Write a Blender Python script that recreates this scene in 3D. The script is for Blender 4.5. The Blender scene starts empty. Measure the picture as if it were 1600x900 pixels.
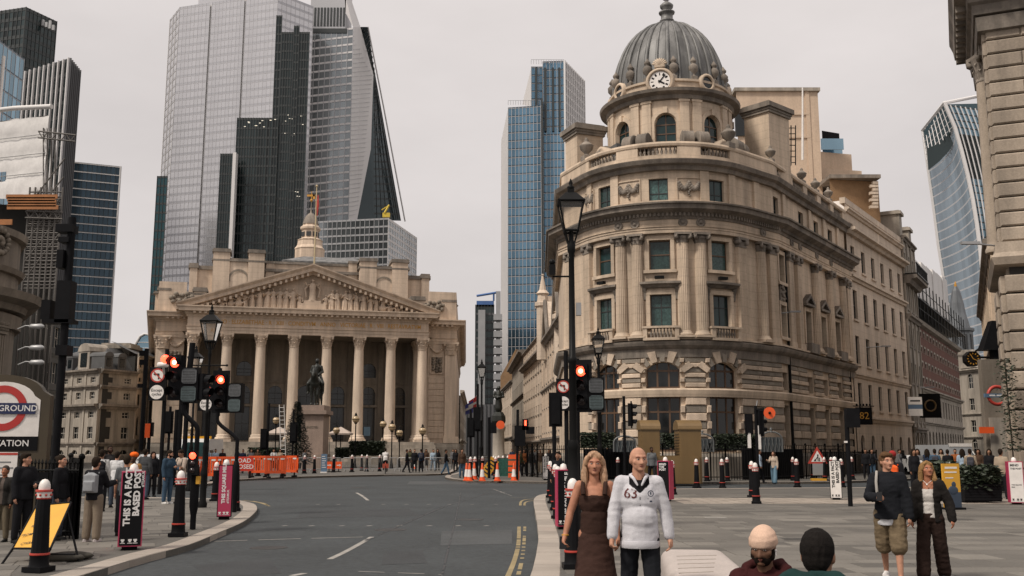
import bpy,bmesh,math,random
from mathutils import Vector,Matrix,noise
random.seed(11)
S=bpy.context.scene
COL=S.collection
R_=math.radians
# ---------------------------------------------------------------- camera
PITCH=math.atan(252/1556); FL=1556.0; EYE=1.75
cam_d=bpy.data.cameras.new('camera'); cam=bpy.data.objects.new('camera',cam_d); COL.objects.link(cam)
cam.location=(0,0,EYE); cam.rotation_euler=(math.pi/2+PITCH,0,0)
cam_d.sensor_width=36; cam_d.lens=36*FL/1600; cam_d.clip_start=0.1; cam_d.clip_end=6000
S.camera=cam
# ---------------------------------------------------------------- sky, sun, exposure (overcast)
SUN_EL,SUN_AZ=R_(52),R_(232)
W=bpy.data.worlds.new('World'); S.world=W; W.use_nodes=True
wn=W.node_tree.nodes; wl=W.node_tree.links; wn.clear()
def wnode(t,**k):
 n=wn.new(t)
 for a,b in k.items():setattr(n,a,b)
 return n
sky=wnode('ShaderNodeTexSky',sky_type='NISHITA',sun_disc=False,sun_elevation=SUN_EL,sun_rotation=SUN_AZ)
tc=wnode('ShaderNodeTexCoord'); sep=wnode('ShaderNodeSeparateXYZ')
wl.new(tc.outputs['Generated'],sep.inputs[0])
grad=wnode('ShaderNodeMapRange'); grad.inputs['From Min'].default_value=0.15; grad.inputs['From Max'].default_value=1.0
grad.interpolation_type='SMOOTHSTEP'; grad.inputs['To Min'].default_value=0.99; grad.inputs['To Max'].default_value=1.45
wl.new(sep.outputs['Z'],grad.inputs['Value'])
nz=wnode('ShaderNodeTexNoise'); nz.inputs['Scale'].default_value=2.2; nz.inputs['Detail'].default_value=5; nz.inputs['Roughness'].default_value=.55
mp=wnode('ShaderNodeMapping'); mp.inputs['Scale'].default_value=(1,1,2.6)
wl.new(tc.outputs['Generated'],mp.inputs[0]); wl.new(mp.outputs[0],nz.inputs['Vector'])
nr=wnode('ShaderNodeMapRange'); nr.inputs['From Min'].default_value=.3; nr.inputs['From Max'].default_value=.7
nr.inputs['To Min'].default_value=.87; nr.inputs['To Max'].default_value=1.05
wl.new(nz.outputs['Fac'],nr.inputs['Value'])
mu=wnode('ShaderNodeMath',operation='MULTIPLY'); wl.new(grad.outputs[0],mu.inputs[0]); wl.new(nr.outputs[0],mu.inputs[1])
cl=wnode('ShaderNodeVectorMath',operation='SCALE'); cl.inputs[0].default_value=(7.5,6.93,6.70); wl.new(mu.outputs[0],cl.inputs['Scale'])
mx=wnode('ShaderNodeMix',data_type='RGBA'); mx.inputs['Factor'].default_value=0.94
wl.new(sky.outputs[0],mx.inputs['A']); wl.new(cl.outputs[0],mx.inputs['B'])
bg=wnode('ShaderNodeBackground'); bg.inputs['Strength'].default_value=0.1
wo=wnode('ShaderNodeOutputWorld'); wl.new(mx.outputs['Result'],bg.inputs['Color']); wl.new(bg.outputs[0],wo.inputs[0])
sun_d=bpy.data.lights.new('sun','SUN'); sun_d.energy=3.1; sun_d.angle=R_(10); sun_d.color=(1.0,.92,.82)
sun=bpy.data.objects.new('sun',sun_d); COL.objects.link(sun)
_dir=Vector((math.sin(SUN_AZ)*math.cos(SUN_EL),math.cos(SUN_AZ)*math.cos(SUN_EL),math.sin(SUN_EL)))
sun.rotation_euler=(-_dir).to_track_quat('-Z','Y').to_euler(); sun.location=(0,0,300)
S.view_settings.view_transform='Standard'; S.view_settings.look='None'; S.view_settings.gamma=1; S.view_settings.exposure=0
S.view_settings.use_curve_mapping=False
S.cycles.max_bounces=6; S.cycles.diffuse_bounces=3; S.cycles.glossy_bounces=3; S.cycles.transmission_bounces=4
S.cycles.transparent_max_bounces=6; S.cycles.use_denoising=True; S.cycles.caustics_reflective=False; S.cycles.caustics_refractive=False
# ---------------------------------------------------------------- surveying: sight lines from the camera
def tanv(py):return math.tan(PITCH+math.atan((450-py)/FL))
def den(py):return math.cos(PITCH)-(450-py)/FL*math.sin(PITCH)
def P(px,py,Y):
 d=den(py)
 return Vector(((px-800)/FL/d*Y,Y,EYE+Y*tanv(py)))
def G(px,py,z=0.0):
 Y=(z-EYE)/tanv(py)
 return P(px,py,Y)
def Zat(py,Y):return EYE+Y*tanv(py)
# ---------------------------------------------------------------- materials
MATS={}
def mat(name,col,rough=.6,metal=0.,var=.18,scale=3.,fine=0.,streak=0.,bump=0.,spec=.5,island=0.,objvar=0.,emit=None,bscale=None,dirt=None,course=0):
 """Principled material with world-space noise: var = slow mottling, streak = vertical rain streaks, island / objvar = tone per piece."""
 m=bpy.data.materials.new(name); m.use_nodes=True
 nt=m.node_tree; N=nt.nodes; L=nt.links
 b=N['Principled BSDF']; b.inputs['Roughness'].default_value=rough; b.inputs['Metallic'].default_value=metal
 b.inputs['Specular IOR Level'].default_value=spec
 geo=N.new('ShaderNodeNewGeometry')
 def noise_(sc,stretch=(1,1,1),det=4,rough_=.55):
  mp=N.new('ShaderNodeMapping'); mp.inputs['Scale'].default_value=[sc*s for s in stretch]
  L.new(geo.outputs['Position'],mp.inputs[0])
  t=N.new('ShaderNodeTexNoise'); t.inputs['Scale'].default_value=1; t.inputs['Detail'].default_value=det; t.inputs['Roughness'].default_value=rough_
  L.new(mp.outputs[0],t.inputs['Vector']); return t.outputs['Fac']
 def rng(o,lo,hi,a=.25,b_=.75):
  r=N.new('ShaderNodeMapRange'); r.inputs['From Min'].default_value=a; r.inputs['From Max'].default_value=b_
  r.inputs['To Min'].default_value=lo; r.inputs['To Max'].default_value=hi; L.new(o,r.inputs['Value']); return r.outputs[0]
 fs=[]
 if var:fs.append(rng(noise_(1/scale),1-var,1+var))
 if fine:fs.append(rng(noise_(9/scale*2.2,det=3),1-fine,1+fine))
 if streak:fs.append(rng(noise_(1.0,(1.6,1.6,.12),5,.6),1-streak,1+streak*.35,.38,.68))
 if island:fs.append(rng(geo.outputs['Random Per Island'],1-island,1+island,0,1))
 if objvar:
  oi=N.new('ShaderNodeObjectInfo'); fs.append(rng(oi.outputs['Random'],1-objvar,1+objvar,0,1))
 if course:
  sp=N.new('ShaderNodeSeparateXYZ'); L.new(geo.outputs['Position'],sp.inputs[0])
  pp=N.new('ShaderNodeMath'); pp.operation='PINGPONG'; pp.inputs[1].default_value=course/2; L.new(sp.outputs['Z'],pp.inputs[0]); fs.append(rng(pp.outputs[0],.85,1.0,0,.045))
 f=None
 for x in fs:
  if f is None:f=x
  else:
   q=N.new('ShaderNodeMath'); q.operation='MULTIPLY'; L.new(f,q.inputs[0]); L.new(x,q.inputs[1]); f=q.outputs[0]
 rgb=N.new('ShaderNodeRGB'); rgb.outputs[0].default_value=(*col,1)
 out=rgb.outputs[0]
 if dirt:
  dm=N.new('ShaderNodeMix'); dm.data_type='RGBA'
  L.new(rng(noise_(.55/scale*2,(1,1,.35),6,.65),0,dirt[1],.45,.72),dm.inputs['Factor'])
  L.new(out,dm.inputs['A']); dm.inputs['B'].default_value=(*dirt[0],1); out=dm.outputs['Result']
 if f is not None:
  v=N.new('ShaderNodeVectorMath'); v.operation='SCALE'; L.new(out,v.inputs[0]); L.new(f,v.inputs['Scale']); out=v.outputs[0]
 L.new(out,b.inputs['Base Color'])
 if bump:
  bp=N.new('ShaderNodeBump'); bp.inputs['Strength'].default_value=bump; bp.inputs['Distance'].default_value=.02
  L.new(noise_(bscale or 14/scale*2,det=5,rough_=.65),bp.inputs['Height']); L.new(bp.outputs[0],b.inputs['Normal'])
 if emit:
  b.inputs['Emission Color'].default_value=(*emit[0],1); b.inputs['Emission Strength'].default_value=emit[1]
 MATS[name]=m; return m
 # ---------------------------------------------------------------- mesh builder
class MB:
 def __init__(s):s.v=[]; s.f=[]; s.m=[]; s.sm=[]
 def add(s,vs,fs,mi=0,smooth=False):
  o=len(s.v); s.v.extend([tuple(v)for v in vs])
  for f in fs:s.f.append(tuple(o+i for i in f)); s.m.append(mi); s.sm.append(smooth)
 def quad(s,a,b,c,d,mi=0):s.add([a,b,c,d],[(0,1,2,3)],mi)
 def box(s,x0,x1,y0,y1,z0,z1,mi=0,M=None):
  vs=[Vector(p)for p in((x0,y0,z0),(x1,y0,z0),(x1,y1,z0),(x0,y1,z0),(x0,y0,z1),(x1,y0,z1),(x1,y1,z1),(x0,y1,z1))]
  if M is not None:vs=[M@p for p in vs]
  s.add(vs,[(0,3,2,1),(4,5,6,7),(0,1,5,4),(1,2,6,5),(2,3,7,6),(3,0,4,7)],mi); return s
 def bbox(s,x0,x1,y0,y1,z0,z1,e,mi=0,M=None):
  """box with a chamfered front (-y) face: a dressed stone"""
  vs=[Vector(p)for p in((x0,y1,z0),(x1,y1,z0),(x1,y1,z1),(x0,y1,z1),(x0,y0+e,z0),(x1,y0+e,z0),(x1,y0+e,z1),(x0,y0+e,z1),(x0+e,y0,z0+e),(x1-e,y0,z0+e),(x1-e,y0,z1-e),(x0+e,y0,z1-e))]
  if M is not None:vs=[M@p for p in vs]
  s.add(vs,[(0,1,5,4),(1,2,6,5),(2,3,7,6),(3,0,4,7),(4,5,9,8),(5,6,10,9),(6,7,11,10),(7,4,8,11),(8,9,10,11)],mi); return s
 def prism(s,poly,z0,z1,mi=0,top=True,bot=True):
  n=len(poly); vs=[(p[0],p[1],z0)for p in poly]+[(p[0],p[1],z1)for p in poly]
  fs=[(i,(i+1)%n,n+(i+1)%n,n+i)for i in range(n)]
  if top:fs.append(tuple(range(n,2*n)))
  if bot:fs.append(tuple(range(n-1,-1,-1)))
  s.add(vs,fs,mi); return s
 def lathe(s,prof,n=12,c=(0,0,0),mi=0,smooth=True,cap=True,fl=0,sq=1.0,M=None):
  """prof = [(r, z)]; fl = flute depth (share of radius) on alternate points"""
  vs=[]; fs=[]
  for r,z in prof:
   for i in range(n):
    a=2*math.pi*(i+.5)/n; rr=r*(1-fl)if(fl and i%2)else r
    p=Vector((c[0]+rr*math.cos(a),c[1]+rr*math.sin(a)*sq,c[2]+z)); vs.append(M@p if M is not None else p)
  for k in range(len(prof)-1):
   for i in range(n):
    j=(i+1)%n; fs.append((k*n+i,k*n+j,(k+1)*n+j,(k+1)*n+i))
  s.add(vs,fs,mi,smooth)
  if cap:
   o=len(prof)-1
   if prof[0][0]>1e-4:s.add(vs[:n],[tuple(range(n-1,-1,-1))],mi)
   if prof[-1][0]>1e-4:s.add(vs[o*n:],[tuple(range(n))],mi)
  return s
 def tube(s,pts,r,n=8,mi=0,smooth=True,cap=True):
  pts=[Vector(p)for p in pts]; rs=r if isinstance(r,(list,tuple))else[r]*len(pts)
  vs=[]; fs=[]; up=None
  for i,p in enumerate(pts):
   t=(pts[min(i+1,len(pts)-1)]-pts[max(i-1,0)]).normalized()
   if up is None:
    up=Vector((0,0,1))if abs(t.z)<.9 else Vector((0,1,0))
   u=t.cross(up); u=u.normalized()if u.length>1e-5 else Vector((1,0,0)); w=u.cross(t).normalized(); up=w
   for k in range(n):
    a=2*math.pi*k/n; vs.append(p+(u*math.cos(a)+w*math.sin(a))*rs[i])
  for i in range(len(pts)-1):
   for k in range(n):
    j=(k+1)%n; fs.append((i*n+k,i*n+j,(i+1)*n+j,(i+1)*n+k))
  s.add(vs,fs,mi,smooth)
  if cap:s.add(vs[:n],[tuple(range(n-1,-1,-1))],mi); s.add(vs[-n:],[tuple(range(n))],mi)
  return s
 def ball(s,c,r,n=10,m=6,mi=0,sc=(1,1,1),M=None):
  prof=[(math.sin(math.pi*i/m),-math.cos(math.pi*i/m))for i in range(m+1)]
  vs=[]
  for rr,z in prof:
   for i in range(n):
    a=2*math.pi*i/n; p=Vector((c[0]+rr*math.cos(a)*r*sc[0],c[1]+rr*math.sin(a)*r*sc[1],c[2]+z*r*sc[2]))
    vs.append(M@p if M is not None else p)
  s.add(vs,[(k*n+i,k*n+(i+1)%n,(k+1)*n+(i+1)%n,(k+1)*n+i)for k in range(m)for i in range(n)],mi,True); return s
 def merge(s,o,M=None,mi=None):
  s.add([M@Vector(v)for v in o.v]if M is not None else o.v,[],0); k=len(s.v)-len(o.v)
  for f,m_,sm in zip(o.f,o.m,o.sm):s.f.append(tuple(k+i for i in f)); s.m.append(m_ if mi is None else mi); s.sm.append(sm)
  return s
 def mesh(s,name,mats,off=None):
  me=bpy.data.meshes.new(name)
  vs=s.v if off is None else[(v[0]-off[0],v[1]-off[1],v[2]-off[2])for v in s.v]
  me.from_pydata(vs,[],s.f)
  for m_ in(mats if isinstance(mats,(list,tuple))else[mats]):me.materials.append(m_)
  me.polygons.foreach_set('material_index',s.m); me.polygons.foreach_set('use_smooth',s.sm); me.update(); return me
 def build(s,name,mats,parent=None,world=False,**k):
  """world=True: the coordinates are world coordinates, the parents are unrotated"""
  off=None
  if world and parent is not None:
   off=Vector((0,0,0)); q=parent
   while q is not None:off+=q.location; q=q.parent
  return link(name,s.mesh(name,mats,off),parent,**k)
def link(name,me,parent=None,loc=(0,0,0),rz=0,rot=None,kind=None,label=None,scale=None):
 o=bpy.data.objects.new(name,me); COL.objects.link(o)
 o.location=loc; o.rotation_euler=rot if rot is not None else(0,0,rz)
 if scale is not None:o.scale=(scale,)*3 if isinstance(scale,(int,float))else scale
 if parent is not None:o.parent=parent
 if kind:o['kind']=kind
 if label:o['label']=label
 return o
def thing(name,label,cat,loc=(0,0,0),rz=0,group=None):
 o=bpy.data.objects.new(name,None); COL.objects.link(o); o.empty_display_size=.3
 o.location=loc; o.rotation_euler=(0,0,rz); o['label']=label; o['category']=cat
 if group:o['group']=group
 return o
def tag(o,label,cat,group=None):
 o['label']=label; o['category']=cat
 if group:o['group']=group
 return o
def copy_tree(o,parent=None,loc=None,rz=None,label=None):
 c=o.copy(); COL.objects.link(c)
 if parent is not None:c.parent=parent
 if loc is not None:c.location=loc
 if rz is not None:c.rotation_euler=(0,0,rz)
 if label:c['label']=label
 for ch in list(o.children):copy_tree(ch,c)
 return c
 # ---------------------------------------------------------------- lettering (built-in font, as meshes)
TMP=bpy.data.scenes.new('workbench')
def baked(ob):
 TMP.collection.objects.link(ob); vl=TMP.view_layers[0]; vl.update(); me=bpy.data.meshes.new_from_object(ob.evaluated_get(vl.depsgraph)); bpy.data.objects.remove(ob); return me
_TXT={}
def text_mesh(body,size,mat_,bold=0.,depth=.002,align='CENTER',spacing=1.0,sx=1.0):
 key=(body,size,mat_.name,bold,depth,align,spacing,sx)
 if key in _TXT:return _TXT[key]
 cu=bpy.data.curves.new('lettering','FONT'); cu.body=body; cu.size=size; cu.align_x=align; cu.align_y='CENTER'
 cu.extrude=depth; cu.offset=bold*size; cu.space_character=spacing; cu.resolution_u=2; cu.space_line=.95
 ob=bpy.data.objects.new('lettering',cu); me=baked(ob); bpy.data.curves.remove(cu)
 for v in me.vertices:v.co.x*=sx
 me.materials.clear(); me.materials.append(mat_); _TXT[key]=me; return me
FRONT=(math.pi/2,0,0)
# ---------------------------------------------------------------- facades that follow a plan line
class Path:
 """segments ('L', x0,y0,x1,y1) or ('A', cx,cy,R,phi0,phi1); outward is right of travel; s runs along the plan from s0"""
 def __init__(s,segs,s0=0.):
  s.g=[]; k=s0
  for g in segs:
   ln=math.hypot(g[3]-g[1],g[4]-g[2])if g[0]=='L' else g[3]*(g[5]-g[4])
   s.g.append((k,k+ln,g)); k+=ln
  s.s0=s0; s.s1=k
 def seg(s,t):
  for g in s.g:
   if t<=g[1]+1e-6:return g
  return s.g[-1]
 def frame(s,t,side=0):
  a,b,g=s.seg(t+side*1e-4)
  if g[0]=='L':
   ln=b-a; dx,dy=(g[3]-g[1])/ln,(g[4]-g[2])/ln
   return g[1]+dx*(t-a),g[2]+dy*(t-a),dx,dy
  ph=g[4]+(t-a)/g[3]
  return g[1]+g[3]*math.sin(ph),g[2]-g[3]*math.cos(ph),math.cos(ph),math.sin(ph)
 def at(s,t,d=0.,side=0):
  x,y,dx,dy=s.frame(t,side); return x+dy*d,y-dx*d
 def ang(s,t):
  _,_,dx,dy=s.frame(t); return math.atan2(dy,dx)
 def stations(s,a,b,step=.35):
  out=[a]
  for k0,k1,g in s.g:
   if g[0]=='A' and k1>a and k0<b:
    lo,hi=max(a,k0),min(b,k1); n=max(1,int(math.ceil((hi-lo)/step)))
    out+=[lo+(hi-lo)*i/n for i in range(n+1)]
   for e in(k0,k1):
    if a<e<b:out.append(e)
  out.append(b); out=sorted(out); res=[]
  for x in out:
   if not res or x-res[-1]>1e-4:res.append(x)
  return res
 def pt(s,t,d,a,b):
  """offset point with a mitre at plan corners"""
  for k0,k1,g in s.g[:-1]:
   if abs(t-k1)<1e-4 and a+1e-4<t<b-1e-4:
    x,y,dx,dy=s.frame(t,-1); _,_,ex,ey=s.frame(t,1)
    n1=Vector((dy,-dx)); n2=Vector((ey,-ex)); m=n1+n2; k=d/max(.2,1+n1.dot(n2))
    return x+m.x*k,y+m.y*k
  return s.at(t,d,1 if abs(t-a)<1e-4 else(-1 if abs(t-b)<1e-4 else 0))
 def sweep(s,mb,a,b,prof,mi=0,closed=True,step=.35,caps=True):
  """prof = [(d, z)] swept along the plan"""
  st=s.stations(a,b,step); n=len(prof); vs=[]
  for t in st:
   for d,z in prof:
    x,y=s.pt(t,d,a,b); vs.append((x,y,z))
  fs=[]; lim=n if closed else n-1
  for i in range(len(st)-1):
   for k in range(lim):
    j=(k+1)%n; fs.append((i*n+k,(i+1)*n+k,(i+1)*n+j,i*n+j))
  mb.add(vs,fs,mi)
  if caps and closed:
   mb.add(vs[:n],[tuple(range(n))],mi); mb.add(vs[-n:],[tuple(range(n-1,-1,-1))],mi)
  return mb
 def block(s,mb,a,b,d0,d1,z0,z1,mi=0):return s.sweep(mb,a,b,[(d0,z0),(d1,z0),(d1,z1),(d0,z1)],mi)
 def wall(s,mb,a,b,z0,z1,holes=(),d=0.,rd=.35,mi=0,mr=None,step=.5):
  """wall sheet with openings (sa, sb, za, zb, rise) and their reveals"""
  mr=mi if mr is None else mr
  hs=[(h[0],h[1],h[2],h[3],(h[4]if len(h)>4 else 0))for h in holes]
  ss=set([a,b]); zs=set([z0,z1])
  for h in hs:ss|={h[0],h[1]}; zs|={h[2],h[3]+h[4]}
  ss|={t for t in s.stations(a,b,step)}
  ss=sorted(ss); zs=sorted(zs)
  ss=[x for i,x in enumerate(ss)if i==0 or x-ss[i-1]>1e-4]; zs=[x for i,x in enumerate(zs)if i==0 or x-zs[i-1]>1e-4]
  pv=[s.pt(t,d,a,b)for t in ss]
  for i in range(len(ss)-1):
   m_=(ss[i]+ss[i+1])/2; runs=[]
   for k in range(len(zs)-1):
    zm=(zs[k]+zs[k+1])/2
    if any(h[0]<m_<h[1]and h[2]<zm<h[3]+h[4]for h in hs):continue
    if runs and abs(runs[-1][1]-zs[k])<1e-5:runs[-1][1]=zs[k+1]
    else:runs.append([zs[k],zs[k+1]])
   for q0,q1 in runs:
    mb.quad((*pv[i],q0),(*pv[i+1],q0),(*pv[i+1],q1),(*pv[i],q1),mi)
  for sa,sb,za,zb,ri in hs:
   A,B=s.at(sa,d),s.at(sb,d); A2,B2=s.at(sa,d-rd),s.at(sb,d-rd)
   mb.quad((*A,za),(*A2,za),(*A2,zb),(*A,zb),mr); mb.quad((*B2,za),(*B,za),(*B,zb),(*B2,zb),mr)
   mb.quad((*A,za),(*B,za),(*B2,za),(*A2,za),mr)
   if ri<=0:mb.quad((*A2,zb),(*B2,zb),(*B,zb),(*A,zb),mr)
   else:
    n=10; cs=[]
    for k in range(n+1):
     f=-1+2*k/n
     if ri<(sb-sa)/2-1e-3:
      w=(sb-sa)/2; rr=(w*w+ri*ri)/(2*ri); z=zb+math.sqrt(max(0,rr*rr-(f*w)**2))-(rr-ri)
     else:z=zb+ri*math.sqrt(max(0,1-f*f))
     t=(sa+sb)/2+f*(sb-sa)/2; cs.append((s.at(t,d),s.at(t,d-rd),z))
    for k in range(n):
     p,p2,z=cs[k]; q,q2,w=cs[k+1]
     mb.quad((*p,z),(*q,w),(*q,zb+ri),(*p,zb+ri),mi); mb.quad((*p2,z),(*q2,w),(*q,w),(*p,z),mr)
  return mb
 def hit(s,px,py,d=0.,seg=None):
  """where a sight line meets the plane of a straight segment: (s, z)"""
  for k0,k1,g in([s.g[seg]]if seg is not None else s.g):
   if g[0]!='L':continue
   ln=k1-k0; dx,dy=(g[3]-g[1])/ln,(g[4]-g[2])/ln
   nx,ny=dy,-dx; ox,oy=g[1]+nx*d,g[2]+ny*d
   rx=(px-800)/FL/den(py); q=rx*nx+ny; Y=(ox*nx+oy*ny)/q; X=rx*Y
   return k0+(X-ox)*dx+(Y-oy)*dy,EYE+Y*tanv(py)
_WIN={}
def window(root,path,t,w,z0,z1,d=-.3,rise=0.,cols=2,rows=(.5,),bar=.05,fr=.07,fm=None,gm=None,name='window',gname='pane',split=True):
 """a framed window set in a wall opening: frame mesh with one glass pane as its child; meshes are shared between alike windows"""
 fm=fm or MATS['window_frame']; gm=gm or MATS['window_glass']; h=z1-z0
 key=(round(w,2),round(h,2),round(rise,2),cols,rows,bar,fr,fm.name,gm.name)
 if key not in _WIN:
  f=MB(); b=.035
  f.box(-w/2,-w/2+fr,-b,b,0,h); f.box(w/2-fr,w/2,-b,b,0,h); f.box(-w/2+fr,w/2-fr,-b,b,0,fr)
  if rise<=0:f.box(-w/2+fr,w/2-fr,-b,b,h-fr,h)
  else:
   f.box(-w/2+fr,w/2-fr,-b*.8,b*.8,h-fr,h)
  for k in range(1,cols):x=-w/2+w*k/cols; f.box(x-bar/2,x+bar/2,-b*.6,b*.6,fr,h+(rise*(.97-.55*abs(2*k/cols-1)**2)if rise else-fr))
  for r in rows:f.box(-w/2+fr,w/2-fr,-b*.9,b*.9,h*r-bar/2,h*r+bar/2)
  pts=[(-w/2,.01,0),(w/2,.01,0),(w/2,.01,h)]
  if rise>0:
   for k in range(11):
    q=1-2*k/10; wd=w/2
    if rise<wd-1e-3:rr=(wd*wd+rise*rise)/(2*rise); zz=math.sqrt(max(0,rr*rr-(q*wd)**2))-(rr-rise)
    else:zz=rise*math.sqrt(max(0,1-q*q))
    pts.append((q*wd,.01,h+zz))
  pts.append((-w/2,.01,h)); g=MB(); g.add(pts,[tuple(range(len(pts)))])
  _WIN[key]=(f.mesh(name,fm),g.mesh(gname,gm))
 x,y=path.at(t,d); off=root.location
 o=link(name,_WIN[key][0],root,(x-off.x,y-off.y,z0-off.z),path.ang(t))
 link(gname,_WIN[key][1],o)
 return o
 # ---------------------------------------------------------------- material library (real-world base colours)
GRIME=(.055,.05,.045)
M_stone=mat('portland_stone',(.60,.475,.355),.85,var=.13,scale=2.5,fine=.08,streak=.22,bump=.25,dirt=(GRIME,.38),course=.56)
M_block=mat('rusticated_stone',(.58,.46,.35),.88,var=.12,scale=1.5,fine=.14,streak=.18,bump=.5,objvar=.2,dirt=(GRIME,.34))
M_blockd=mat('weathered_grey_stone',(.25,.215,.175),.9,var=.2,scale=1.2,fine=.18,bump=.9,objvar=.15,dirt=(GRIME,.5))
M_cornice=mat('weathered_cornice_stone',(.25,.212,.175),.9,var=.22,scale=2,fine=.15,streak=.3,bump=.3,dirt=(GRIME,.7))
M_restone=mat('warm_portland_stone',(.62,.49,.375),.85,var=.10,scale=4,fine=.07,streak=.22,bump=.2,dirt=(GRIME,.35),course=.62)
M_recol=mat('column_stone',(.67,.54,.42),.85,var=.10,scale=3,fine=.06,streak=.22,bump=.15,dirt=(GRIME,.25))
M_redark=mat('dark_stone',(.225,.188,.148),.9,var=.2,scale=3,fine=.1,streak=.3,bump=.2)  # darker stone tone; on the left corner building it carries the shade
M_pale=mat('pale_ashlar',(.60,.49,.385),.85,var=.08,scale=3,fine=.06,streak=.18,bump=.15,dirt=(GRIME,.22),course=.6)
M_beige=mat('beige_brick',(.55,.42,.31),.85,var=.08,scale=3,fine=.1,streak=.1,bump=.2)
M_brick=mat('brown_stock_brick',(.24,.145,.075),.9,var=.15,scale=.9,fine=.3,bump=.4)
M_redbrick=mat('red_brick',(.13,.052,.036),.9,var=.15,scale=1.5,fine=.15,streak=.1,bump=.3)
M_greystone=mat('grey_stone',(.37,.325,.27),.88,var=.14,scale=3,fine=.08,streak=.3,bump=.2,dirt=(GRIME,.4))
M_slate=mat('grey_slate',(.085,.085,.085),.6,var=.2,scale=1.5,fine=.2,streak=.1,bump=.3)
M_lead=mat('dome_lead',(.165,.162,.155),.5,var=.22,scale=1.2,fine=.12,streak=.55,bump=.12)
M_frame=mat('window_frame',(.10,.055,.03),.5,var=.1)
M_framew=mat('white_window_frame',(.5,.46,.4),.5,var=.05)
M_framed=mat('dark_window_frame',(.03,.03,.03),.5,var=.05)
M_glass=mat('window_glass',(.010,.026,.027),.06,var=.5,scale=1.2,spec=.42,objvar=.5)
M_curtain=mat('curtained_glass',(.05,.095,.09),.1,var=.6,scale=.12,spec=.4,objvar=.6)
M_glassd=mat('dark_window_glass',(.009,.011,.012),.09,var=.3,scale=2,spec=.5,objvar=.5)
M_iron=mat('black_iron',(.010,.010,.010),.42,var=.15,scale=.3,bump=.1,spec=.08)
M_blackp=mat('black_paint',(.009,.009,.010),.5,var=.2,scale=.25,spec=.06)
M_white=mat('white_paint',(.72,.68,.64),.45,var=.1,scale=.2,fine=.08)
M_red=mat('red_paint',(.42,.045,.03),.45,var=.15,scale=.2)
M_gold=mat('gilding',(.50,.25,.035),.45,metal=.1,var=.1)
M_bronze=mat('dark_bronze',(.022,.024,.02),.45,metal=.35,var=.3,scale=.6,streak=.2)
M_pink=mat('pink_board',(.42,.035,.09),.5,var=.06)
M_black=mat('black_print',(.010,.010,.011),.5,var=.1,spec=.06)
M_letter=mat('white_lettering',(.72,.7,.68),.6,var=.04)
M_letterk=mat('black_lettering',(.014,.014,.014),.6,var=.04)
M_orange=mat('orange_plastic',(.75,.10,.02),.45,var=.08,scale=.5)
M_yellow=mat('yellow_board',(.62,.32,.03),.55,var=.1,scale=.4)
M_grass_steel=mat('galvanised_steel',(.33,.33,.33),.45,metal=.5,var=.1)
M_asphalt=mat('asphalt',(.040,.045,.047),.82,var=.22,scale=2.6,fine=.28,bump=.5,bscale=55,spec=.35)
M_road_paint=mat('worn_white_road_paint',(.27,.255,.23),.8,var=.25,scale=.25,fine=.2)
M_yel_paint=mat('worn_yellow_road_paint',(.25,.195,.10),.8,var=.25,scale=.3,fine=.2)
M_kerb=mat('granite_kerb',(.30,.26,.22),.8,var=.1,scale=.5,fine=.1,objvar=.14,bump=.3)
M_pave=mat('york_paving',(.115,.105,.09),.75,var=.18,scale=1.4,fine=.12,objvar=.34,island=.30,bump=.3)
M_pavel=mat('pale_tactile_paving',(.27,.23,.19),.8,var=.15,scale=.8,island=.2)
M_setts=mat('pavement_bed',(.09,.083,.072),.8,var=.2,scale=1.2,fine=.15,bump=.4)
M_soil=mat('ground_beyond',(.10,.095,.085),.9,var=.1,scale=20)
M_leaf=mat('hedge_leaf',(.022,.032,.015),.6,var=.3,scale=.4,island=.45)
M_fir=mat('fir_needle',(.014,.024,.018),.6,var=.3,scale=.5,island=.4)
M_bark=mat('bark',(.06,.045,.03),.9,var=.2)
# ================================================================ THE GROUND
ROADZ=-0.12
def inside(p,poly):
 c=False; n=len(poly)
 for i in range(n):
  a,b=poly[i],poly[(i+1)%n]
  if(a[1]>p[1])!=(b[1]>p[1])and p[0]<(b[0]-a[0])*(p[1]-a[1])/(b[1]-a[1])+a[0]:c=not c
 return c
def smooth_line(pts,n=5):
 """Catmull-Rom through plan points"""
 out=[]
 for i in range(len(pts)-1):
  p0,p1,p2,p3=pts[max(i-1,0)],pts[i],pts[i+1],pts[min(i+2,len(pts)-1)]
  for k in range(n):
   t=k/n
   out.append(tuple(.5*(2*p1[j]+(p2[j]-p0[j])*t+(2*p0[j]-5*p1[j]+4*p2[j]-p3[j])*t*t+(3*p1[j]-p0[j]-3*p2[j]+p3[j])*t**3)for j in(0,1)))
 out.append(tuple(pts[-1][:2])); return out
def resample(line,step):
 out=[line[0]]; acc=0
 for a,b in zip(line,line[1:]):
  ln=math.hypot(b[0]-a[0],b[1]-a[1]); pos=step-acc
  while pos<=ln:
   f=pos/ln; out.append((a[0]+(b[0]-a[0])*f,a[1]+(b[1]-a[1])*f)); pos+=step
  acc=(acc+ln)%step
 return out
def offset_line(line,d):
 out=[]
 for i,p in enumerate(line):
  a,b=line[max(i-1,0)],line[min(i+1,len(line)-1)]; dx,dy=b[0]-a[0],b[1]-a[1]; l=math.hypot(dx,dy)or 1
  out.append((p[0]-dy/l*d,p[1]+dx/l*d))
 return out
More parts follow.
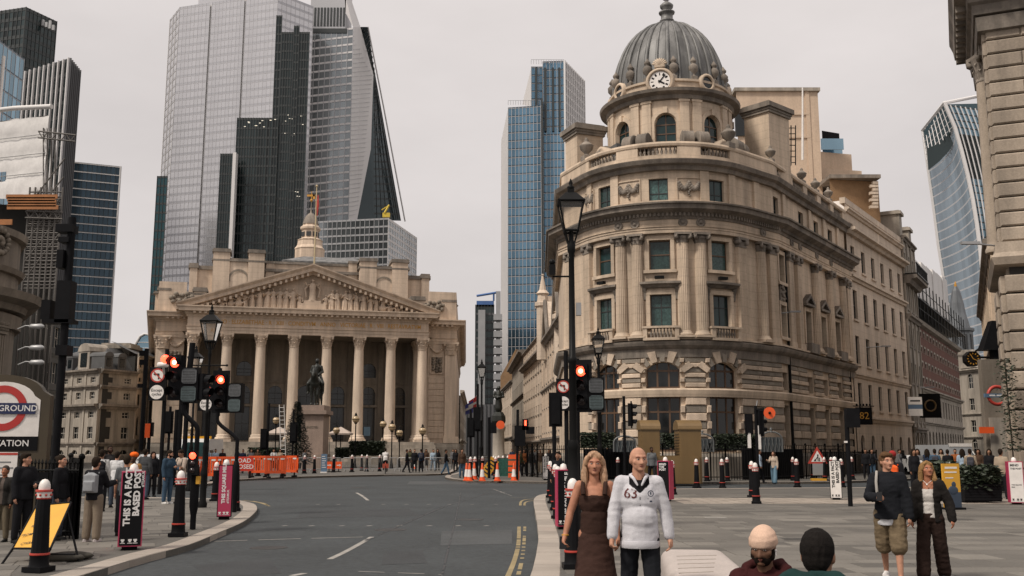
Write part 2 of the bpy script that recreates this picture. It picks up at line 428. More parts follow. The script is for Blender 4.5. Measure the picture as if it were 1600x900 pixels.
def sheet(name,poly,z,m,kind='structure',zb=None):
 mb=MB()
 if zb is None:mb.add([(x,y,z)for x,y in poly],[tuple(range(len(poly)))])
 else:mb.prism(poly,zb,z)
 bm=bmesh.new(); me=mb.mesh(name,m); bm.from_mesh(me)
 bmesh.ops.triangulate(bm,faces=[f for f in bm.faces if len(f.verts)>4]); bmesh.ops.recalc_face_normals(bm,faces=bm.faces)
 if zb is None and bm.faces[:]and bm.faces[:][0].normal.z<0:bmesh.ops.reverse_faces(bm,faces=bm.faces)
 bm.to_mesh(me); bm.free()
 return link(name,me,kind=kind)
sheet('ground',[(-3000,-60),(3000,-60),(3000,5000),(-3000,5000)],-0.13,M_soil)
sheet('road',[(-90,-20),(90,-20),(140,210),(-140,210)],ROADZ,M_asphalt)
def px2(pts,z=0.0):return[tuple(G(x,y,z)[:2])for x,y in pts]
edgeR=smooth_line([(0.1,6.0)]+px2([(815,940),(828.5,900),(838,862),(841,836),(838,810),(834,788),(835,778)])+px2([(846,772.5),(880,769),(960,766),(1057,763.5),(1230,762),(1450,761),(1640,761)]),4)
polyR=edgeR+[(40,47),(40,6)]
edgeL=smooth_line(px2([(40,925),(135,896),(224,869),(294,851),(341,832),(380,815),(398,801),(402,793),(396,786.5),(373,781.5),(340,779),(240,777),(120,776),(-60,775)]),4)
polyL=edgeL+[(-45,37),(-45,8),(-12,8)]
KW=.42
def pavement(name,poly,edge,inner_sign,kerbs_to,slabs,base_z=-.008):
 root=sheet(name,poly,base_z,M_setts,zb=ROADZ-.02)
 line=resample(edge,.9); n=0; kerb_rest=MB()
 for a,b in zip(line,line[1:]):
  L=math.hypot(b[0]-a[0],b[1]-a[1])*.994; an=math.atan2(b[1]-a[1],b[0]-a[0]); w=KW*inner_sign
  y0,y1=(0,w)if w>0 else(w,0)
  M=Matrix.Translation((a[0],a[1],0))@Matrix.Rotation(an,4,'Z')
  if n<120 and a[1]<kerbs_to:
   mb=MB(); e=.012; z=random.uniform(-.003,.003)
   mb.add([M@Vector(v)for v in((0,y0,ROADZ),(L,y0,ROADZ),(L,y1,ROADZ),(0,y1,ROADZ),(0,y0,z-e),(L,y0,z-e),(L,y1,z-e),(0,y1,z-e),(e*.4,y0+e,z),(L-e*.4,y0+e,z),(L-e*.4,y1-e,z),(e*.4,y1-e,z))],[(0,1,5,4),(1,2,6,5),(2,3,7,6),(3,0,4,7),(4,5,9,8),(5,6,10,9),(6,7,11,10),(7,4,8,11),(8,9,10,11)])
   mb.build('kerb_stone',M_kerb,root); n+=1
  else:kerb_rest.box(0,L,y0,y1,ROADZ,0,M=M)
 if kerb_rest.v:kerb_rest.build('kerb',M_kerb,root,kind='stuff')
 inner=offset_line(edge,KW*inner_sign); ip=inner+poly[len(edge):]
 (x0,x1,y0,y1,cap,ang)=slabs; st=[]; y=y0; row=0; ca,sa=math.cos(ang),math.sin(ang)
 while y<y1:
  h=random.choice((.45,.6,.6,.75)); x=x0-random.uniform(0,.9)
  while x<x1:
   w=random.choice((.6,.75,.9,.9,1.2)); q=[(x,y),(x+w,y),(x+w,y+h),(x,y+h)]
   q=[(a*ca-b*sa,a*sa+b*ca)for a,b in q]
   cxq,cyq=sum(a for a,b in q)/4,sum(b for a,b in q)/4
   if all(inside(c,ip)for c in q)and cyq>5 and abs(cxq)<.56*cyq+1:st.append((math.hypot(cxq,cyq),q))
   x+=w
  y+=h
 st.sort(key=lambda t:(t[0]<12.6,t[0])); rest=MB()
 for i,(_,q)in enumerate(st):
  z=random.uniform(-.0035,.0025); g=.011; mx_,my=sum(a for a,b in q)/4,sum(b for a,b in q)/4
  def ins(k,zz):return[(a+(mx_-a)/math.hypot(mx_-a,my-b)*k*1.4,b+(my-b)/math.hypot(mx_-a,my-b)*k*1.4,zz)for a,b in q]
  vs=ins(g*.6,-.012)+ins(g,z-.003)+ins(g+.006,z); fs=[(8,9,10,11)]+[(k,(k+1)%4,4+(k+1)%4,4+k)for k in range(4)]+[(4+k,4+(k+1)%4,8+(k+1)%4,8+k)for k in range(4)]
  if i<cap:
   m_=MB(); m_.add(vs,fs); m_.build('paving_stone',M_pave,root)
  else:rest.add(vs,fs)
 if rest.v:rest.build('paving_stones',M_pave,root,kind='stuff')
 return root
pavR=pavement('plaza_pavement',polyR,edgeR,-1,44,(-2,32,4,39.3,300,0.03))
pavL=pavement('corner_pavement',polyL,edgeL,1,37,(-26,4,4,37,300,0.35))
tm=MB(); y=33.0
tacA=[P(x,786.5,1)[0]for x in(1040,1345)]
for j in range(9):
 for i in range(56):
  x0=5.6+i*.42; yy=33.1+j*.42
  tm.box(x0+.01,x0+.40,yy+.01,yy+.40,-.006,.006+random.uniform(-.002,.002))
tm.build('tactile_paving',M_pavel,pavR,kind='stuff')
ribs=MB()
for k in range(9):ribs.box(1.3+k*.085,1.34+k*.085,21.0,30.5,-.006,.010)
ribs.build('ribbed_paving',M_setts,pavR,kind='stuff')
far_edge=smooth_line(px2([(-40,757),(120,757),(224,757),(320,756.5),(345,751),(400,747.5),(470,744.5),(600,741.5),(690,740),(712,734),(722,726)])+[(-4.8,150),(-5.5,200)],3)
pv=sheet('exchange_forecourt',far_edge+[(-130,210),(-130,57)],0,M_setts,zb=ROADZ-.02)
def kerbline(edge,sign,parent,w=.35):
 mb=MB(); off=offset_line(edge,w*sign)
 for i in range(len(edge)-1):
  a,b,c,d=edge[i],edge[i+1],off[i+1],off[i]
  mb.add([(*a,ROADZ),(*b,ROADZ),(*b,.006),(*a,.006),(*c,.006),(*d,.006)],[(0,1,2,3),(3,2,4,5)])
 mb.build('kerb',M_kerb,parent,kind='stuff')
kerbline(far_edge,1,pv)
isl_edge=smooth_line([(-2.2,190),(-2.8,130)]+px2([(716,738),(697,743),(700,747),(730,750),(790,751.5),(850,752.5),(900,753),(1000,753.2),(1230,753),(1330,751.5),(1420,748),(1470,744),(1500,741)])+[(58,110),(95,160)],3)
iv=sheet('cornhill_pavement',isl_edge+[(95,205),(-2.2,205)],0,M_setts,zb=ROADZ-.02)
kerbline(isl_edge,1,iv)
rs_edge=[(26.5,47.5),(27.5,60),(38,85),(60,130),(90,175)]
rv=sheet('lombard_pavement',[(28.0,47.6)]+[(29.0,60),(40,85),(62,130),(92,175)]+[(140,175),(60,47.6)],0,M_setts,zb=ROADZ-.02)
ZP=ROADZ+.004
def stripe(mb,pts,w,z=ZP,gap=None,worn=.0):
 line=smooth_line([tuple(G(x,y,ROADZ)[:2])for x,y in pts],6)if len(pts)>2 else[tuple(G(x,y,ROADZ)[:2])for x,y in pts]
 line=resample(line,.22)+[line[-1]]
 L=offset_line(line,w/2); R=offset_line(line,-w/2)
 for i in range(len(line)-1):
  if random.random()<worn:continue
  j0,j1=[random.uniform(-.012,.012)for _ in range(2)]
  mb.quad((L[i][0],L[i][1]+j0,z),(R[i][0],R[i][1],z),(R[i+1][0],R[i+1][1]+j1,z),(L[i+1][0],L[i+1][1],z))
wm=MB()
stripe(wm,[(557,770),(566,775),(575,782)],.12,worn=.1)
stripe(wm,[(335,846),(430,843),(500,841),(575,839)],.07,worn=.12)
stripe(wm,[(515,874),(540,862),(562,850),(581,839)],.11,worn=.06)
stripe(wm,[(455,900),(476,896)],.12)
stripe(wm,[(252,867),(320,847),(378,823)],.035,worn=.3)
stripe(wm,[(560,893),(640,896),(690,898)],.04,worn=.35)
stripe(wm,[(770,764),(800,775)],.06,worn=.5)
for i,x in enumerate((497,529,599,635,670,703,738,775)):stripe(wm,[(x-3,788.3),(x+3,788)],.09)
for i,x in enumerate((445,487,534,577,624,671,716,760)):stripe(wm,[(x-4,822),(x+4,821.4)],.10)
stripe(wm,[(1055,758),(1085,757.5)],.12); stripe(wm,[(1110,759),(1150,760.5)],.10); stripe(wm,[(1190,760),(1230,759.5)],.10)
link('lane_marking',wm.mesh('lane_marking',M_road_paint),kind='structure')
ym=MB()
stripe(ym,[(811,823),(810,850),(804,875),(793,902)],.085,worn=.05); stripe(ym,[(820,823),(819,845),(816,872),(809,902)],.07,worn=.45)
stripe(ym,[(834,779.5),(820,781),(814,784),(813,790)],.09); stripe(ym,[(836,782),(825,783.5),(820,786),(819.5,790)],.08)
stripe(ym,[(380,782),(400,784.5),(412,787.5),(421,791)],.09); stripe(ym,[(395,783),(406,785),(414,787),(419,790)],.07)
stripe(ym,[(790,778),(848,777)],.05,worn=.6)
link('yellow_line',ym.mesh('yellow_line',M_yel_paint),kind='structure')
pt=MB(); g=G(1118,809); pt.box(g.x-.28,g.x+.28,g.y-.12,g.y+.12,-.01,.012); pt.build('pale_paving_stone',M_road_paint,pavR)
M_patch=mat('darker_asphalt_patch',(.030,.033,.035),.85,var=.2,scale=1.,fine=.3,bump=.5,bscale=60); M_patchl=mat('worn_asphalt',(.052,.056,.057),.8,var=.25,scale=1.,fine=.3,bump=.5,bscale=60)
for pts,m_,z in(([(470,798),(640,795),(655,806),(465,810)],M_patch,.0022),([(690,830),(800,828),(800,850),(688,852)],M_patchl,.0026),([(300,884),(420,872),(440,896),(330,902)],M_patch,.003),([(640,752),(740,752),(750,757),(636,757)],M_patchl,.0024),([(600,862),(660,860),(668,880),(596,883)],M_patch,.0028)):
 sheet('road_patch',[tuple(G(x,y,ROADZ)[:2])for x,y in pts][::-1],ROADZ+z,m_)
ck=MB()
stripe(ck,[(570,846),(640,815),(700,790),(765,770)],.05,ROADZ+.0046,worn=.1); stripe(ck,[(430,812),(560,806),(700,803),(826,800)],.03,ROADZ+.005,worn=.2); stripe(ck,[(690,902),(700,860),(712,810),(720,770)],.035,ROADZ+.0054,worn=.15)
link('sealed_crack',ck.mesh('sealed_crack',mat('bitumen',(.018,.018,.019),.5,var=.1)),kind='structure')
for x,y,r_ in((610,828,.32),(735,812,.3),(420,856,.3),(560,762,.35)):
 g=G(x,y,ROADZ); cv=MB(); cv.lathe([(r_+.06,ROADZ+.001),(r_+.055,ROADZ+.007),(r_,ROADZ+.007),(r_-.01,ROADZ+.003),(0.001,ROADZ+.004)],20,(g.x,g.y,0)); link('manhole_cover',cv.mesh('manhole_cover',mat('cast_iron',(.035,.033,.031),.55,metal=.4,var=.3,scale=.1)),kind='structure')
for x,y in((1250,842),(1500,812),(1010,800)):
 g=G(x,y); cv=MB(); cv.box(g.x-.35,g.x+.35,g.y-.25,g.y+.25,-.01,.004); cv.build('inspection_cover',mat('cover_metal',(.06,.056,.05),.6,metal=.3,var=.3,scale=.1),pavR)
 # ================================================================ DOMED CORNER BUILDING
def cornhill():
 AX,AY,RB=10.59,67.0,6.0; q=R_(13)
 a0,a1=R_(-68),R_(42)
 pl=(AX+RB*math.sin(a0),AY-RB*math.cos(a0)); pr=(AX+RB*math.sin(a1),AY-RB*math.cos(a1))
 fl=3.9; cl_=(pl[0]-fl*math.cos(a0),pl[1]-fl*math.sin(a0)); cr=(pr[0]+fl*math.cos(a1),pr[1]+fl*math.sin(a1))
 dl,dr=R_(-91.5),R_(56); LL,LR=16.0,17.3
 el=(cl_[0]-LL*math.cos(dl),cl_[1]-LL*math.sin(dl)); er=(cr[0]+LR*math.cos(dr),cr[1]+LR*math.sin(dr))
 half=RB*R_(55); s0=-half-fl-LL
 path=Path([('L',*el,*cl_),('L',*cl_,*pl),('A',AX,AY,RB,a0,a1),('L',*pr,*cr),('L',*cr,*er)],s0)
 A,B=path.s0,path.s1; SL,SR=-half-fl,half+fl
 root=thing('corner_bank','stone corner building with rounded colonnaded front and ribbed grey clock dome','building',(AX,AY,0))
 Z=lambda y:Zat(y,61.0)
 z_base,z_mid0,z_mid1=1.5,Z(617.5),Z(608)
 z_gf,z_str0,z_str1=Z(553),Z(543),Z(533.5)
 z_col,z_cap,z_ent=Z(528),Z(365),Z(357)
 z_fr,z_dent,z_cor=Z(344),Z(336),Z(321)
 z_at1,z_uc0,z_uc1,z_par=Z(277),Z(263),Z(250.5),Z(222)
 # ---- openings
 win_s=[-7.6,-3.93,0,3.93]
 gh=[(t-1.05,t+1.05,1.6,Z(619),0)for t in(-3.93,0,3.93)]+[(t-1.05,t+1.05,z_mid1+.05,Z(577),.45)for t in(-3.93,0,3.93)]
 f2=[(t-.66,t+.66,Z(513),Z(459.5),0)for t in(-3.93,0,3.93)]
 f3=[(t-.66,t+.66,Z(421),Z(374.5),0)for t in(-3.93,0,3.93)]
 at=[(t-.62,t+.62,Z(323),z_at1,0)for t in(-3.93,0,3.93)]
 side=[]; sidew=[]
 R0=SR
 for k,t in enumerate((R0+1.0,)):
  f2.append((t-.5,t+.5,Z(513),Z(459.5),0)); f3.append((t-.5,t+.5,Z(421),Z(374.5),0)); at.append((t-.5,t+.5,Z(318),z_at1,0))
 for k in range(3):
  t=R0+6.3+k*3.55
  f2.append((t-.6,t+.6,Z(513),Z(455),0)); at.append((t-.55,t+.55,Z(318),z_at1,0))
  gh.append((t-.6,t+.6,1.9,z_mid0-.4,.0)); gh.append((t-.6,t+.6,z_mid1+.25,Z(572),0))
 gh.append((R0+.5,R0+1.5,1.9,z_mid0-.4,0)); gh.append((R0+.5,R0+1.5,z_mid1+.25,Z(572),0))
 wl_=MB()
 path.wall(wl_,A,B,0,z_gf,gh,rd=.45); path.wall(wl_,A,B,z_gf,z_dent,f2+f3,rd=.32)
 path.wall(wl_,A,B,z_dent,z_uc1,at,d=-.12,rd=.3)
 wall_o=wl_.build('wall',M_stone,root,world=True)
 inner=MB(); path.sweep(inner,A,B,[(-1.2,0),(-1.15,0),(-1.15,z_uc1),(-1.2,z_uc1)]); inner.build('room_lining',M_framed,root,world=True)
 for h in gh:
  w=h[1]-h[0]; t=(h[0]+h[1])/2
  if w>2:window(root,path,t,w,h[2],h[3],-.36,h[4],cols=3,rows=((.72,)if h[4]==0 else()),bar=.11,fr=.12,gm=M_glassd)
  else:window(root,path,t,w,h[2],h[3],-.36,h[4],cols=2,rows=(.55,))
 for h in f2:window(root,path,(h[0]+h[1])/2,h[1]-h[0],h[2],h[3],-.26,0,cols=2,rows=(.64,),bar=.05,fm=M_framed,gm=random.choice((M_glass,M_curtain)))
 for h in f3:window(root,path,(h[0]+h[1])/2,h[1]-h[0],h[2],h[3],-.26,0,cols=1,rows=(.52,),bar=.07,gm=random.choice((M_glass,M_curtain)))
 for h in at:window(root,path,(h[0]+h[1])/2,h[1]-h[0],h[2],h[3],-.36,0,cols=2,rows=(.5,),bar=.05,fm=M_framed,gm=random.choice((M_glass,M_curtain)))
 # ---- rusticated ground floor: each dressed stone a piece
 count=[0]
 def stone(sa,sb,z0,z1,d,dark=False):
  if sb-sa<.12:return
  mb=MB(); e=.035
  for dd in(0,):
   st=path.stations(sa,sb,.5); n=len(st); vs=[]
   for i,t in enumerate(st):
    f=e if i==0 else(-e if i==n-1 else 0)
    for(di,zi)in((0,z0),(d-e,z0),(d,z0+e),(d,z1-e),(d-e,z1),(0,z1)):
     tt=t+(f if di==d else 0); x,y=path.pt(t,di,sa,sb)if f==0 else path.at(tt,di,1 if i==0 else-1); vs.append((x,y,zi))
   fs=[(i*6+k,(i+1)*6+k,(i+1)*6+k+1,i*6+k+1)for i in range(n-1)for k in range(5)]
   mb.add(vs,fs); mb.add(vs[:6],[tuple(range(6))]); mb.add(vs[-6:],[tuple(range(5,-1,-1))])
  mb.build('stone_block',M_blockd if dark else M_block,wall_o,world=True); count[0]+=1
 hw=1.05
 piers=[(-half-.05,-3.93-hw-.28),(-3.93+hw+.28,-hw-.28),(hw+.28,3.93-hw-.28),(3.93+hw+.28,SR+.2)]
 rowsA=[(1.5+i*(z_mid0-.12-1.5)/7,1.5+(i+1)*(z_mid0-.12-1.5)/7)for i in range(7)]
 rowsB=[(z_mid1+.1+i*(z_gf-.25-z_mid1-.1)/6,z_mid1+.1+(i+1)*(z_gf-.25-z_mid1-.1)/6)for i in range(6)]
 for a,b in piers:
  for rr in(rowsA,rowsB):
   for i,(u,v)in enumerate(rr):
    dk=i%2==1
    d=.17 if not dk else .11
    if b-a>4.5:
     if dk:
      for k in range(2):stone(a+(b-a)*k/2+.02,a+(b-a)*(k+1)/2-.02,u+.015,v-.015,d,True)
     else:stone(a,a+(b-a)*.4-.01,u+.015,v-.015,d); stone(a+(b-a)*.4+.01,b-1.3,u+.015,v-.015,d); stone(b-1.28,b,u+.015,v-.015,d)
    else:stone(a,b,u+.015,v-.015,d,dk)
    for(x0,x1)in((a-.3,a-.02),(b+.02,b+.3)):
     if dk and x0>-half and x1<half:stone(x0,x1,u+.02,v-.02,.2)
 fl_s=[(SR+.2,SR+.35),(R0+1.75,R0+3.4),(R0+3.5,R0+5.5)]+[(R0+7.1+k*3.55,R0+9.05+k*3.55)for k in range(3)]
 for a,b in fl_s[1:]:
  for rr in(rowsA,rowsB):
   for i,(u,v)in enumerate(rr):stone(a,b,u+.015,v-.015,.17 if i%2==0 else .1,i%2==1)
 for t in(-3.93,0,3.93):
  w=1.05; ri=.45; zb=Z(577); rr=(w*w+ri*ri)/(2*ri); zc=zb+ri-rr
  for k in range(7):
   an=math.asin(min(1,w/rr))*1.12*(-1+2*k/6); pr_=k%2==0
   r0,r1=rr+.03,rr+(.95 if k==3 else .72 if pr_ else .58); hwid=.17 if pr_ else .13
   pts=[]
   for r,s_ in((r0,-1),(r0,1),(r1,1),(r1,-1)):pts.append((t+r*math.sin(an)+s_*hwid*(r/rr)*math.cos(an),zc+r*math.cos(an)-s_*hwid*math.sin(an)))
   mb=MB(); d1=.24 if pr_ else .15
   fr=[(*path.at(s_,d1),z)for s_,z in pts]; bk=[(*path.at(s_,-.05),z)for s_,z in pts]
   mb.add(fr+bk,[(0,1,2,3),(0,4,5,1),(1,5,6,2),(2,6,7,3),(3,7,4,0)]); mb.build('voussoir',M_block if pr_ else M_blockd,wall_o,world=True)
   # ---- string courses, cornices, parapets
 def course(name,prof,m=M_stone,a=A,b=B):
  mb=MB(); path.sweep(mb,a,b,prof); mb.build(name,m,root,world=True)
 course('plinth',[(-.02,0),(.28,0),(.28,1.3),(.2,1.5),(-.02,1.5)],M_greystone)
 course('string_course',[(-.02,z_mid0-.1),(.2,z_mid0-.1),(.24,z_mid0+.1),(.27,z_mid1-.05),(.2,z_mid1+.05),(-.02,z_mid1+.05)])
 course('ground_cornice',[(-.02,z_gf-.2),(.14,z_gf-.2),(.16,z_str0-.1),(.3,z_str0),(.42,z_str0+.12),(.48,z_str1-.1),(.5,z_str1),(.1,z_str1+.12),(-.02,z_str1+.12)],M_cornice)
 course('pedestal_course',[(-.02,z_str1+.1),(.40,z_str1+.1),(.40,z_col),(-.02,z_col)])
 course('architrave',[(-.02,z_cap),(.34,z_cap),(.34,z_cap+.22),(.38,z_cap+.23),(.38,z_ent),(.44,z_ent+.06),(.36,z_ent+.1),(-.02,z_ent+.1)])
 course('frieze',[(-.02,z_ent+.08),(.33,z_ent+.08),(.33,z_fr+.05),(-.02,z_fr+.05)])
 zc2=z_cor
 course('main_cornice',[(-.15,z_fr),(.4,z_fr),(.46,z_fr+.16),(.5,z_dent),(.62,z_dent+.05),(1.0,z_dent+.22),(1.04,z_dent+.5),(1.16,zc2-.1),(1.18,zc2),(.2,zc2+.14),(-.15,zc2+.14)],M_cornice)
 dm=MB()
 t=A+.2
 while t<B-.2:
  if not any(abs(t-c)<.12 for c in(SL,SR)):path.block(dm,t,t+.12,.42,.6,z_fr+.16,z_dent+.06)
  t+=.24
 dm.build('dentils',M_cornice,root,world=True,kind='stuff')
 course('attic_sill',[(-.13,zc2+.1),(.12,zc2+.1),(.12,zc2+.35),(-.13,zc2+.35)])
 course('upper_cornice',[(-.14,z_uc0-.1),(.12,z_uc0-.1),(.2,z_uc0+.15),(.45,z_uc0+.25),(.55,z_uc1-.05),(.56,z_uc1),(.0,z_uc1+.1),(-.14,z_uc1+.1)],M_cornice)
 dies=[(-half-.5,-5.35),(-2.75,-1.25),(1.25,2.75),(5.0,SR),(SR,SR+.9),(SL,-half-.5)]
 zp0,zp1=z_uc1+.08,z_par
 for a,b in dies:
  mb=MB(); path.sweep(mb,a,b,[(-.35,zp0),(.08,zp0),(.08,zp1),(-.35,zp1)]); mb.build('parapet_die',M_stone,root,world=True)
 gaps=[(-5.35,-2.75),(-1.25,1.25),(2.75,5.0)]+[(SR+.9+k*3.3,SR+.9+k*3.3+2.4)for k in range(5)]
 for k in range(5):
  mb=MB(); a=SR+.9+k*3.3+2.4; path.sweep(mb,a,min(a+.9,B),[(-.35,zp0),(.08,zp0),(.08,zp1),(-.35,zp1)]); mb.build('parapet_die',M_stone,root,world=True)
 course('parapet_rail',[(-.38,zp1-.24),(.12,zp1-.24),(.16,zp1-.1),(.12,zp1+.03),(-.38,zp1+.03)])
 course('parapet_plinth',[(-.36,zp0-.05),(.1,zp0-.05),(.1,zp0+.3),(-.36,zp0+.3)])
 bal=[(.09,0),(.09,.06),(.05,.1),(.1,.3),(.1,.42),(.05,.62),(.045,.78),(.085,.82),(.085,.88)]
 bm_=MB(); hb=(zp1-.24)-(zp0+.3)
 for a,b in gaps:
  n=int((b-a)/.27)
  for i in range(n):
   x,y=path.at(a+(b-a)*(i+.5)/n,-.12); bm_.lathe([(r,z*hb/.88)for r,z in bal],6,(x,y,zp0+.3))
 bm_.build('balusters',M_cornice,root,world=True,kind='stuff')
 # ---- giant columns and pilasters
 hc=z_cap-z_col; rc=.40
 col_m=MB()
 fluted=[(rc*(1-.14*(k/8)**1.6),.42+(hc-1.05)*k/8)for k in range(9)]
 col_m.box(-.56,.56,-.56,.56,0,.12); col_m.lathe([(.54,.12),(.56,.19),(.52,.26),(.46,.29),(.47,.35),(.43,.4),(.42,.42)],24)
 col_m.lathe(fluted,40,fl=.075,cap=False,smooth=False)
 cap_m=MB(); zc_=hc-.63
 cap_m.lathe([(.345,zc_),(.38,zc_+.04),(.345,zc_+.08),(.36,zc_+.24),(.43,zc_+.34),(.4,zc_+.45)],20)
 for sx in(-1,1):
  for sy in(-1,1):
   M=Matrix.Translation((sx*.40,sy*.40,zc_+.36))@Matrix.Rotation(math.atan2(sy,sx),4,'Z')@Matrix.Rotation(math.pi/2,4,'X')
   cap_m.lathe([(.03,-.07),(.17,-.08),(.17,.08),(.03,.07)],10,M=M)
 for k in range(8):
  an=k*math.pi/4; M=Matrix.Rotation(an,4,'Z'); cap_m.add([M@Vector(v)for v in((.36,-.1,zc_+.06),(.36,.1,zc_+.06),(.43,.09,zc_+.22),(.43,-.09,zc_+.22),(.50,0,zc_+.25))],[(0,1,2,3),(3,2,4)])
 cap_m.box(-.52,.52,-.52,.52,hc-.14,hc)
 shaft_me=col_m.mesh('column',M_stone); cap_me=cap_m.mesh('capital',M_cornice)
 pil=MB(); pw=.42
 pil.box(-.56,.56,-.2,.28,0,.28); pil.box(-.5,.5,-.2,.24,.28,.42)
 for k in range(7):
  x=-pw+.06+k*(2*pw-.12)/6; pil.box(x-.045,x+.045,-.16,.2,.42,hc-.62)
 pil.box(-pw,pw,-.12,.2,.42,hc-.62)
 pc=MB(); pc.box(-.44,.44,-.2,.25,zc_,zc_+.1); pc.box(-.4,.4,-.15,.25,zc_+.1,zc_+.4); pc.box(-.54,.54,-.28,.3,hc-.16,hc)
 for sx in(-1,1):pc.lathe([(.03,-.07),(.17,-.08),(.17,.34),(.03,.33)],10,M=Matrix.Translation((sx*.40,-.2,zc_+.33))@Matrix.Rotation(-math.pi/2,4,'X'))
 pil_me=pil.mesh('pilaster',M_stone); pc_me=pc.mesh('capital',M_cornice)
 def put(me,cme,nm,t,d):
  x,y=path.at(t,d); o=link(nm,me,root,(x-AX,y-AY,z_col),path.ang(t)); link('capital',cme,o)
 for c in(-1.965,1.965):
  for u in(-.56,.56):put(shaft_me,cap_me,'column',c+u,.06)
 for t in(-half+.2,half-.1):put(pil_me,pc_me,'pilaster',t,.1)
 put(shaft_me,cap_me,'column',half+2.1,.06)
 put(pil_me,pc_me,'pilaster',half+3.35,.1); put(pil_me,pc_me,'pilaster',-half-2.6,.1)
 for t in(R0+2.5,R0+4.3):put(pil_me,pc_me,'pilaster',t,.1)
 for k in range(4):put(shaft_me,cap_me,'column',R0+4.55+k*3.55-.05+(.25 if k==0 else 0),.06)if k else None
 put(pil_me,pc_me,'pilaster',R0+16.6,.1)
 # ---- roundels on the frieze
 rl=MB(); M0=Matrix.Rotation(math.pi/2,4,'X'); rl.lathe([(.3,-.05),(.3,.08),(.22,.12),(.2,.07),(.11,.07),(.09,.14),(0.001,.15)],16,M=M0)
 rme=rl.mesh('roundel',M_cornice)
 for t in(-2.5,-1.42,1.42,2.5,half+2.1,R0+2.5,R0+4.3,R0+8.1,R0+11.6):
  x,y=path.at(t,.33); link('roundel',rme,root,(x-AX,y-AY,(z_ent+z_fr)/2+.06),path.ang(t))
  # ---- window surrounds, hoods, balconies
 for(sa,sb,za,zb,_)in f2+f3:
  w=sb-sa; top=(sa,sb,za,zb,0)in f2 and w>1.1
  sm=MB()
  for a,b in((sa-.24,sa),(sb,sb+.24)):path.block(sm,a,b,0,.12,za,zb)
  path.block(sm,sa-.24,sb+.24,0,.13,zb,zb+.26)
  if not top:path.block(sm,sa-.34,sb+.34,0,.22,za-.2,za)
  sm.build('window_surround',M_stone,root,world=True)
  if top and sa<6:
   hm=MB(); path.sweep(hm,sa-.52,sb+.52,[(0,zb+.42),(.16,zb+.42),(.3,zb+.56),(.46,zb+.64),(.46,zb+.78),(0,zb+.86)]); hm.build('window_hood',M_cornice,root,world=True)
   cm=MB()
   for e in(sa-.42,sb+.22):path.sweep(cm,e,e+.2,[(0,zb-.35),(.1,zb-.3),(.14,zb+.1),(.3,zb+.42),(0,zb+.42)])
   cm.build('console',M_cornice,root,world=True)
   lm=MB(); path.block(lm,(sa+sb)/2-.3,(sa+sb)/2+.25,.15,.42,zb+.95,zb+1.12); lm.build('floodlight',M_iron,root,world=True)
   bb=MB(); zt=za-.02; zl=z_col-.15
   path.block(bb,sa-.35,sb+.35,.25,.62,zl-.02,zl+.14)
   for e in(sa-.35,sb+.12):path.block(bb,e,e+.23,.3,.58,zl+.14,zt)
   path.block(bb,sa-.4,sb+.4,.26,.63,zt,zt+.13)
   bb.build('window_balcony',M_stone,root,world=True)
   bl=MB(); hb2=zt-zl-.14
   for i in range(7):
    x,y=path.at(sa+(sb-sa)*(i+.5)/7,.44); bl.lathe([(r*.8,z*hb2/.88)for r,z in bal],6,(x,y,zl+.14))
   bl.build('balcony_balusters',M_cornice,root,world=True,kind='stuff')
  elif top:
   hm=MB(); m_=(sa+sb)/2
   path.block(hm,sa-.45,sb+.45,0,.35,zb+.36,zb+.52)
   for k in range(-5,6):
    t0,t1=m_+k*.2-.1,m_+k*.2+.1; zz=zb+.52+.62*(1-abs(k)/5.5); path.block(hm,t0,t1,0,.36,zz-.12,zz+.1); path.block(hm,t0,t1,0,.06,zb+.5,zz-.1)
   hm.build('window_hood',M_cornice,root,world=True)
   bb=MB(); path.block(bb,sa-.3,sb+.3,.2,.55,z_col-.1,za); bb.build('window_balcony',M_cornice,root,world=True)
 def garland(t,z0,z1,w):
  pm=MB()
  for(a,b,c,d_)in((t-w,t+w,z0,z0+.07),(t-w,t+w,z1-.07,z1),(t-w,t-w+.07,z0,z1),(t+w-.07,t+w,z0,z1)):path.block(pm,a,b,-.12,-.05,c,d_)
  po=pm.build('garland_panel',M_stone,root,world=True)
  gm=MB(); zt=z1-.42
  for sx in(-1,1):
   for k in range(9):
    f=k/8; tt=t+sx*(f*w*.78); zz=zt-.3*math.sin(math.pi*f)+.05*math.cos(7*k); x,y=path.at(tt,-.06); gm.ball((x,y,zz),.13+.05*math.sin(math.pi*f),8,5)
   for k in range(5):x,y=path.at(t+sx*w*.78,-.06); gm.ball((x,y,zt-.1*k),.11-.012*k,7,5)
  for k in range(8):x,y=path.at(t,-.04); gm.ball((x+.05*math.sin(k*2),y,zt+.05-.12*k),.15-.012*k,7,5)
  gm.build('garland',M_cornice,po,world=True)
 for t in(-1.965,1.965):garland(t,Z(317),Z(276),.82)
 garland(-5.6,Z(317),Z(276),.6)
 pm=MB(); t=R0+1.0; path.block(pm,t-.5,t+.5,0,.1,Z(452),Z(427));
 for k in range(10):x,y=path.at(t+.25*math.sin(k*1.3),.12); pm.ball((x,y,Z(450)+k*.1),.13,7,5)
 pm.build('carved_panel',M_cornice,root,world=True)
 for t in(-5.5,-3.0,3.0,5.2,half+2.1,R0+2.4,R0+8.1,R0+11.6,R0+15.2):
  mb=MB(); path.block(mb,t-.3,t+.3,-.12,.02,zc2+.35,z_uc0-.1); mb.build('attic_pier',M_stone,root,world=True)
  # ---- drum and dome
 DX=AX+.45
 zd=z_par-.6; D=lambda y:Zat(y,67.0-4.4)
 Rd=4.2; circ=Path([('A',DX,AY,Rd,-math.pi,math.pi)],-Rd*math.pi)
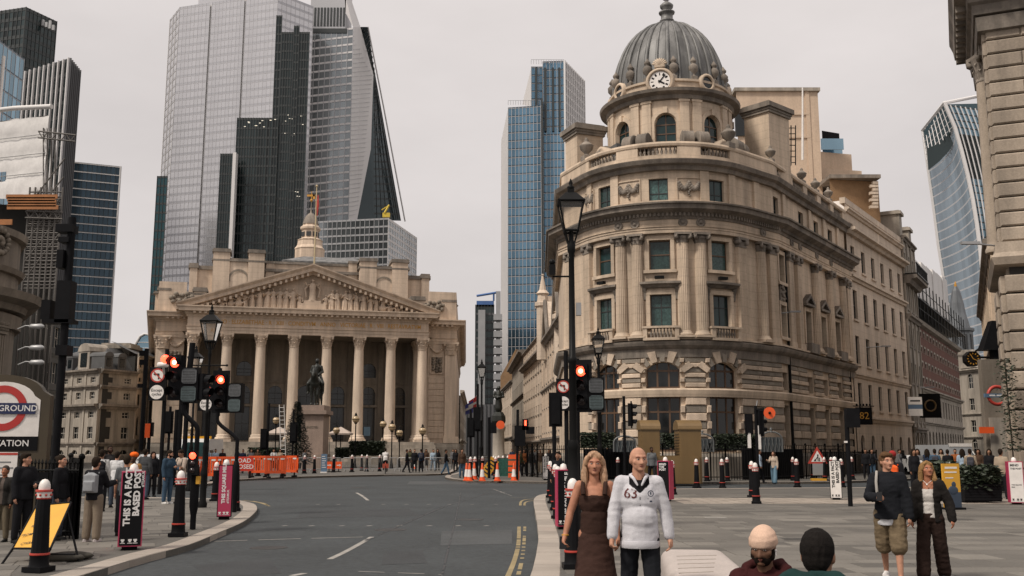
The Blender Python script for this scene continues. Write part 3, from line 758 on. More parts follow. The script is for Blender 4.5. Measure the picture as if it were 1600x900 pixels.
 z_dc0,z_dc1=D(152),D(141.5); z_at=D(125); z_sp0,z_sp1=D(222),D(192)
 dw=[]
 for k in range(8):
  ph=-q+k*math.pi/4
  ph=(ph+math.pi)%(2*math.pi)-math.pi
  dw.append(ph)
 holes=[(Rd*p-.70,Rd*p+.70,D(224),D(190),.66)for p in dw if abs(p)<2.9]
 m_=MB(); circ.wall(m_,-Rd*math.pi,Rd*math.pi,zd-.6,z_dc0+.3,holes,rd=.35,step=.3); drum=m_.build('drum',M_stone,root,world=True)
 dk=MB(); dk.lathe([(3.6,z_uc1),(3.6,z_dc0)],24,(DX,AY,0)); dk.build('drum_lining',M_framed,root,world=True)
 for p in dw:
  if abs(p)>2.9:continue
  window(root,circ,Rd*p,1.4,D(224),D(190),-.28,.66,cols=2,rows=(.55,),bar=.07,fr=.08)
  am=MB()
  for k in range(13):
   an=math.pi*k/12; n2=math.pi*(k+1)/12
   if k<12:
    for(ra,rb,d1)in((.72,1.0,.1),):
     c0,c1=Rd*p,D(190.5); pts=[(c0-ra*math.cos(an),c1+ra*math.sin(an)),(c0-ra*math.cos(n2),c1+ra*math.sin(n2)),(c0-rb*math.cos(n2),c1+rb*math.sin(n2)),(c0-rb*math.cos(an),c1+rb*math.sin(an))]
     fr=[(*circ.at(s_,d1),z)for s_,z in pts]; bk=[(*circ.at(s_,-.02),z)for s_,z in pts]; am.add(fr+bk,[(0,3,2,1),(0,1,5,4),(2,3,7,6)])
  circ.block(am,Rd*p-1.0,Rd*p-.72,0,.1,D(222),D(190.5)); circ.block(am,Rd*p+.72,Rd*p+1.0,0,.1,D(222),D(190.5))
  circ.block(am,Rd*p-.14,Rd*p+.14,0,.2,D(190.5)+.68,D(190.5)+1.1)
  am.build('arch_surround',M_stone,root,world=True)
  for u in(-.42,.42):
   t=Rd*(p+math.pi/8)+u; pm=MB(); circ.block(pm,t-.3,t+.3,-.02,.16,zd,z_dc0); circ.block(pm,t-.36,t+.36,-.02,.2,z_dc0-.25,z_dc0-.1); pm.build('drum_pilaster',M_stone,root,world=True)
  for u in(-.42,.42):
   a=p+math.pi/8; t=Rd*a+u
   M=Matrix.Translation((*circ.at(t,.62),z_par+.48))@Matrix.Rotation(circ.ang(t),4,'Z')@Matrix.Rotation(math.pi/2,4,'Y')
   sm=MB(); sm.lathe([(.12,-.36),(.62,-.36),(.66,-.33),(.61,-.28),(.65,-.18),(.61,-.1),(.65,0),(.61,.1),(.65,.18),(.61,.28),(.66,.33),(.62,.36),(.12,.36)],20,M=M); sm.build('scroll_buttress',M_cornice,root,world=True)
 def ring(name,prof,m=M_stone,n=64):
  mb=MB(); mb.lathe(prof,n,(DX,AY,0),smooth=False,cap=False); return mb.build(name,m,root,world=True)
 ring('drum_base',[(Rd+.12,zd-.6),(Rd+.12,D(226)),(Rd,D(223))])
 ring('drum_cornice',[(Rd,z_dc0-.1),(Rd+.2,z_dc0-.05),(Rd+.25,z_dc0+.2),(Rd+.62,z_dc0+.36),(Rd+.68,z_dc1+.1),(Rd+.1,z_dc1+.25),(Rd-.3,z_dc1+.25)],M_cornice)
 ring('drum_attic',[(Rd-.05,z_dc1+.1),(Rd-.05,z_dc1+.35),(Rd-.12,z_dc1+.4),(Rd-.12,z_at),(Rd+.0,z_at+.05),(Rd+.0,z_at+.2),(Rd-.5,z_at+.25)])
 zs=z_at+.1; Hd=Zat(40,67)-zs; R1=3.92
 dome_p=[(R1*math.cos(a_)**.96 if a_<1.5 else .25,Hd*math.sin(a_))for a_ in[math.pi/2*k/16 for k in range(17)]]
 dm=MB(); dm.lathe(dome_p,64,(DX,AY,zs),cap=False); dome=dm.build('dome',M_lead,root,world=True)
 ribs=[]
 for k in range(32):
  a_=2*math.pi*k/32+q; mb=MB(); w=.10 if k%2 else .15
  mb.tube([(DX+(r+.02)*math.sin(a_),AY-(r+.02)*math.cos(a_),zs+z)for r,z in dome_p[:-1]],[max(.03,w*(.4+.6*r/R1))for r,z in dome_p[:-1]],6); mb.build('dome_rib',M_lead,dome,world=True)
 fn=MB(); zt=zs+Hd-.12
 fn.lathe([(.75,-.15),(.6,.1),(.5,.14),(.5,.35),(.56,.4),(.5,.5),(.42,.55),(.42,.95),(.55,1.0),(.58,1.1),(.3,1.2),(.22,1.3),(.45,1.45),(.48,1.62),(.3,1.8),(.15,1.9),(.12,2.0),(.26,2.1),(.26,2.22),(.1,2.4),(.06,2.6),(.01,2.9)],16,(DX,AY,zt))
 fn.build('finial',M_lead,root,world=True)
 Ra=Rd-.12; ac=Path([('A',DX,AY,Ra,-math.pi,math.pi)],-Ra*math.pi)
 pc_=R_(-17); zc_=D(124.5)
 def cm(ph,d,z):x,y=ac.at(Ra*ph,d); return Matrix.Translation((x-AX,y-AY,z))@Matrix.Rotation(ph,4,'Z')@Matrix.Rotation(math.pi/2,4,'X')
 ck=MB(); ck.lathe([(.95,-.8),(.95,.15),(.85,.25),(.75,.25),(.73,.14),(.66,.12)],32,M=cm(pc_,.05,zc_)); clock=ck.build('clock',M_stone,root)
 fm=MB(); fm.lathe([(.69,0),(.69,.02)],32,M=cm(pc_,.19,zc_)); face=fm.build('clock_face',M_white,clock)
 nm_=MB()
 for k in range(12):
  a_=k*math.pi/6; Mx=cm(pc_,.215,zc_)@Matrix.Rotation(a_,4,'Z'); w=(.03,.05,.035)[k%3]
  nm_.box(-w,w,.42,.60,-.005,.005,M=Mx)
  if k%3:nm_.box(-.075,-.045,.42,.60,-.005,.005,M=Mx)
 nm_.build('numerals',M_black,clock)
 hm=MB()
 for a_,l,w in((-R_(122),.36,.05),(-R_(40),.57,.035)):hm.box(-w,w,-.12,l,-.008,.012,M=cm(pc_,.235 if l>.5 else .222,zc_)@Matrix.Rotation(a_,4,'Z'))
 hm.build('clock_hand',M_black,clock)
 sh=MB()
 for k in range(-4,5):
  Mx=cm(pc_,.1,zc_+1.12)@Matrix.Rotation(k*.3,4,'Z'); sh.ball((0,.3,0),.09,7,5,sc=(1,3.2,1),M=Mx)
 sh.box(-.34,.34,-.1,.06,-.12,.12,M=cm(pc_,.1,zc_+1.1)); sh.build('shell_crest',M_stone,clock)
 for ph in(R_(-62),R_(28),R_(73),R_(-107)):
  om=MB(); om.lathe([(.62,-.5),(.62,.15),(.5,.22),(.42,.2),(.42,.02)],24,M=cm(ph,.0,zc_+.05)); o=om.build('oculus',M_stone,root)
  gm=MB(); gm.lathe([(.45,0),(.45,.03)],20,M=cm(ph,.06,zc_+.05)); gm.build('pane',M_glassd,o)
 urn=MB(); urn.box(-.2,.2,-.2,.2,-.1,.2); urn.lathe([(.2,.2),(.1,.32),(.12,.4),(.3,.62),(.32,.9),(.2,1.05),(.1,1.12),(.2,1.2),(.22,1.32),(.1,1.48),(.02,1.62)],12)
 ume=urn.mesh('urn',M_cornice)
 for k in range(8):
  for u in(-.17,.17):
   ph=R_(-17)+(k+.5)*math.pi/4+u; x,y=ac.at(Ra*ph,-.12); link('urn',ume,root,(x-AX,y-AY,z_at+.25),ph)
 big=MB(); big.box(-.3,.3,-.3,.3,-.05,.3); big.lathe([(.28,.3),(.14,.42),(.16,.5),(.42,.75),(.46,.95),(.5,1.02),(.42,1.08),(.3,1.2),(.12,1.35),(.16,1.42),(.05,1.6)],14)
 bme=big.mesh('urn',M_cornice)
 for t in(-half-.3,half-.6,SR+.4,SR+3.75,SR+7.05,SR+10.3,SR+13.6):
  x,y=path.at(t,-.14); link('urn',bme,root,(x-AX,y-AY,z_par),path.ang(t),scale=1.0 if t<SR else .75)
  # ---- roofs and chimney stacks
 rf=MB(); zr=z_par-.3
 pts=[path.at(t,-.5)for t in(A,SL,-half,half,SR,B)]
 rf.prism([(p[0],p[1])for p in pts]+[(er[0]-8,er[1]+6),(el[0]+9,el[1]+4)],z_uc1-.4,z_uc1+.05); rf.build('roof',M_lead,root,world=True)
 for(side_,t0)in((1,half+.6),(-1,-half-.4)):
  a_=path.ang(t0); mb=MB(); x,y=path.at(t0,-2.3)
  mb.box(-1.5,1.5,-.6,3.0,z_uc1,z_par+1.0,M=Matrix.Translation((x,y,0))@Matrix.Rotation(a_,4,'Z')); mb.build('mansard',M_slate,root,world=True)
  dr_=MB(); xx,yy=path.at(t0-side_*.2,-1.5); Md=Matrix.Translation((xx,yy,z_par+.25))@Matrix.Rotation(a_,4,'Z')@Matrix.Rotation(math.pi/2,4,'X'); dr_.lathe([(.75,-.5),(.78,.4),(.6,.4)],16,M=Md); dr_.build('round_dormer',M_stone,root,world=True)
 for(px_,yb,yt,w,Y)in((1204,250,168,2.5,67.5),(909,258,200,1.9,67.5)):
  p=P(px_,yb,Y); zt=Zat(yt,Y); mb=MB(); an=R_(42)if px_>1000 else R_(-68)
  Mz=Matrix.Translation((p.x,p.y,0))@Matrix.Rotation(an,4,'Z')
  mb.box(-w*.5,w*.5,-.8,1.2,z_uc1,zt-.8,M=Mz); st_=mb.build('chimney_stack',M_stone,root,world=True)
  cm_=MB(); cm_.box(-w*.5-.12,w*.5+.12,-.92,1.32,zt-.8,zt-.62,M=Mz); cm_.box(-w*.5-.3,w*.5+.3,-1.1,1.5,zt-.45,zt-.12,M=Mz); cm_.box(-w*.5-.18,w*.5+.18,-.98,1.38,zt-.62,zt-.45,M=Mz); cm_.box(-w*.5-.1,w*.5+.1,-.9,1.3,zt-.12,zt,M=Mz); cm_.build('chimney_cap',M_cornice,st_,world=True)
 for t in(R0+1.75,R0+16.1):
  mb=MB(); x,y=path.at(t,.1); mb.tube([(x,y,.3),(x,y,z_cap)],.09,8); mb.build('drainpipe',M_iron,root,world=True)
 bk=MB(); ply=[path.at(t,-1.3)for t in(A,SL,-half)]+[path.at(t,-1.3)for t in[-half+half*2*k/10 for k in range(11)]]+[path.at(t,-1.3)for t in(SR,B)]
 return root,path,dict(z_par=z_par,SR=SR,SL=SL,half=half,A=A,B=B,er=er,el=el,z_uc1=z_uc1)
bank_root,bank_path,BK=cornhill()
# ================================================================ PORTICOED EXCHANGE WITH PEDIMENT
def corinthian(h,r,top_r):
 """capital of height h on a shaft of radius top_r"""
 m=MB(); m.lathe([(top_r,0),(top_r*1.12,.04*h),(top_r,.09*h),(top_r*1.02,.5*h),(top_r*1.45,.86*h)],14)
 for row,(z0,z1,n,o)in enumerate(((.08,.42,8,0),(.3,.66,8,.5))):
  for k in range(n):
   M=Matrix.Rotation((k+o)*2*math.pi/n,4,'Z'); w=top_r*.36; d=top_r*(1.08+.04*row)
   m.add([M@Vector(v)for v in((d-.06,-w,z0*h),(d-.06,w,z0*h),(d+.03,w*1.05,(z0+.7*(z1-z0))*h),(d+.03,-w*1.05,(z0+.7*(z1-z0))*h),(d+.24*top_r,w*.55,z1*h),(d+.24*top_r,-w*.55,z1*h),(d+.34*top_r,0,(z1-.08)*h))],[(0,1,2,3),(3,2,4,5),(5,4,6)])
 for k in range(4):
  M=Matrix.Rotation(math.pi/4+k*math.pi/2,4,'Z')@Matrix.Translation((top_r*1.5,0,.8*h))@Matrix.Rotation(math.pi/2,4,'X')
  m.lathe([(.02,-.06),(.14*h,-.07),(.14*h,.07),(.02,.06)],8,M=M)
 a=top_r*1.42
 pts=[]
 for k in range(4):
  for f in(-1,-.5,0,.5):
   an=k*math.pi/2; x,y=a*(1-.16*(1-f*f)),a*f; pts.append((x*math.cos(an)-y*math.sin(an),x*math.sin(an)+y*math.cos(an)))
 m.prism(pts,.87*h,h); return m
def exchange():
 an=R_(14); O=Vector((-36.7,114,0)); e=Vector((math.cos(an),math.sin(an))); nrm=Vector((math.sin(an),-math.cos(an)))
 s=3.8; W7=7*s
 def w2(t,d):return O.x+e.x*t+nrm.x*d,O.y+e.y*t+nrm.y*d
 front=Path([('L',*w2(-20,0),*w2(W7+20,0))],-20)
 root=thing('exchange_building','long porticoed stone exchange with eight columns and sculpted pediment','building',(O.x+e.x*W7/2,O.y+e.y*W7/2,0),group=None)
 H_=lambda px,py,d=0.:front.hit(px,py,d)
 zb=2.6; za=15.0; zf0=15.75; zf1=16.85; zc1=18.0; dep=6.5; wd=-3.4
 tl=H_(240,600,wd)[0]; tr=H_(712,600,wd)[0]
 fl_a,fr_a=R_(109.5),R_(92.6)
 pl,pr=w2(tl,wd),w2(tr,wd); LF=60
 pth=Path([('L',pl[0]+LF*math.cos(fl_a),pl[1]+LF*math.sin(fl_a),*pl),('L',*pl,*pr),('L',*pr,pr[0]+LF*math.cos(fr_a),pr[1]+LF*math.sin(fr_a))],tl-LF)
 A,B=pth.s0,pth.s1
 def mk(name,m,parent=root,kind=None,label=None):
  class C_:pass
  mb=MB(); mb._n=(name,m,parent,kind,label); return mb
 def fin(mb):n,m,p,k,l=mb._n; return mb.build(n,m,p,world=True,kind=k,label=l)
 # ---- main block walls; behind the columns the wall is darker and pierced
 c0,c1=-1.2,W7+1.2
 wing_holes=[]
 bays=[s*(k+.5)for k in range(7)]
 bw=-dep
 back=Path([('L',*w2(c0,bw),*w2(c1,bw))],c0)
 holes=[]
 for k,t in enumerate(bays):
  if k==3:holes.append((t-1.35,t+1.35,zb,8.2,1.35))
  else:holes.append((t-.85,t+.85,zb+.2,6.9,0)); holes.append((t-.85,t+.85,7.2,8.6,.85));
  if k in(1,5):holes.append((t-.9,t+.9,10.6,11.5,.9))
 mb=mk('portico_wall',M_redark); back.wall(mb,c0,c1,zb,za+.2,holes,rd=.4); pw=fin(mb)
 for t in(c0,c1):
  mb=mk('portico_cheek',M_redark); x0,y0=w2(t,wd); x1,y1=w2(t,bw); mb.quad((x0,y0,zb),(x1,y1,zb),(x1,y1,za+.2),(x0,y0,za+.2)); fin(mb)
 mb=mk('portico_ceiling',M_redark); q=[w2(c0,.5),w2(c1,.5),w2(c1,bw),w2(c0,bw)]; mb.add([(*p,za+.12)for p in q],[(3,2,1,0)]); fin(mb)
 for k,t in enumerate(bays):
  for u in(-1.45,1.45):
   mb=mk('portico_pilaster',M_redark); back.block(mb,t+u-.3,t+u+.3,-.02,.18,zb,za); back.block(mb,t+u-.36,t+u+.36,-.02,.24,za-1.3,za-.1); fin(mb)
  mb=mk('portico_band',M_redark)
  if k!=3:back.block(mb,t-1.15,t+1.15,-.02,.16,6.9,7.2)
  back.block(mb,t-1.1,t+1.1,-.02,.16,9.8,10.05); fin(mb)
  hs=[h for h in holes if abs((h[0]+h[1])/2-t)<.1]
  for h in hs:window(root,back,t,h[1]-h[0],h[2],h[3],-.3,h[4],cols=2,rows=(.5,),fm=M_framed,gm=M_glassd)
 sign=mk('notice_panel',mat('pale_blue_panel',(.18,.3,.4),.5)); back.block(sign,bays[5]-.5,bays[5]+.3,.05,.12,zb+.8,zb+1.9); fin(sign)
 # ---- wings
 for a,b in((A,c0),(c1,B)):
  mb=mk('wing_wall',M_restone); pth.wall(mb,a,b,0,21.4,(),d=0); fin(mb)
 def stone_rows(t0,t1,z0,z1,n,d=.07):
  for i in range(n):
   k=2 if(t1-t0)>2.5 else 1
   for j in range(k):
    a=t0+(t1-t0)*j/k+.015; b=t0+(t1-t0)*(j+1)/k-.015; u=z0+(z1-z0)*i/n+.015; v=z0+(z1-z0)*(i+1)/n-.03
    x,y=pth.at(a,0); M=Matrix.Translation((x,y,0))@Matrix.Rotation(pth.ang(a),4,'Z'); mb=mk('stone_block',M_restone); mb.bbox(0,b-a,-d,.02,u,v,.03,M=M); fin(mb)
 for a,b in((tl+1.45,c0-.1),(c1+.1,tr-1.45)):stone_rows(a,b,3.0,10.6,10)
 pcap=corinthian(1.5,.6,.62)
 for t in(tl+.75,tr-.75):
  mb=mk('corner_pilaster',M_recol); pth.block(mb,t-.68,t+.68,-.1,.28,zb+.7,13.4); pth.block(mb,t-.85,t+.85,-.1,.45,zb-.1,zb+.5); pth.block(mb,t-.78,t+.78,-.1,.38,zb+.5,zb+.7); o=fin(mb)
  x,y=pth.at(t,.0); mb=mk('capital',M_restone,o); M=Matrix.Translation((x,y,13.4))@Matrix.Rotation(an,4,'Z')@Matrix.Diagonal((1.15,.75,1.05,1)); mb.merge(pcap,M); fin(mb)
 for a,b in((tl+1.6,c0-.3),(c1+.3,tr-1.6)):
  m_=(a+b)/2; mb=mk('relief_panel',M_restone)
  for(p,q,u,v)in((m_-.85,m_+.85,11.0,11.12),(m_-.85,m_+.85,13.1,13.22),(m_-.85,m_-.73,11.0,13.2),(m_+.73,m_+.85,11.0,13.2)):pth.block(mb,p,q,0,.14,u,v)
  o=fin(mb); mb=mk('carving',M_redark,o)
  for k in range(16):
   x,y=pth.at(m_+.5*math.sin(k*2.1),.06); mb.ball((x,y,11.35+k*.11),random.uniform(.14,.26),7,5)
  fin(mb); mb=mk('swag',M_restone)
  for k in range(11):
   f=-1+k/5; x,y=pth.at(m_+f*.95,.1); mb.ball((x,y,14.5-.75*(1-f*f)),.2-.08*abs(f),7,5)
  fin(mb)
  # ---- stepped base
 for k in range(6):
  mb=mk('step',M_greystone); d=1.1+(6-k)*.42; z0,z1=k*(zb-.35)/6,(k+1)*(zb-.35)/6
  front.block(mb,-1.5,W7+1.5,-dep,d,z0,z1-.004*0); fin(mb)
 mb=mk('podium',M_greystone); front.block(mb,-1.4,W7+1.4,-dep-.3,1.05,0,zb-.002); fin(mb)
 mb=mk('wing_plinth',M_greystone); pth.sweep(mb,A,c0-.1,[(-.1,0),(.5,0),(.5,zb-.6),(.4,zb-.1),(-.1,zb-.1)]); pth.sweep(mb,c1+.1,B,[(-.1,0),(.5,0),(.5,zb-.6),(.4,zb-.1),(-.1,zb-.1)]); fin(mb)
 # ---- columns
 hs_=za-zb; r0,r1=.645,.545; cap_h=1.5
 cm=MB(); cm.box(-.92,.92,-.92,.92,0,.28)
 cm.lathe([(.9,.28),(.92,.38),(.86,.5),(.74,.56),(.78,.68),(.74,.78),(r0,.84)],20)
 cm.lathe([(r0-(r0-r1)*(k/8)**1.7,.84+(hs_-cap_h-.84)*k/8)for k in range(9)],24,cap=False)
 cme=cm.mesh('column',M_recol); kme=corinthian(cap_h,r0,r1).mesh('capital',M_restone); base=root.location
 for k in range(8):
  x,y=w2(k*s,0); o=link('column',cme,root,(x-base.x,y-base.y,zb),an); link('capital',kme,o,(0,0,hs_-cap_h))
 for k in(0,7):
  x,y=w2(k*s,-3.6); o=link('column',cme,root,(x-base.x,y-base.y,zb),an); link('capital',kme,o,(0,0,hs_-cap_h))
  # ---- entablature of the portico (front and returns) and of the wings
 ent=Path([('L',*w2(-.65,wd),*w2(-.65,.62)),('L',*w2(-.65,.62),*w2(W7+.65,.62)),('L',*w2(W7+.65,.62),*w2(W7+.65,wd))],0)
 def ecourse(name,prof,m=M_restone,paths=None):
  for p_,a,b in(paths or[(ent,ent.s0,ent.s1),(pth,A,c0+.5),(pth,c1-.5,B)]):
   mb=mk(name,m); pr_=prof if p_ is ent else[(d+.1,z-.25+(.0))for d,z in prof]; p_.sweep(mb,a,b,pr_); fin(mb)
 ecourse('architrave',[(-.6,za),(.0,za),(.0,za+.32),(.05,za+.33),(.05,zf0-.12),(.14,zf0-.04),(.14,zf0),(-.6,zf0)])
 ecourse('frieze',[(-.6,zf0),(.0,zf0),(.0,zf1),(-.6,zf1)])
 ecourse('cornice',[(-.6,zf1),(.1,zf1),(.16,zf1+.2),(.3,zf1+.28),(.36,zf1+.5),(.95,zf1+.55),(.98,zf1+.85),(1.12,zc1-.1),(1.12,zc1),(-.6,zc1)],M_restone)
 for p_,a,b,dd,dz in((ent,ent.s0,ent.s1,0,0),(pth,A,c0,.1,-.25),(pth,c1,B,.1,-.25)):
  mb=mk('modillions',M_restone,kind='stuff'); t=a+.3
  while t<b-.2:
   if not any(abs(t-g[1])<.45 for g in p_.g[:-1]):p_.block(mb,t,t+.28,.3+dd,.82+dd,zf1+.3+dz,zf1+.545+dz)
   t+=.62
  fin(mb)
 tx,ty=w2(W7/2+.8,.645)
 link('inscription',text_mesh('ANNO · ELIZABETHAE · R · XIII · CONDITVM · ANNO · VICTORIAE · R · VIII · RESTAVRATVM',.70,M_gold,.004,.02,sx=.86),root,(tx-base.x,ty-base.y,(zf0+zf1)/2),rot=(math.pi/2,0,an))
 # ---- pediment
 xl,xr=-1.9,W7+1.9; apex=23.35; mid=W7/2; rise=apex-zc1; half=mid-xl; sl=math.hypot(half,rise)
 ang=math.atan2(rise,half)
 mb=mk('tympanum',M_restone); P0,P1,P2=w2(xl+1.2,.1),w2(xr-1.2,.1),w2(mid,.1); mb.add([(*P0,zc1-.02),(*P1,zc1-.02),(*P2,apex-.7)],[(0,1,2)]); tym=fin(mb)
 for sx in(-1,1):
  mb=mk('raking_cornice',M_restone)
  prof=[(-.3,-1.05),(.72,-1.05),(.78,-.82),(1.4,-.74),(1.45,-.4),(1.72,-.1),(1.74,.02),(-dep,.02),(-dep,-.5),(-.3,-.5)]
  ends=[(xl if sx<0 else xr,zc1+.02+.25),(mid,apex)]
  vs=[]
  for t,z in ends:
   for d,dz in prof:vs.append((*w2(t,d),z+dz/math.cos(ang)))
  n=len(prof); fs=[(i,(i+1)%n,n+(i+1)%n,n+i)for i in range(n)]
  if sx>0:fs=[f[::-1]for f in fs]
  mb.add(vs,fs); mb.add(vs[:n],[tuple(range(n))]); fin(mb)
  mb=mk('raking_modillions',M_restone,kind='stuff'); k=1
  while k*.62<half-1:
   t=mid+sx*k*.62; z=apex-rise*(k*.62)/half; c=[(t-.13,z),(t+.13,z)]
   front.block(mb,t-.13,t+.13,.7,1.3,z-1.18-.0,z-.82); k+=1
  fin(mb)
  mb=mk('portico_roof',M_lead); q=[w2(xl if sx<0 else xr,1.5),w2(mid,1.5),w2(mid,-14),w2(xl if sx<0 else xr,-14)]; zz=[zc1+.3,apex+.03,apex+.03,zc1+.3]
  mb.add([(*p,z)for p,z in zip(q,zz)],[(0,1,2,3)]); fin(mb)
 def figure(t,h,lean=0.,pose=0,wide=1.0):
  mb=mk('relief_figure',M_restone,tym); x,y=w2(t,.42); u=h/1.8; M=Matrix.Translation((x,y,zc1))@Matrix.Rotation(an,4,'Z')@Matrix.Rotation(lean,4,'Y')@Matrix.Scale(u,4)
  if pose==0:
   mb.lathe([(.30,0),(.27,.1),(.24,.45),(.25,.85),(.2,1.0),(.25,1.25),(.24,1.38),(.1,1.5),(.07,1.56)],9,sq=.75,M=M)
   for k in range(6):a_=k*math.pi/3; mb.tube([M@Vector((.26*math.cos(a_),.2*math.sin(a_),.02)),M@Vector((.2*math.cos(a_),.16*math.sin(a_),.95))],.045*u,5)
   mb.ball((0,-.03,1.68),.12,8,6,M=M); sgn=random.choice((-1,1))
   mb.tube([M@Vector((-.24,0,1.36)),M@Vector((-.34,-.12,1.08)),M@Vector((-.16,-.3,1.0+.3*(sgn>0)))],[.08*u,.07*u,.05*u],6)
   mb.tube([M@Vector((.24,0,1.36)),M@Vector((.36,-.08,1.1)),M@Vector((.3,-.28,.9+.5*(sgn<0)))],[.08*u,.07*u,.05*u],6)
  elif pose==1:
   mb.ball((0,0,.35),.36,9,6,sc=(1.1,.8,.9),M=M); mb.lathe([(.28,.4),(.2,.7),(.24,.95),(.1,1.1)],9,sq=.8,M=M); mb.ball((.04,-.04,1.24),.13,8,6,M=M)
   mb.tube([M@Vector((.2,0,.9)),M@Vector((.5,-.15,.7)),M@Vector((.62,-.2,.95))],.075*u,6); mb.tube([M@Vector((.1,-.1,.35)),M@Vector((.5,-.25,.5)),M@Vector((.55,-.2,.05))],.11*u,6)
  else:
   mb.tube([M@Vector((-.9,0,.14)),M@Vector((-.3,0,.26)),M@Vector((.2,0,.42)),M@Vector((.5,0,.8))],[.1*u,.2*u,.22*u,.15*u],8); mb.ball((.6,0,1.05),.14,8,6,M=M); mb.tube([M@Vector((.5,0,.8)),M@Vector((.85,-.1,.5)),M@Vector((1.0,-.1,.1))],.08*u,6)
  fin(mb)
 def cap_at(t):return(apex-zc1-1.25)*(1-abs(t-mid)/half)
 mb=mk('figure_plinth',M_restone,tym); front.block(mb,mid-1.6,mid+1.6,.1,.9,zc1,zc1+.75); front.block(mb,mid-1.0,mid+1.0,.1,.8,zc1+.75,zc1+1.1); fin(mb)
 t=mid;
 mb=mk('relief_figure',M_restone,tym); x,y=w2(mid,.5); M=Matrix.Translation((x,y,zc1+1.1))@Matrix.Rotation(an,4,'Z')@Matrix.Scale(1.42,4)
 mb.lathe([(.36,0),(.3,.2),(.26,.9),(.3,1.25),(.26,1.4),(.1,1.52),(.07,1.58)],10,sq=.7,M=M); mb.ball((0,-.03,1.7),.13,8,6,M=M)
 for sx in(-1,1):mb.tube([M@Vector((sx*.25,0,1.38)),M@Vector((sx*.5,-.1,1.3)),M@Vector((sx*.62,-.15,1.55))],.08,6); mb.tube([M@Vector((sx*.3,.05,1.4)),M@Vector((sx*.62,.05,1.0)),M@Vector((sx*.5,.05,.3))],.13,6)
 fin(mb)
 for sx in(-1,1):
  u=1.5
  while u<half-3.0:
   mh=cap_at(mid+sx*u)
   if mh>1.9:figure(mid+sx*u,min(2.55,mh*random.uniform(.86,.98))if u>2.2 else 1.9,lean=random.uniform(-.08,.08)); u+=random.uniform(.62,.85)
   elif mh>1.15:figure(mid+sx*u,mh*1.45*.93,lean=random.uniform(-.1,.1),pose=1); u+=random.uniform(.8,1.05)
   else:figure(mid+sx*u,mh*1.25,pose=2); u+=1.6
   # ---- attic storey: steps, towers with blind arches, parapets with caps
 def attic(px0,px1,yb,yt,d,name='attic_block',cap=.35,over=.22,dpt=5.):
  t0=H_(px0,yt,d)[0]; t1,zt=H_(px1,yt,d); _,zt0=H_((px0+px1)/2,yt,d); zb_=yb if isinstance(yb,float)else H_((px0+px1)/2,yb,d)[1]
  mb=mk(name,M_restone); front.block(mb,t0,t1,d-dpt,d,zb_,zt0-cap); o=fin(mb)
  if cap:mb=mk('coping',M_cornice,o); front.block(mb,t0-over,t1+over,d-dpt,d+over,zt0-cap,zt0-cap*.45); front.block(mb,t0-over*.5,t1+over*.5,d-dpt,d+over*.5,zt0-cap*.45,zt0); fin(mb)
  return t0,t1,zb_,zt0
 attic(243,322,17.4,456,wd-.3,'wing_parapet',.3); attic(646,713,17.4,474,wd-.3,'wing_parapet',.3)
 for a,b,yt in((248,266,447),(303,323,449),(643,664,463),(692,712,466)):attic(a,b,17.4,yt,wd-.1,'parapet_pier',.5,.15,2.2)
 attic(298,334,17.4,415,wd-5,'attic_block',.5); attic(636,670,17.4,431,wd-5,'attic_block',.5)
 attic(297,309,17.4,411,wd-4.6,'attic_pier',.6,.15,2); attic(659,671,17.4,428,wd-4.6,'attic_pier',.6,.15,2)
 for pa,pb,ya,yb_,ym in((334,414,404,404,388),(563,638,416,417,403)):
  t0,t1,z0,z1=attic(pa,pb,17.4,ya,wd-4,'attic_tower',.4)
  for k,(x0,x1)in enumerate(((pa,pa+26),(pb-25,pb))):attic(x0,x1,20.0,ym+(0 if k==0 else 2),wd-3.8,'tower_pier',.45,.15,3)
  tm_=(t0+t1)/2; am=mk('blind_arch',M_redark)
  for k in range(12):
   a0_,a1_=math.pi*k/12,math.pi*(k+1)/12; c=[]
   for r,a_ in((1.02,a0_),(1.02,a1_),(1.25,a1_),(1.25,a0_)):c.append((*w2(tm_-r*math.cos(a_),wd-3.92),z1-2.6+r*math.sin(a_)))
   am.add(c,[(0,3,2,1)])
  front.block(am,tm_-1.55,tm_-1.0,wd-4.05,wd-3.85,z1-2.85,z1-2.6); front.block(am,tm_+1.0,tm_+1.55,wd-4.05,wd-3.85,z1-2.85,z1-2.6); fin(am)
 attic(412,566,17.4,411,wd-5.5,'attic_block',.3)
 mb=mk('attic_course',M_cornice); t0,z=H_(414,422,wd-5.4); t1,_=H_(563,425,wd-5.4); front.block(mb,t0,t1,wd-5.6,wd-5.0,z-.2,z+.15); fin(mb)
 for a in(416,545):attic(a,a+13,17.4,408,wd-5.2,'attic_pier',.3,.1,1.0)
 for a,b,sx in((268,300,1),(665,692,-1)):
  mb=mk('parapet_carving',M_redark)
  for k in range(14):
   f=k/13; t,z=H_(a+(b-a)*f,462+(16 if sx<0 else 3)+6*math.sin(k*1.7),wd); x,y=w2(t,wd+.15); mb.ball((x,y,z),random.uniform(.2,.38),7,5)
  fin(mb)
 mb=mk('lead_roof',M_lead); t0,_=H_(440,410,-16); t1,_=H_(590,410,-16); zl=H_(500,402,-16)[1]
 a=[w2(t0,-16),w2(t1,-16),w2(t1-4,-30),w2(t0+4,-30)]; c=[w2(t0+3,-19),w2(t1-3,-19),w2(t1-6,-28),w2(t0+6,-28)]
 mb.add([(*p,20)for p in a]+[(*p,zl-.6)for p in a]+[(*p,zl+.6)for p in c],[(0,1,5,4),(1,2,6,5),(2,3,7,6),(3,0,4,7),(4,5,9,8),(5,6,10,9),(6,7,11,10),(7,4,8,11),(8,9,10,11)]); fin(mb)
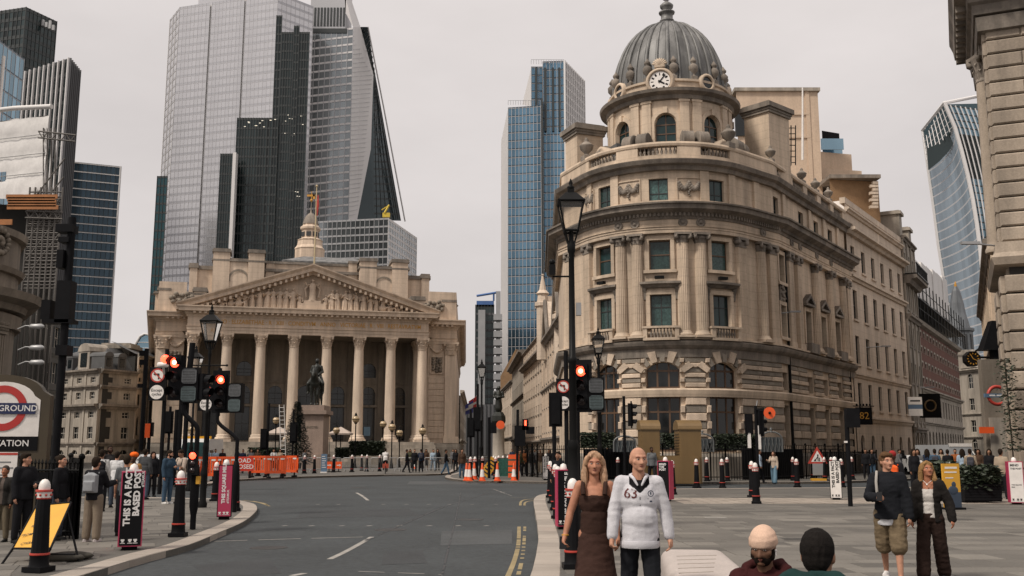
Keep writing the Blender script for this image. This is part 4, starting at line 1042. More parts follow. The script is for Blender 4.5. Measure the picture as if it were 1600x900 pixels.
 mb=mk('roof_block',M_greystone); q=[w2(tl+4,-12),w2(tr-4,-12),w2(tr-4,-55),w2(tl+4,-55)]; mb.prism([p for p in q][::1],0,20.2); fin(mb)
 Y=148.; tx=lambda x,y:P(x,y,Y)
 ctr=tx(484,395); T=lambda y:Zat(y,Y); pxm=Y/FL/den(395)
 mb=mk('turret',M_restone); mb.lathe([(23*pxm,T(405)),(23*pxm,T(392)),(24*pxm,T(390)),(20*pxm,T(385)),(19*pxm,T(378)),(20*pxm,T(376)),(13.5*pxm,T(373)),(13.5*pxm,T(362)),(16*pxm,T(359)),(16*pxm,T(356)),(12*pxm,T(353)),(12*pxm,T(349))],8,(ctr.x,ctr.y,0),smooth=False); tur=fin(mb)
 for k in range(8):
  a_=k*math.pi/4; mb=mk('louvre',M_framed,tur); mb.box(-.35,.35,-.05,.05,T(371),T(364),M=Matrix.Translation((ctr.x,ctr.y,0))@Matrix.Rotation(a_,4,'Z')@Matrix.Translation((0,-13.0*pxm,0))); fin(mb)
 mb=mk('turret_dome',M_cornice,tur); mb.lathe([(12.5*pxm,T(351)),(11.5*pxm,T(346)),(9*pxm,T(340)),(5*pxm,T(335)),(2*pxm,T(333)),(1.2*pxm,T(328)),(.4*pxm,T(315))],12,(ctr.x,ctr.y,0)); fin(mb)
 mb=mk('weathervane',M_gold,tur); mb.tube([(ctr.x,ctr.y,T(316)),(ctr.x,ctr.y,T(299))],.06,6); mb.box(ctr.x-.7,ctr.x+.5,ctr.y-.04,ctr.y+.04,T(307),T(304)); mb.box(ctr.x+.2,ctr.x+.55,ctr.y-.04,ctr.y+.04,T(311),T(304)); mb.ball((ctr.x,ctr.y,T(313)),.22,8,6); fin(mb)
 px_,_=H_(491,415,-.3); fx,fy=w2(px_,-.3); ztop=H_(492,292,-.3)[1]
 mb=mk('flagpole',mat('pole_cream',(.5,.4,.24),.5)); mb.tube([(fx,fy,apex-.2),(fx,fy,ztop)],[.11,.06],8); mb.ball((fx,fy,ztop+.12),.16,8,6); fin(mb)
 mb=mk('furled_flag',M_red); mb.tube([(fx+.2,fy,ztop-1.0),(fx+.22,fy,ztop-2.2),(fx+.16,fy,ztop-3.6)],[.06,.16,.05],7); fin(mb)
 return root,w2,an
exch_root,exch_at,exch_an=exchange()
# ================================================================ GLASS TOWERS BEHIND
def tglass(name,col,rough=.16,metal=.75,var=.12,island=.14,scale=60):return mat(name,col,rough,metal,var=var,scale=scale,island=island,spec=.6)
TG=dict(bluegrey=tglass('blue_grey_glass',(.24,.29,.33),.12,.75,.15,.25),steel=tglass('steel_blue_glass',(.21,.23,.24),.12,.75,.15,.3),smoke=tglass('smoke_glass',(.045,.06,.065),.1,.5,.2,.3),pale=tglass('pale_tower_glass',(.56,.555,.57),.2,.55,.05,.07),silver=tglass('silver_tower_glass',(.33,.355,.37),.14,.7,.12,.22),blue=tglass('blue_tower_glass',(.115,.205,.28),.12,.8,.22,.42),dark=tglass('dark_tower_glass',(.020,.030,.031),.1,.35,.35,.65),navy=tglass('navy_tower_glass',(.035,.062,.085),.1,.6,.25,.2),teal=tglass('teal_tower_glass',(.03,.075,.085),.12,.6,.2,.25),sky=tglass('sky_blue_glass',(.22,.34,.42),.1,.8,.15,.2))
M_mul=mat('tower_mullion',(.40,.40,.41),.4,metal=.3,var=.05,scale=20)
M_muld=mat('dark_tower_mullion',(.045,.05,.05),.4,metal=.3,var=.05,scale=20)
M_spand=mat('tower_spandrel',(.42,.42,.43),.4,metal=.3,var=.05,scale=20)
M_wfin=mat('white_tower_panel',(.62,.60,.59),.5,var=.05,scale=20)
def bil(c,u,v):
 a=c[0].lerp(c[1],u); b=c[3].lerp(c[2],u); return a.lerp(b,v)
def gfacet(root,c,nx,ny,glass,mull=None,sp=.28,bw=.22,bd=.25,vb=True,hb=True,spm=None,lit=0):
 """glazed tower face: c = bottom-left, bottom-right, top-right, top-left. One window band per storey; spandrels and mullions joined."""
 mull=mull or M_mul; spm=spm or M_spand
 c=[Vector(p)for p in c]; n=(c[1]-c[0]).cross(c[3]-c[0]).normalized()
 if n.dot(Vector((0,0,EYE))-c[0])<0:n=-n
 lw=(c[1]-c[0]).length; off=root.location; bars=MB(); spd=MB()
 for j in range(ny):
  v0,v1,v2=j/ny,(j+1-sp)/ny,(j+1)/ny; g=MB()
  if(bil(c,.5,v2)).z<15:spd.quad(bil(c,0,v0),bil(c,1,v0),bil(c,1,v2),bil(c,0,v2)); continue
  for i in range(nx):g.quad(bil(c,i/nx,v0),bil(c,(i+1)/nx,v0),bil(c,(i+1)/nx,v1),bil(c,i/nx,v1))
  g.build('window_band',glass,root,world=True)
  spd.quad(bil(c,0,v1),bil(c,1,v1),bil(c,1,v2),bil(c,0,v2))
  if hb:
   h=Vector((0,0,bw*.5)); a,b=bil(c,0,v1),bil(c,1,v1); a2,b2=a+n*bd*.6,b+n*bd*.6
   bars.add([a-h,b-h,b+h,a+h,a2-h,b2-h,b2+h,a2+h],[(4,5,6,7),(0,1,5,4),(7,6,2,3)])
 spd.build('spandrels',spm,root,world=True,kind='stuff')
 if vb:
  t=(c[1]-c[0]).normalized()*bw*.5
  for i in range(nx+1):
   a,b=bil(c,i/nx,0),bil(c,i/nx,1); a2,b2=a+n*bd,b+n*bd
   bars.add([a-t,a+t,b+t,b-t,a2-t,a2+t,b2+t,b2-t],[(4,5,6,7),(0,4,7,3),(5,1,2,6)])
 if bars.v:bars.build('mullions',mull,root,world=True,kind='stuff')
def bk(p,d):return Vector((p.x*(1+d/p.y),p.y+d,p.z))
def drop(p):return Vector((p.x,p.y,0))
def vfacet(root,tl,tr,nx,fh,glass,**k):
 """vertical face under a top edge given by two points; floors of height fh"""
 a,b=Vector(tl),Vector(tr); ny=max(1,round(max(a.z,b.z)/fh)); gfacet(root,(drop(a),drop(b),b,a),nx,ny,glass,**k)
def solid(root,name,pts_top,m,z0=0.,kind=None):
 mb=MB(); n=len(pts_top); vs=[(p[0],p[1],z0)for p in pts_top]+[tuple(p)for p in pts_top]
 mb.add(vs,[(i,(i+1)%n,n+(i+1)%n,n+i)for i in range(n)]+[tuple(range(n,2*n))]); return mb.build(name,m,root,world=True,kind=kind)
def tower(name,label,Y,px):p=P(px,600,Y); return thing(name,label,'tower',(p.x,p.y,0))
M_pmul=mat('pale_tower_mullion',(.52,.51,.52),.4,metal=.3,var=.04,scale=30)
M_pspan=mat('pale_tower_spandrel',(.40,.40,.42),.35,metal=.5,var=.04,scale=30)
M_core=mat('tower_core',(.10,.10,.105),.7,var=.05,scale=30)
# -- pale faceted tower, the tallest
t=tower('glass_tower','tallest pale grey glass tower rising out of frame behind the portico',480,360)
a,b,c_,d=P(266,30,486),P(281,11,480),P(434,-6,476),P(490,-2,492)
for p in(a,b,c_,d):p.z=a.z if p is a else b.z+(6 if p is not b else 0)
vfacet(t,a,b,3,4.1,TG['pale'],bw=.2,mull=M_wfin,spm=M_pspan); vfacet(t,b,b.lerp(c_,.31),8,4.1,TG['pale'],bw=.16,sp=.3,bd=.12,mull=M_pmul,spm=M_pspan)
vfacet(t,b.lerp(c_,.33),b.lerp(c_,.66),9,4.1,TG['pale'],bw=.16,sp=.3,bd=.12,mull=M_pmul,spm=M_pspan); vfacet(t,b.lerp(c_,.68),c_,8,4.1,TG['pale'],bw=.16,sp=.3,bd=.12,mull=M_pmul,spm=M_pspan); vfacet(t,c_,d,8,4.1,TG['pale'],bw=.16,sp=.3,bd=.12,mull=M_pmul,spm=M_pspan)
solid(t,'core',[p+Vector((0,.8,-1))for p in(a,b,c_,d)]+[bk(d,20),bk(a,20)],M_wfin)
u=[b+Vector((8,4,30)),c_+Vector((-4,6,30)),c_+Vector((-4,30,30)),b+Vector((8,30,30))]; solid(t,'crown',u,TG['pale'],b.z-2)
# -- dark stepped blocks added in front, standing in for a reflection in its glass
t=tower('dark_tower_or_reflection','dark stepped shape added for the reflection in the tallest pale tower',380,420)
def reflection_part(x0,x1,yt,Y,nx,name='core'):
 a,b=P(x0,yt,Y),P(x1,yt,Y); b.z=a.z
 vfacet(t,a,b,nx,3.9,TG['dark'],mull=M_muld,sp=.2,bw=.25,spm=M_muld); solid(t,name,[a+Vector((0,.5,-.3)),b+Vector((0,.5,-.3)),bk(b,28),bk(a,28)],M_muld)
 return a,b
reflection_part(441,484,50,387.6,11); reflection_part(432.5,441,24,387.6,2); reflection_part(460,468,40,387.4,2); reflection_part(371,435,184,386.9,15); reflection_part(345,364,240,379.5,5)
sp_=P(364,238,379.2); mb=MB(); q=P(369,238,379.2); mb.box(sp_.x,q.x,sp_.y,sp_.y+3,0,sp_.z); mb.build('reflection_pale_strip',M_wfin,t,world=True)
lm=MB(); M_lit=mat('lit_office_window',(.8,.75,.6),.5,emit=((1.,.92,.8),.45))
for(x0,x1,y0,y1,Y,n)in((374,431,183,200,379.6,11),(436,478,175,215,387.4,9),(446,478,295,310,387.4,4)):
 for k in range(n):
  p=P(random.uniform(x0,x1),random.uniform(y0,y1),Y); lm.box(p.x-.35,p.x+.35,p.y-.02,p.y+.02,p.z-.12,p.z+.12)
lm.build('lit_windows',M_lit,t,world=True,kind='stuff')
# -- teal strip at the left of the portico
t=tower('teal_tower','narrow teal glass tower slice beside the tallest pale tower',430,248)
a,b=P(246,275,430),P(262,275,430); vfacet(t,a,b,3,4,TG['teal'],sp=.2,mull=M_muld,spm=M_muld); solid(t,'core',[a+Vector((0,.5,-.3)),b+Vector((0,.5,-.3)),bk(b,20),bk(a,20)],M_core)
# -- tapering tower with a white flank
t=tower('tapering_tower','tapering glass tower with broad white slanted flank and dark side',520,550)
Yf=520.
FA,FB,FC,FD=P(471.5,352,Yf),P(544.5,344,Yf),P(552,43,Yf),P(484,51,Yf)
gfacet(t,(FA,FB,FC,FD),8,24,TG['steel'],sp=.24,bw=.3,bd=.3,spm=M_wfin)
gfacet(t,(P(470,470,Yf),P(541,470,Yf),FB,FA),8,9,TG['steel'],sp=.22,bw=.3)
wp=[P(544.5,344,Yf+.2),P(558,343,Yf+12),P(579.5,233,Yf+26),P(583.5,117,Yf+26),P(563,42,Yf+14),P(545,-12,Yf+6),P(538,-12,Yf),P(540,20,Yf),P(552,43,Yf)]
mb=MB(); mb.add([*wp],[tuple(range(9))]); wf=mb.build('white_flank',M_wfin,t,world=True)
lm=MB()
for k in range(1,44):
 y=344-k*7; l=544.5+7.5*(344-y)/301; r=558+(21.5*(343-y)/110 if y>233 else 21.5+4*(233-y)/116 if y>117 else 25.5-20.5*(117-y)/75)
 if r>l+2:lm.tube([P(l+.5,y,Yf-.1),P(r-.5,y-3.0,Yf+12+14*min(1,(343-y)/110))],.12,4,smooth=False)
lm.build('panel_joints',M_spand,t,world=True,kind='stuff')
dp=[P(558,343,Yf+13),P(626,345,Yf+48),P(576,42,Yf+22),P(563.5,42,Yf+15)]
gfacet(t,(P(558,343,Yf+27),P(626,345,Yf+50),P(585,112,Yf+40),P(583.5,116,Yf+27)),9,20,TG['smoke'],mull=M_muld,sp=.2,spm=M_muld,bw=.2)
mb=MB(); mb.add([P(557,345,Yf+26),P(584,345,Yf+28),P(584,116,Yf+29),P(579.5,233,Yf+27)],[(0,1,2,3)]); mb.add([P(563,42,Yf+16),P(575,42,Yf+20),P(586,120,Yf+42),P(583,119,Yf+30)],[(0,1,2,3)]); mb.build('dark_flank',TG['smoke'],t,world=True)
lt=MB()
for k in range(8):
 f0,f1=k/8,(k+1)/8; y0,y1=44+72*f0,44+72*f1; lt.tube([P(565+19*f0,y0,Yf+15),P(575+11*f1,y1,Yf+20)],.35,4,smooth=False); lt.tube([P(575+11*f0,y0,Yf+15),P(565+19*f1,y1,Yf+20)],.35,4,smooth=False)
for(x0,y0,x1,y1)in((588,140,622,342),(584,125,605,230),(590,235,612,330)):lt.tube([P(x0,y0,Yf+38),P(x1,y1,Yf+46)],.4,4,smooth=False)
lt.build('bracing',M_muld,t,world=True)
mb=MB(); mb.tube([P(575,42,Yf+18),P(600,170,Yf+38),P(633,346,Yf+46)],.45,5); mb.build('edge_fin',M_wfin,t,world=True)
a,b=P(485,8,Yf-1),P(540,8,Yf-1); lo=P(485,44,Yf-1).z; mb=MB(); mb.box(a.x,b.x,Yf,Yf+20,lo-2,a.z+22); pl_=mb.build('plant_room',M_spand,t,world=True)
lv=MB()
for k in range(11):x=a.x+(b.x-a.x)*(k+.5)/11; lv.box(x-.55,x+.55,Yf-.25,Yf+.1,P(0,41,Yf).z,P(0,12,Yf).z)
lv.build('louvres',M_muld,pl_,world=True,kind='stuff')
mb=MB(); mb.box(a.x-.5,b.x+1,Yf-.6,Yf+.1,P(0,52,Yf).z,P(0,45,Yf).z); mb.build('plant_ledge',M_muld,t,world=True)
mb=MB(); mb.add([FA+Vector((.5,1,0)),FB+Vector((-.5,1,0)),FC+Vector((-.5,1,0)),FD+Vector((.5,1,0))],[(0,1,2,3)]); mb.build('core',M_core,t,world=True)
# -- low glass block with a yellow crane arm
t=tower('glass_block','low square glass office block with a pale gridded side wall',460,590)
a,b,c_=P(498,349,462),P(607,337,455),P(651,371,480); b.z=a.z=(a.z+b.z)/2; c_=P(651,371,490);
vfacet(t,a,b,15,3.6,TG['steel'],sp=.2,bw=.25); vfacet(t,b,c_,12,3.2,TG['silver'],sp=.3,bw=.5,mull=M_wfin,spm=M_wfin,bd=.15)
solid(t,'core',[a+Vector((.5,.8,-1)),b+Vector((0,.8,-1)),c_+Vector((-1,.8,-1)),bk(c_,40),bk(a,40)],M_core)
mb=MB(); p=P(604,336,470); mb.box(p.x-2,p.x+1.5,p.y,p.y+2,p.z-1,p.z+1.2); mb.tube([p+Vector((-1,0,1)),p+Vector((1.2,0,5.0))],.5,5,smooth=False); mb.tube([p+Vector((1.2,0,5.0)),p+Vector((-2.5,0,2.5))],.25,5,smooth=False)
cr=thing('roof_crane','small yellow crane arm on the low glass block','crane',p); mb.build('crane_arm',mat('crane_yellow',(.62,.45,.05),.5),cr,world=True)
# -- blue tower left of the domed building
t=tower('blue_tower','tall blue glass tower with dark fins left of the dome',450,840)
Yb=450.
a,b=P(794,168,Yb),P(845,157,Yb-3); b.z=a.z
vfacet(t,a,b,9,4.0,TG['blue'],sp=.16,bw=.22,spm=TG['navy'])
c2,d2=P(848,96,Yb+1),P(881,96,Yb); d2.z=c2.z
vfacet(t,P(830,104,Yb+4),P(848,104,Yb+4),3,4.0,TG['blue'],sp=.16,spm=TG['navy']); vfacet(t,c2,d2,6,4.0,TG['blue'],sp=.16,bw=.22,spm=TG['navy'])
e2=P(912,165,Yb+26); e2.z=d2.z
vfacet(t,d2,e2,11,4.0,TG['silver'],sp=.1,bw=.9,mull=M_wfin,bd=.8)
wv=MB(); wv.add([drop(P(794,168,Yb+.3)),P(794,168,Yb+.3),P(783,221,Yb+22),drop(P(783,221,Yb+22))],[(0,1,2,3)]); wv.add([P(830,106,Yb+4),P(830,168,Yb+4),P(816,163,Yb+14)],[(0,1,2)]); wv.build('white_flank',M_wfin,t,world=True)
fm_=MB()
for x in(836,850,862,872):p,q=P(x,106,Yb-.2),P(x+4,205,Yb-.2); fm_.box(p.x,q.x,Yb-.7,Yb+(4.5 if x<848 else 1.5),q.z,p.z)
p,q=P(845.5,157,Yb),P(848,200,Yb); fm_.box(p.x,q.x,Yb-3.4,Yb+.5,0,p.z); fm_.build('dark_fins',M_muld,t,world=True)
par=MB()
for(x0,x1,y)in((794,845,164),(830,881,100)):
 for k in range(14):p=P(x0+(x1-x0)*k/13,y,Yb); par.tube([p,p+Vector((0,0,2.2))],.1,4)
 p,q=P(x0,y,Yb),P(x1,y,Yb); q.z=p.z; par.tube([p+Vector((0,0,2.2)),q+Vector((0,0,2.2))],.1,4)
par.build('roof_railing',M_spand,t,world=True)
solid(t,'core',[a+Vector((.3,.8,-1)),b+Vector((0,3.8,-1)),bk(b,30),P(794,168,Yb+30)],M_core); solid(t,'core',[P(831,105,Yb+5),P(848,105,Yb+5),c2+Vector((0,1,-1)),d2+Vector((0,1,-1)),e2+Vector((-1,0,-1)),bk(e2,30),P(835,105,Yb+40)],M_core)
# -- dark service-tower building with ducts and cranes (towards the end of the street)
t=tower('steel_service_building','dark steel tower with stacked ducts and blue roof cranes at street end',400,765)
Yl=400.
a,b=P(743,476,Yl),P(772,476,Yl); b.z=a.z; vfacet(t,a,b,6,3.4,TG['dark'],mull=M_muld,sp=.3,spm=M_core); solid(t,'core',[a+Vector((0,.5,-.5)),b+Vector((0,.5,-.5)),bk(b,20),bk(a,20)],M_core)
st=MB(); top=P(774,500,Yl).z; z=12.
while z<top:p=P(778,600,Yl-3); st.box(p.x-1.8,p.x+1.6,p.y-2,p.y+4,z,z+2.4); z+=3.4
st.build('stair_pods',M_grass_steel,t,world=True)
p=P(778.5,455,Yl-2); mb=MB(); mb.box(p.x-.9,p.x+.9,p.y,p.y+3,0,p.z); q=P(752,500,Yl-2); mb.box(q.x-1.2,q.x+1.6,q.y-1,q.y+3,0,q.z+4); mb.build('duct_riser',M_grass_steel,t,world=True)
mb=MB(); M_cb=mat('crane_blue',(.05,.12,.3),.5); p=P(760,470,Yl); mb.box(p.x-4,p.x+3,p.y,p.y+3,p.z-2.5,p.z); mb.tube([p+Vector((-4,0,2)),p+Vector((5,0,3.5))],.5,5); mb.tube([p+Vector((3,0,0)),p+Vector((3,0,3.4))],.4,5); mb.build('maintenance_crane',M_cb,t,world=True)
# -- flaring tower with curved top, far right
t=tower('flaring_tower','flaring curved glass tower with louvred crown on the far right',600,1500)
Yw=600.
Lc=[(1441.5,204,640),(1450,265,640),(1458,322,640),(1466,385,640),(1475,440,640),(1484,495,640),(1492,560,640),(1500,700,640)]
Mc=[(1475,161,600),(1492,200,600),(1503,240,600),(1513,280,600),(1522,325,600),(1529,372,600),(1534,420,600),(1538,500,600),(1540,560,600),(1542,700,600)]
def curve(c,n):
 L=[P(*q)for q in c]; out=[]
 for k in range(n+1):
  f=k/n*(len(L)-1); i=min(int(f),len(L)-2); out.append(L[i].lerp(L[i+1],f-i))
 return out
def by_z(cv,z):
 for a,b in zip(cv,cv[1:]):
  if a.z>=z>=b.z:return a.lerp(b,(a.z-z)/max(1e-6,a.z-b.z))
 return cv[0]if z>cv[0].z else cv[-1]
lc,mc=curve(Lc,40),curve(Mc,40); zt=P(1441.5,204,625).z
nf=32; gb=MB(); bars=MB(); zt=P(1450,258,640).z+2
zz=[zt-k*zt/nf for k in range(nf+1)]
for j in range(nf):
 z0,z1=zz[j],zz[j+1]; g=MB(); n=12
 for i in range(n):
  def q(f,z):
   zz_=z+14*f*f*max(0,1-(zt-z)/120); p=by_z(lc,zz_).lerp(by_z(mc,zz_),f); p=p.copy(); p.y-=6*math.sin(math.pi*f); p.z=zz_; return p
  g.quad(q(i/n,z1),q((i+1)/n,z1),q((i+1)/n,z0-.9),q(i/n,z0-.9)); bars.quad(q(i/n,z0-.9),q((i+1)/n,z0-.9),q((i+1)/n,z0),q(i/n,z0))
 g.build('window_band',TG['bluegrey'],t,world=True)
bars.build('spandrels',M_spand,t,world=True,kind='stuff')
R_c=[(x+60,y-12 if y<300 else y,Y+12)for x,y,Y in Mc]; rc_=curve(R_c,40)
zt2=mc[0].z-1; nf=46; mb_=MB()
for j in range(nf):
 z0,z1=zt2*(1-j/nf),zt2*(1-(j+1)/nf); g=MB()
 for i in range(9):
  q=lambda f,z:by_z(mc,z).lerp(by_z(rc_,z),f)
  g.quad(q(i/9,z1),q((i+1)/9,z1),q((i+1)/9,z0-.8),q(i/9,z0-.8)); mb_.quad(q(i/9,z0-.8),q((i+1)/9,z0-.8),q((i+1)/9,z0),q(i/9,z0))
 g.build('window_band',TG['dark']if 4<=j<=9 else TG['sky'],t,world=True)
mb_.build('spandrels',M_muld,t,world=True,kind='stuff')
fn=MB()
for i in range(10):
 f=i/9; pts=[by_z(mc,zt2*(1-k/14)).lerp(by_z(rc_,zt2*(1-k/14)),f)-Vector((0,.8,0))for k in range(15)]; fn.tube(pts,.45 if i else 1.3,5,smooth=False)
fn.tube([p-Vector((0,.5,0))for p in lc],1.1,5,smooth=False); fn.tube([lc[0],mc[0],rc_[0]],1.2,5,smooth=False); fn.build('edge_fins',M_wfin,t,world=True)
lv=MB(); q0,q1=P(1447,252,623),P(1494,205,600)
for k in range(9):
 f=k/8; a=lc[0].lerp(mc[0],f); b=P(1448,250,623).lerp(P(1490,200,600),f); lv.tube([a,b],.35,4)
for k in range(1,5):lv.tube([lc[0].lerp(q0,k/5),mc[0].lerp(q1,k/5)],.3,4)
lv.build('roof_louvres',M_wfin,t,world=True)
mb=MB(); pts=[(1448,232),(1462,226),(1478,213),(1491,197),(1496,213),(1483,236),(1468,252),(1450.5,266)]; mb.add([P(x,y,618-14*(x-1448)/46)for x,y in pts],[tuple(range(8))]); mb.build('dark_band',TG['dark'],t,world=True)
mb=MB(); mb.add([P(1443,205,630),P(1475,163,606),P(1600,160,640),P(1600,200,650),P(1448,235,640)],[tuple(range(5))]); mb.build('sky_garden_glass',TG['sky'],t,world=True)
# -- left-hand cluster
t=tower('dark_tower_or_reflection','near black office tower at the top left corner',420,40)
a,b,c_=P(-60,26,425),P(40,24,415),P(88,44,430); c_.z=b.z=a.z
vfacet(t,a,b,16,4.2,TG['dark'],mull=M_muld,sp=.35,spm=M_muld,bw=.3); vfacet(t,b,c_,8,4.2,TG['dark'],mull=M_muld,sp=.35,spm=M_muld,bw=.3); solid(t,'core',[a+Vector((0,1,-1)),b+Vector((0,1,-1)),c_+Vector((-1,1,-1)),bk(c_,30),bk(a,30)],M_muld)
rb=MB()
for k in range(16):p=P(2+k*5.4,22+max(0,k*5.4-38)*.42,422); rb.box(p.x-.5,p.x+.5,p.y,p.y+1,p.z-2,p.z+random.uniform(.3,2))
rb.build('roof_plant',M_grass_steel,t,world=True)
t=tower('striped_tower','tall dark tower with close white vertical fins at left',240,80)
a,b,c_=P(34,114,246),P(105.5,133,236),P(121,148,244); b.z=a.z; c_.z=a.z
vfacet(t,a,b,10,3.6,TG['dark'],mull=M_wfin,sp=.25,spm=M_muld,bw=.30,bd=.5,hb=False); vfacet(t,b,c_,6,3.6,TG['dark'],mull=M_core,sp=.25,spm=M_muld,bw=.3,bd=.5,hb=False); solid(t,'core',[a+Vector((0,1,-.5)),b+Vector((0,1,-.5)),c_+Vector((-.5,1,-.5)),bk(c_,25),bk(a,25)],M_muld)
t=tower('navy_tower','navy glass tower with thin white floor lines behind the mansard block',290,150)
a,b=P(100,251,280),P(188,270,286); b.z=a.z
vfacet(t,a,b,12,2.55,TG['navy'],mull=M_wfin,sp=.12,bw=.26,bd=.3,vb=False,spm=M_muld)
vb_=MB()
for i in range(13):
 p=a.lerp(b,i/12); vb_.box(p.x-.06,p.x+.06,p.y-.05,p.y+.05,0,p.z)
vb_.build('mullions',M_muld,t,world=True,kind='stuff'); mb=MB(); mb.tube([drop(b),b],.3,5); mb.build('edge_fin',M_wfin,t,world=True)
solid(t,'core',[a+Vector((0,.6,-.5)),b+Vector((-.3,.6,-.5)),bk(b,22),bk(a,22)],M_muld)
t=tower('blue_glass_office','light blue glass office corner at the left edge',160,15)
a,b=P(-60,38,140),P(38,92,158); a.z=b.z
vfacet(t,a,b,14,3.7,TG['sky'],sp=.08,bw=.10,bd=.05,spm=TG['navy'],mull=M_spand); solid(t,'core',[a+Vector((-1,0,-.3)),b+Vector((-1,0,-.3)),b+Vector((-25,2,0)),a+Vector((-25,2,0))],M_core)
mb=MB(); p=P(6,88,150); q=P(2,180,150); mb.tube([(p.x,p.y,10),(p.x,p.y,p.z)],.3,6); mb.build('white_mast',M_white,t,world=True)
t=tower('domed_glass_building','rounded glass gable behind the mansard block',350,218)
gb=MB(); pr=[(204,575),(207,555),(212,538),(219,526),(226,522),(232,523),(240,530),(246,545),(246,600),(204,600)]
v0=[P(x,y,350)for x,y in pr]; v1=[p+Vector((-4,30,0))for p in v0]; n=len(v0); gb.add(v0+v1,[tuple(range(n))]+[(i,(i+1)%n,n+(i+1)%n,n+i)for i in range(n)]); gb.build('glass_shell',TG['sky'],t,world=True)
mb=MB(); mb.tube([p-Vector((0,.3,0))for p in v0[:8]],.45,5)
for k in range(6):p,q=P(206,535+9*k,349.6),P(244,535+9*k,349.6); mb.tube([p.lerp(q,.18 if k<1 else .02),q],.13,4)
mb.build('edge_fins',M_wfin,t,world=True)
# ================================================================ STREET BUILDINGS
def street_building(root,path,a,b,floors,m,ms=None,bay=2.6,ww=1.2,cornices=(),plinth=.8,fm=None,gm=None,roof=None,rd=.28,gf_arch=True,quoins=False,piers=False,top=0,wname='window'):
 """floors = [(z0, z1, sill, head, arch_rise, width factor)]; cornices = [(z, depth)]"""
 n=max(1,int((b-a)/bay)); st=[a+(b-a)*(k+.5)/n for k in range(n)]
 zt=top or floors[-1][1]; holes=[]
 for(z0,z1,si,he,ri,wf)in floors:
  for t in st:holes.append((t-ww*wf/2,t+ww*wf/2,z0+si,z0+he,ri))
 mb=MB(); zc=0
 for i,(z0,z1,si,he,ri,wf)in enumerate(floors):
  path.wall(mb,a,b,zc,z1 if i<len(floors)-1 else zt,[h for h in holes if abs(h[2]-z0-si)<1e-4],rd=rd,step=1.5); zc=z1
 w=mb.build('wall',m,root,world=True)
 for h in holes:window(root,path,(h[0]+h[1])/2,h[1]-h[0],h[2],h[3],-rd+.06,h[4],cols=2,rows=(.5,),bar=.06,fm=fm or M_framed,gm=gm or M_glassd,name=wname)
 for k,(z,d,hh)in enumerate(cornices):
  mb=MB(); path.sweep(mb,a,b,[(-.05,z),(d*.4,z),(d*.6,z+hh*.45),(d,z+hh*.6),(d,z+hh),(-.05,z+hh*1.1)]); mb.build('cornice',ms or m,root,world=True)
 if plinth:mb=MB(); path.sweep(mb,a,b,[(-.05,0),(.15,0),(.15,plinth),(-.05,plinth+.05)]); mb.build('plinth',ms or m,root,world=True)
 if piers:
  for k in range(n+1):
   t=a+(b-a)*k/n; mb=MB(); path.block(mb,max(a,t-.22),min(b,t+.22),-.05,.14,floors[0][0]+plinth,zt-.3); mb.build('pier',m,root,world=True)
 if quoins:
  for t in st:
   for(z0,z1,si,he,ri,wf)in floors[1:]:
    mb=MB(); path.block(mb,t-ww*wf/2-.14,t+ww*wf/2+.14,-.02,.12,z0+si-.16,z0+si); mb.build('sill',ms or m,root,world=True)
 return st
def back_fill(root,name,path,a,b,depth,z,m,pts=None):
 """roof slab and rear walls that close the block behind its front"""
 st=path.stations(a,b,2.); fr=[path.at(t,-.5)for t in st]; bk_=[path.at(t,-depth)for t in reversed(st)]
 mb=MB(); mb.prism(fr+bk_,0,z); return mb.build(name,m,root,world=True)
M_backwall=mat('unlit_interior',(.03,.028,.025),.9,var=.1)
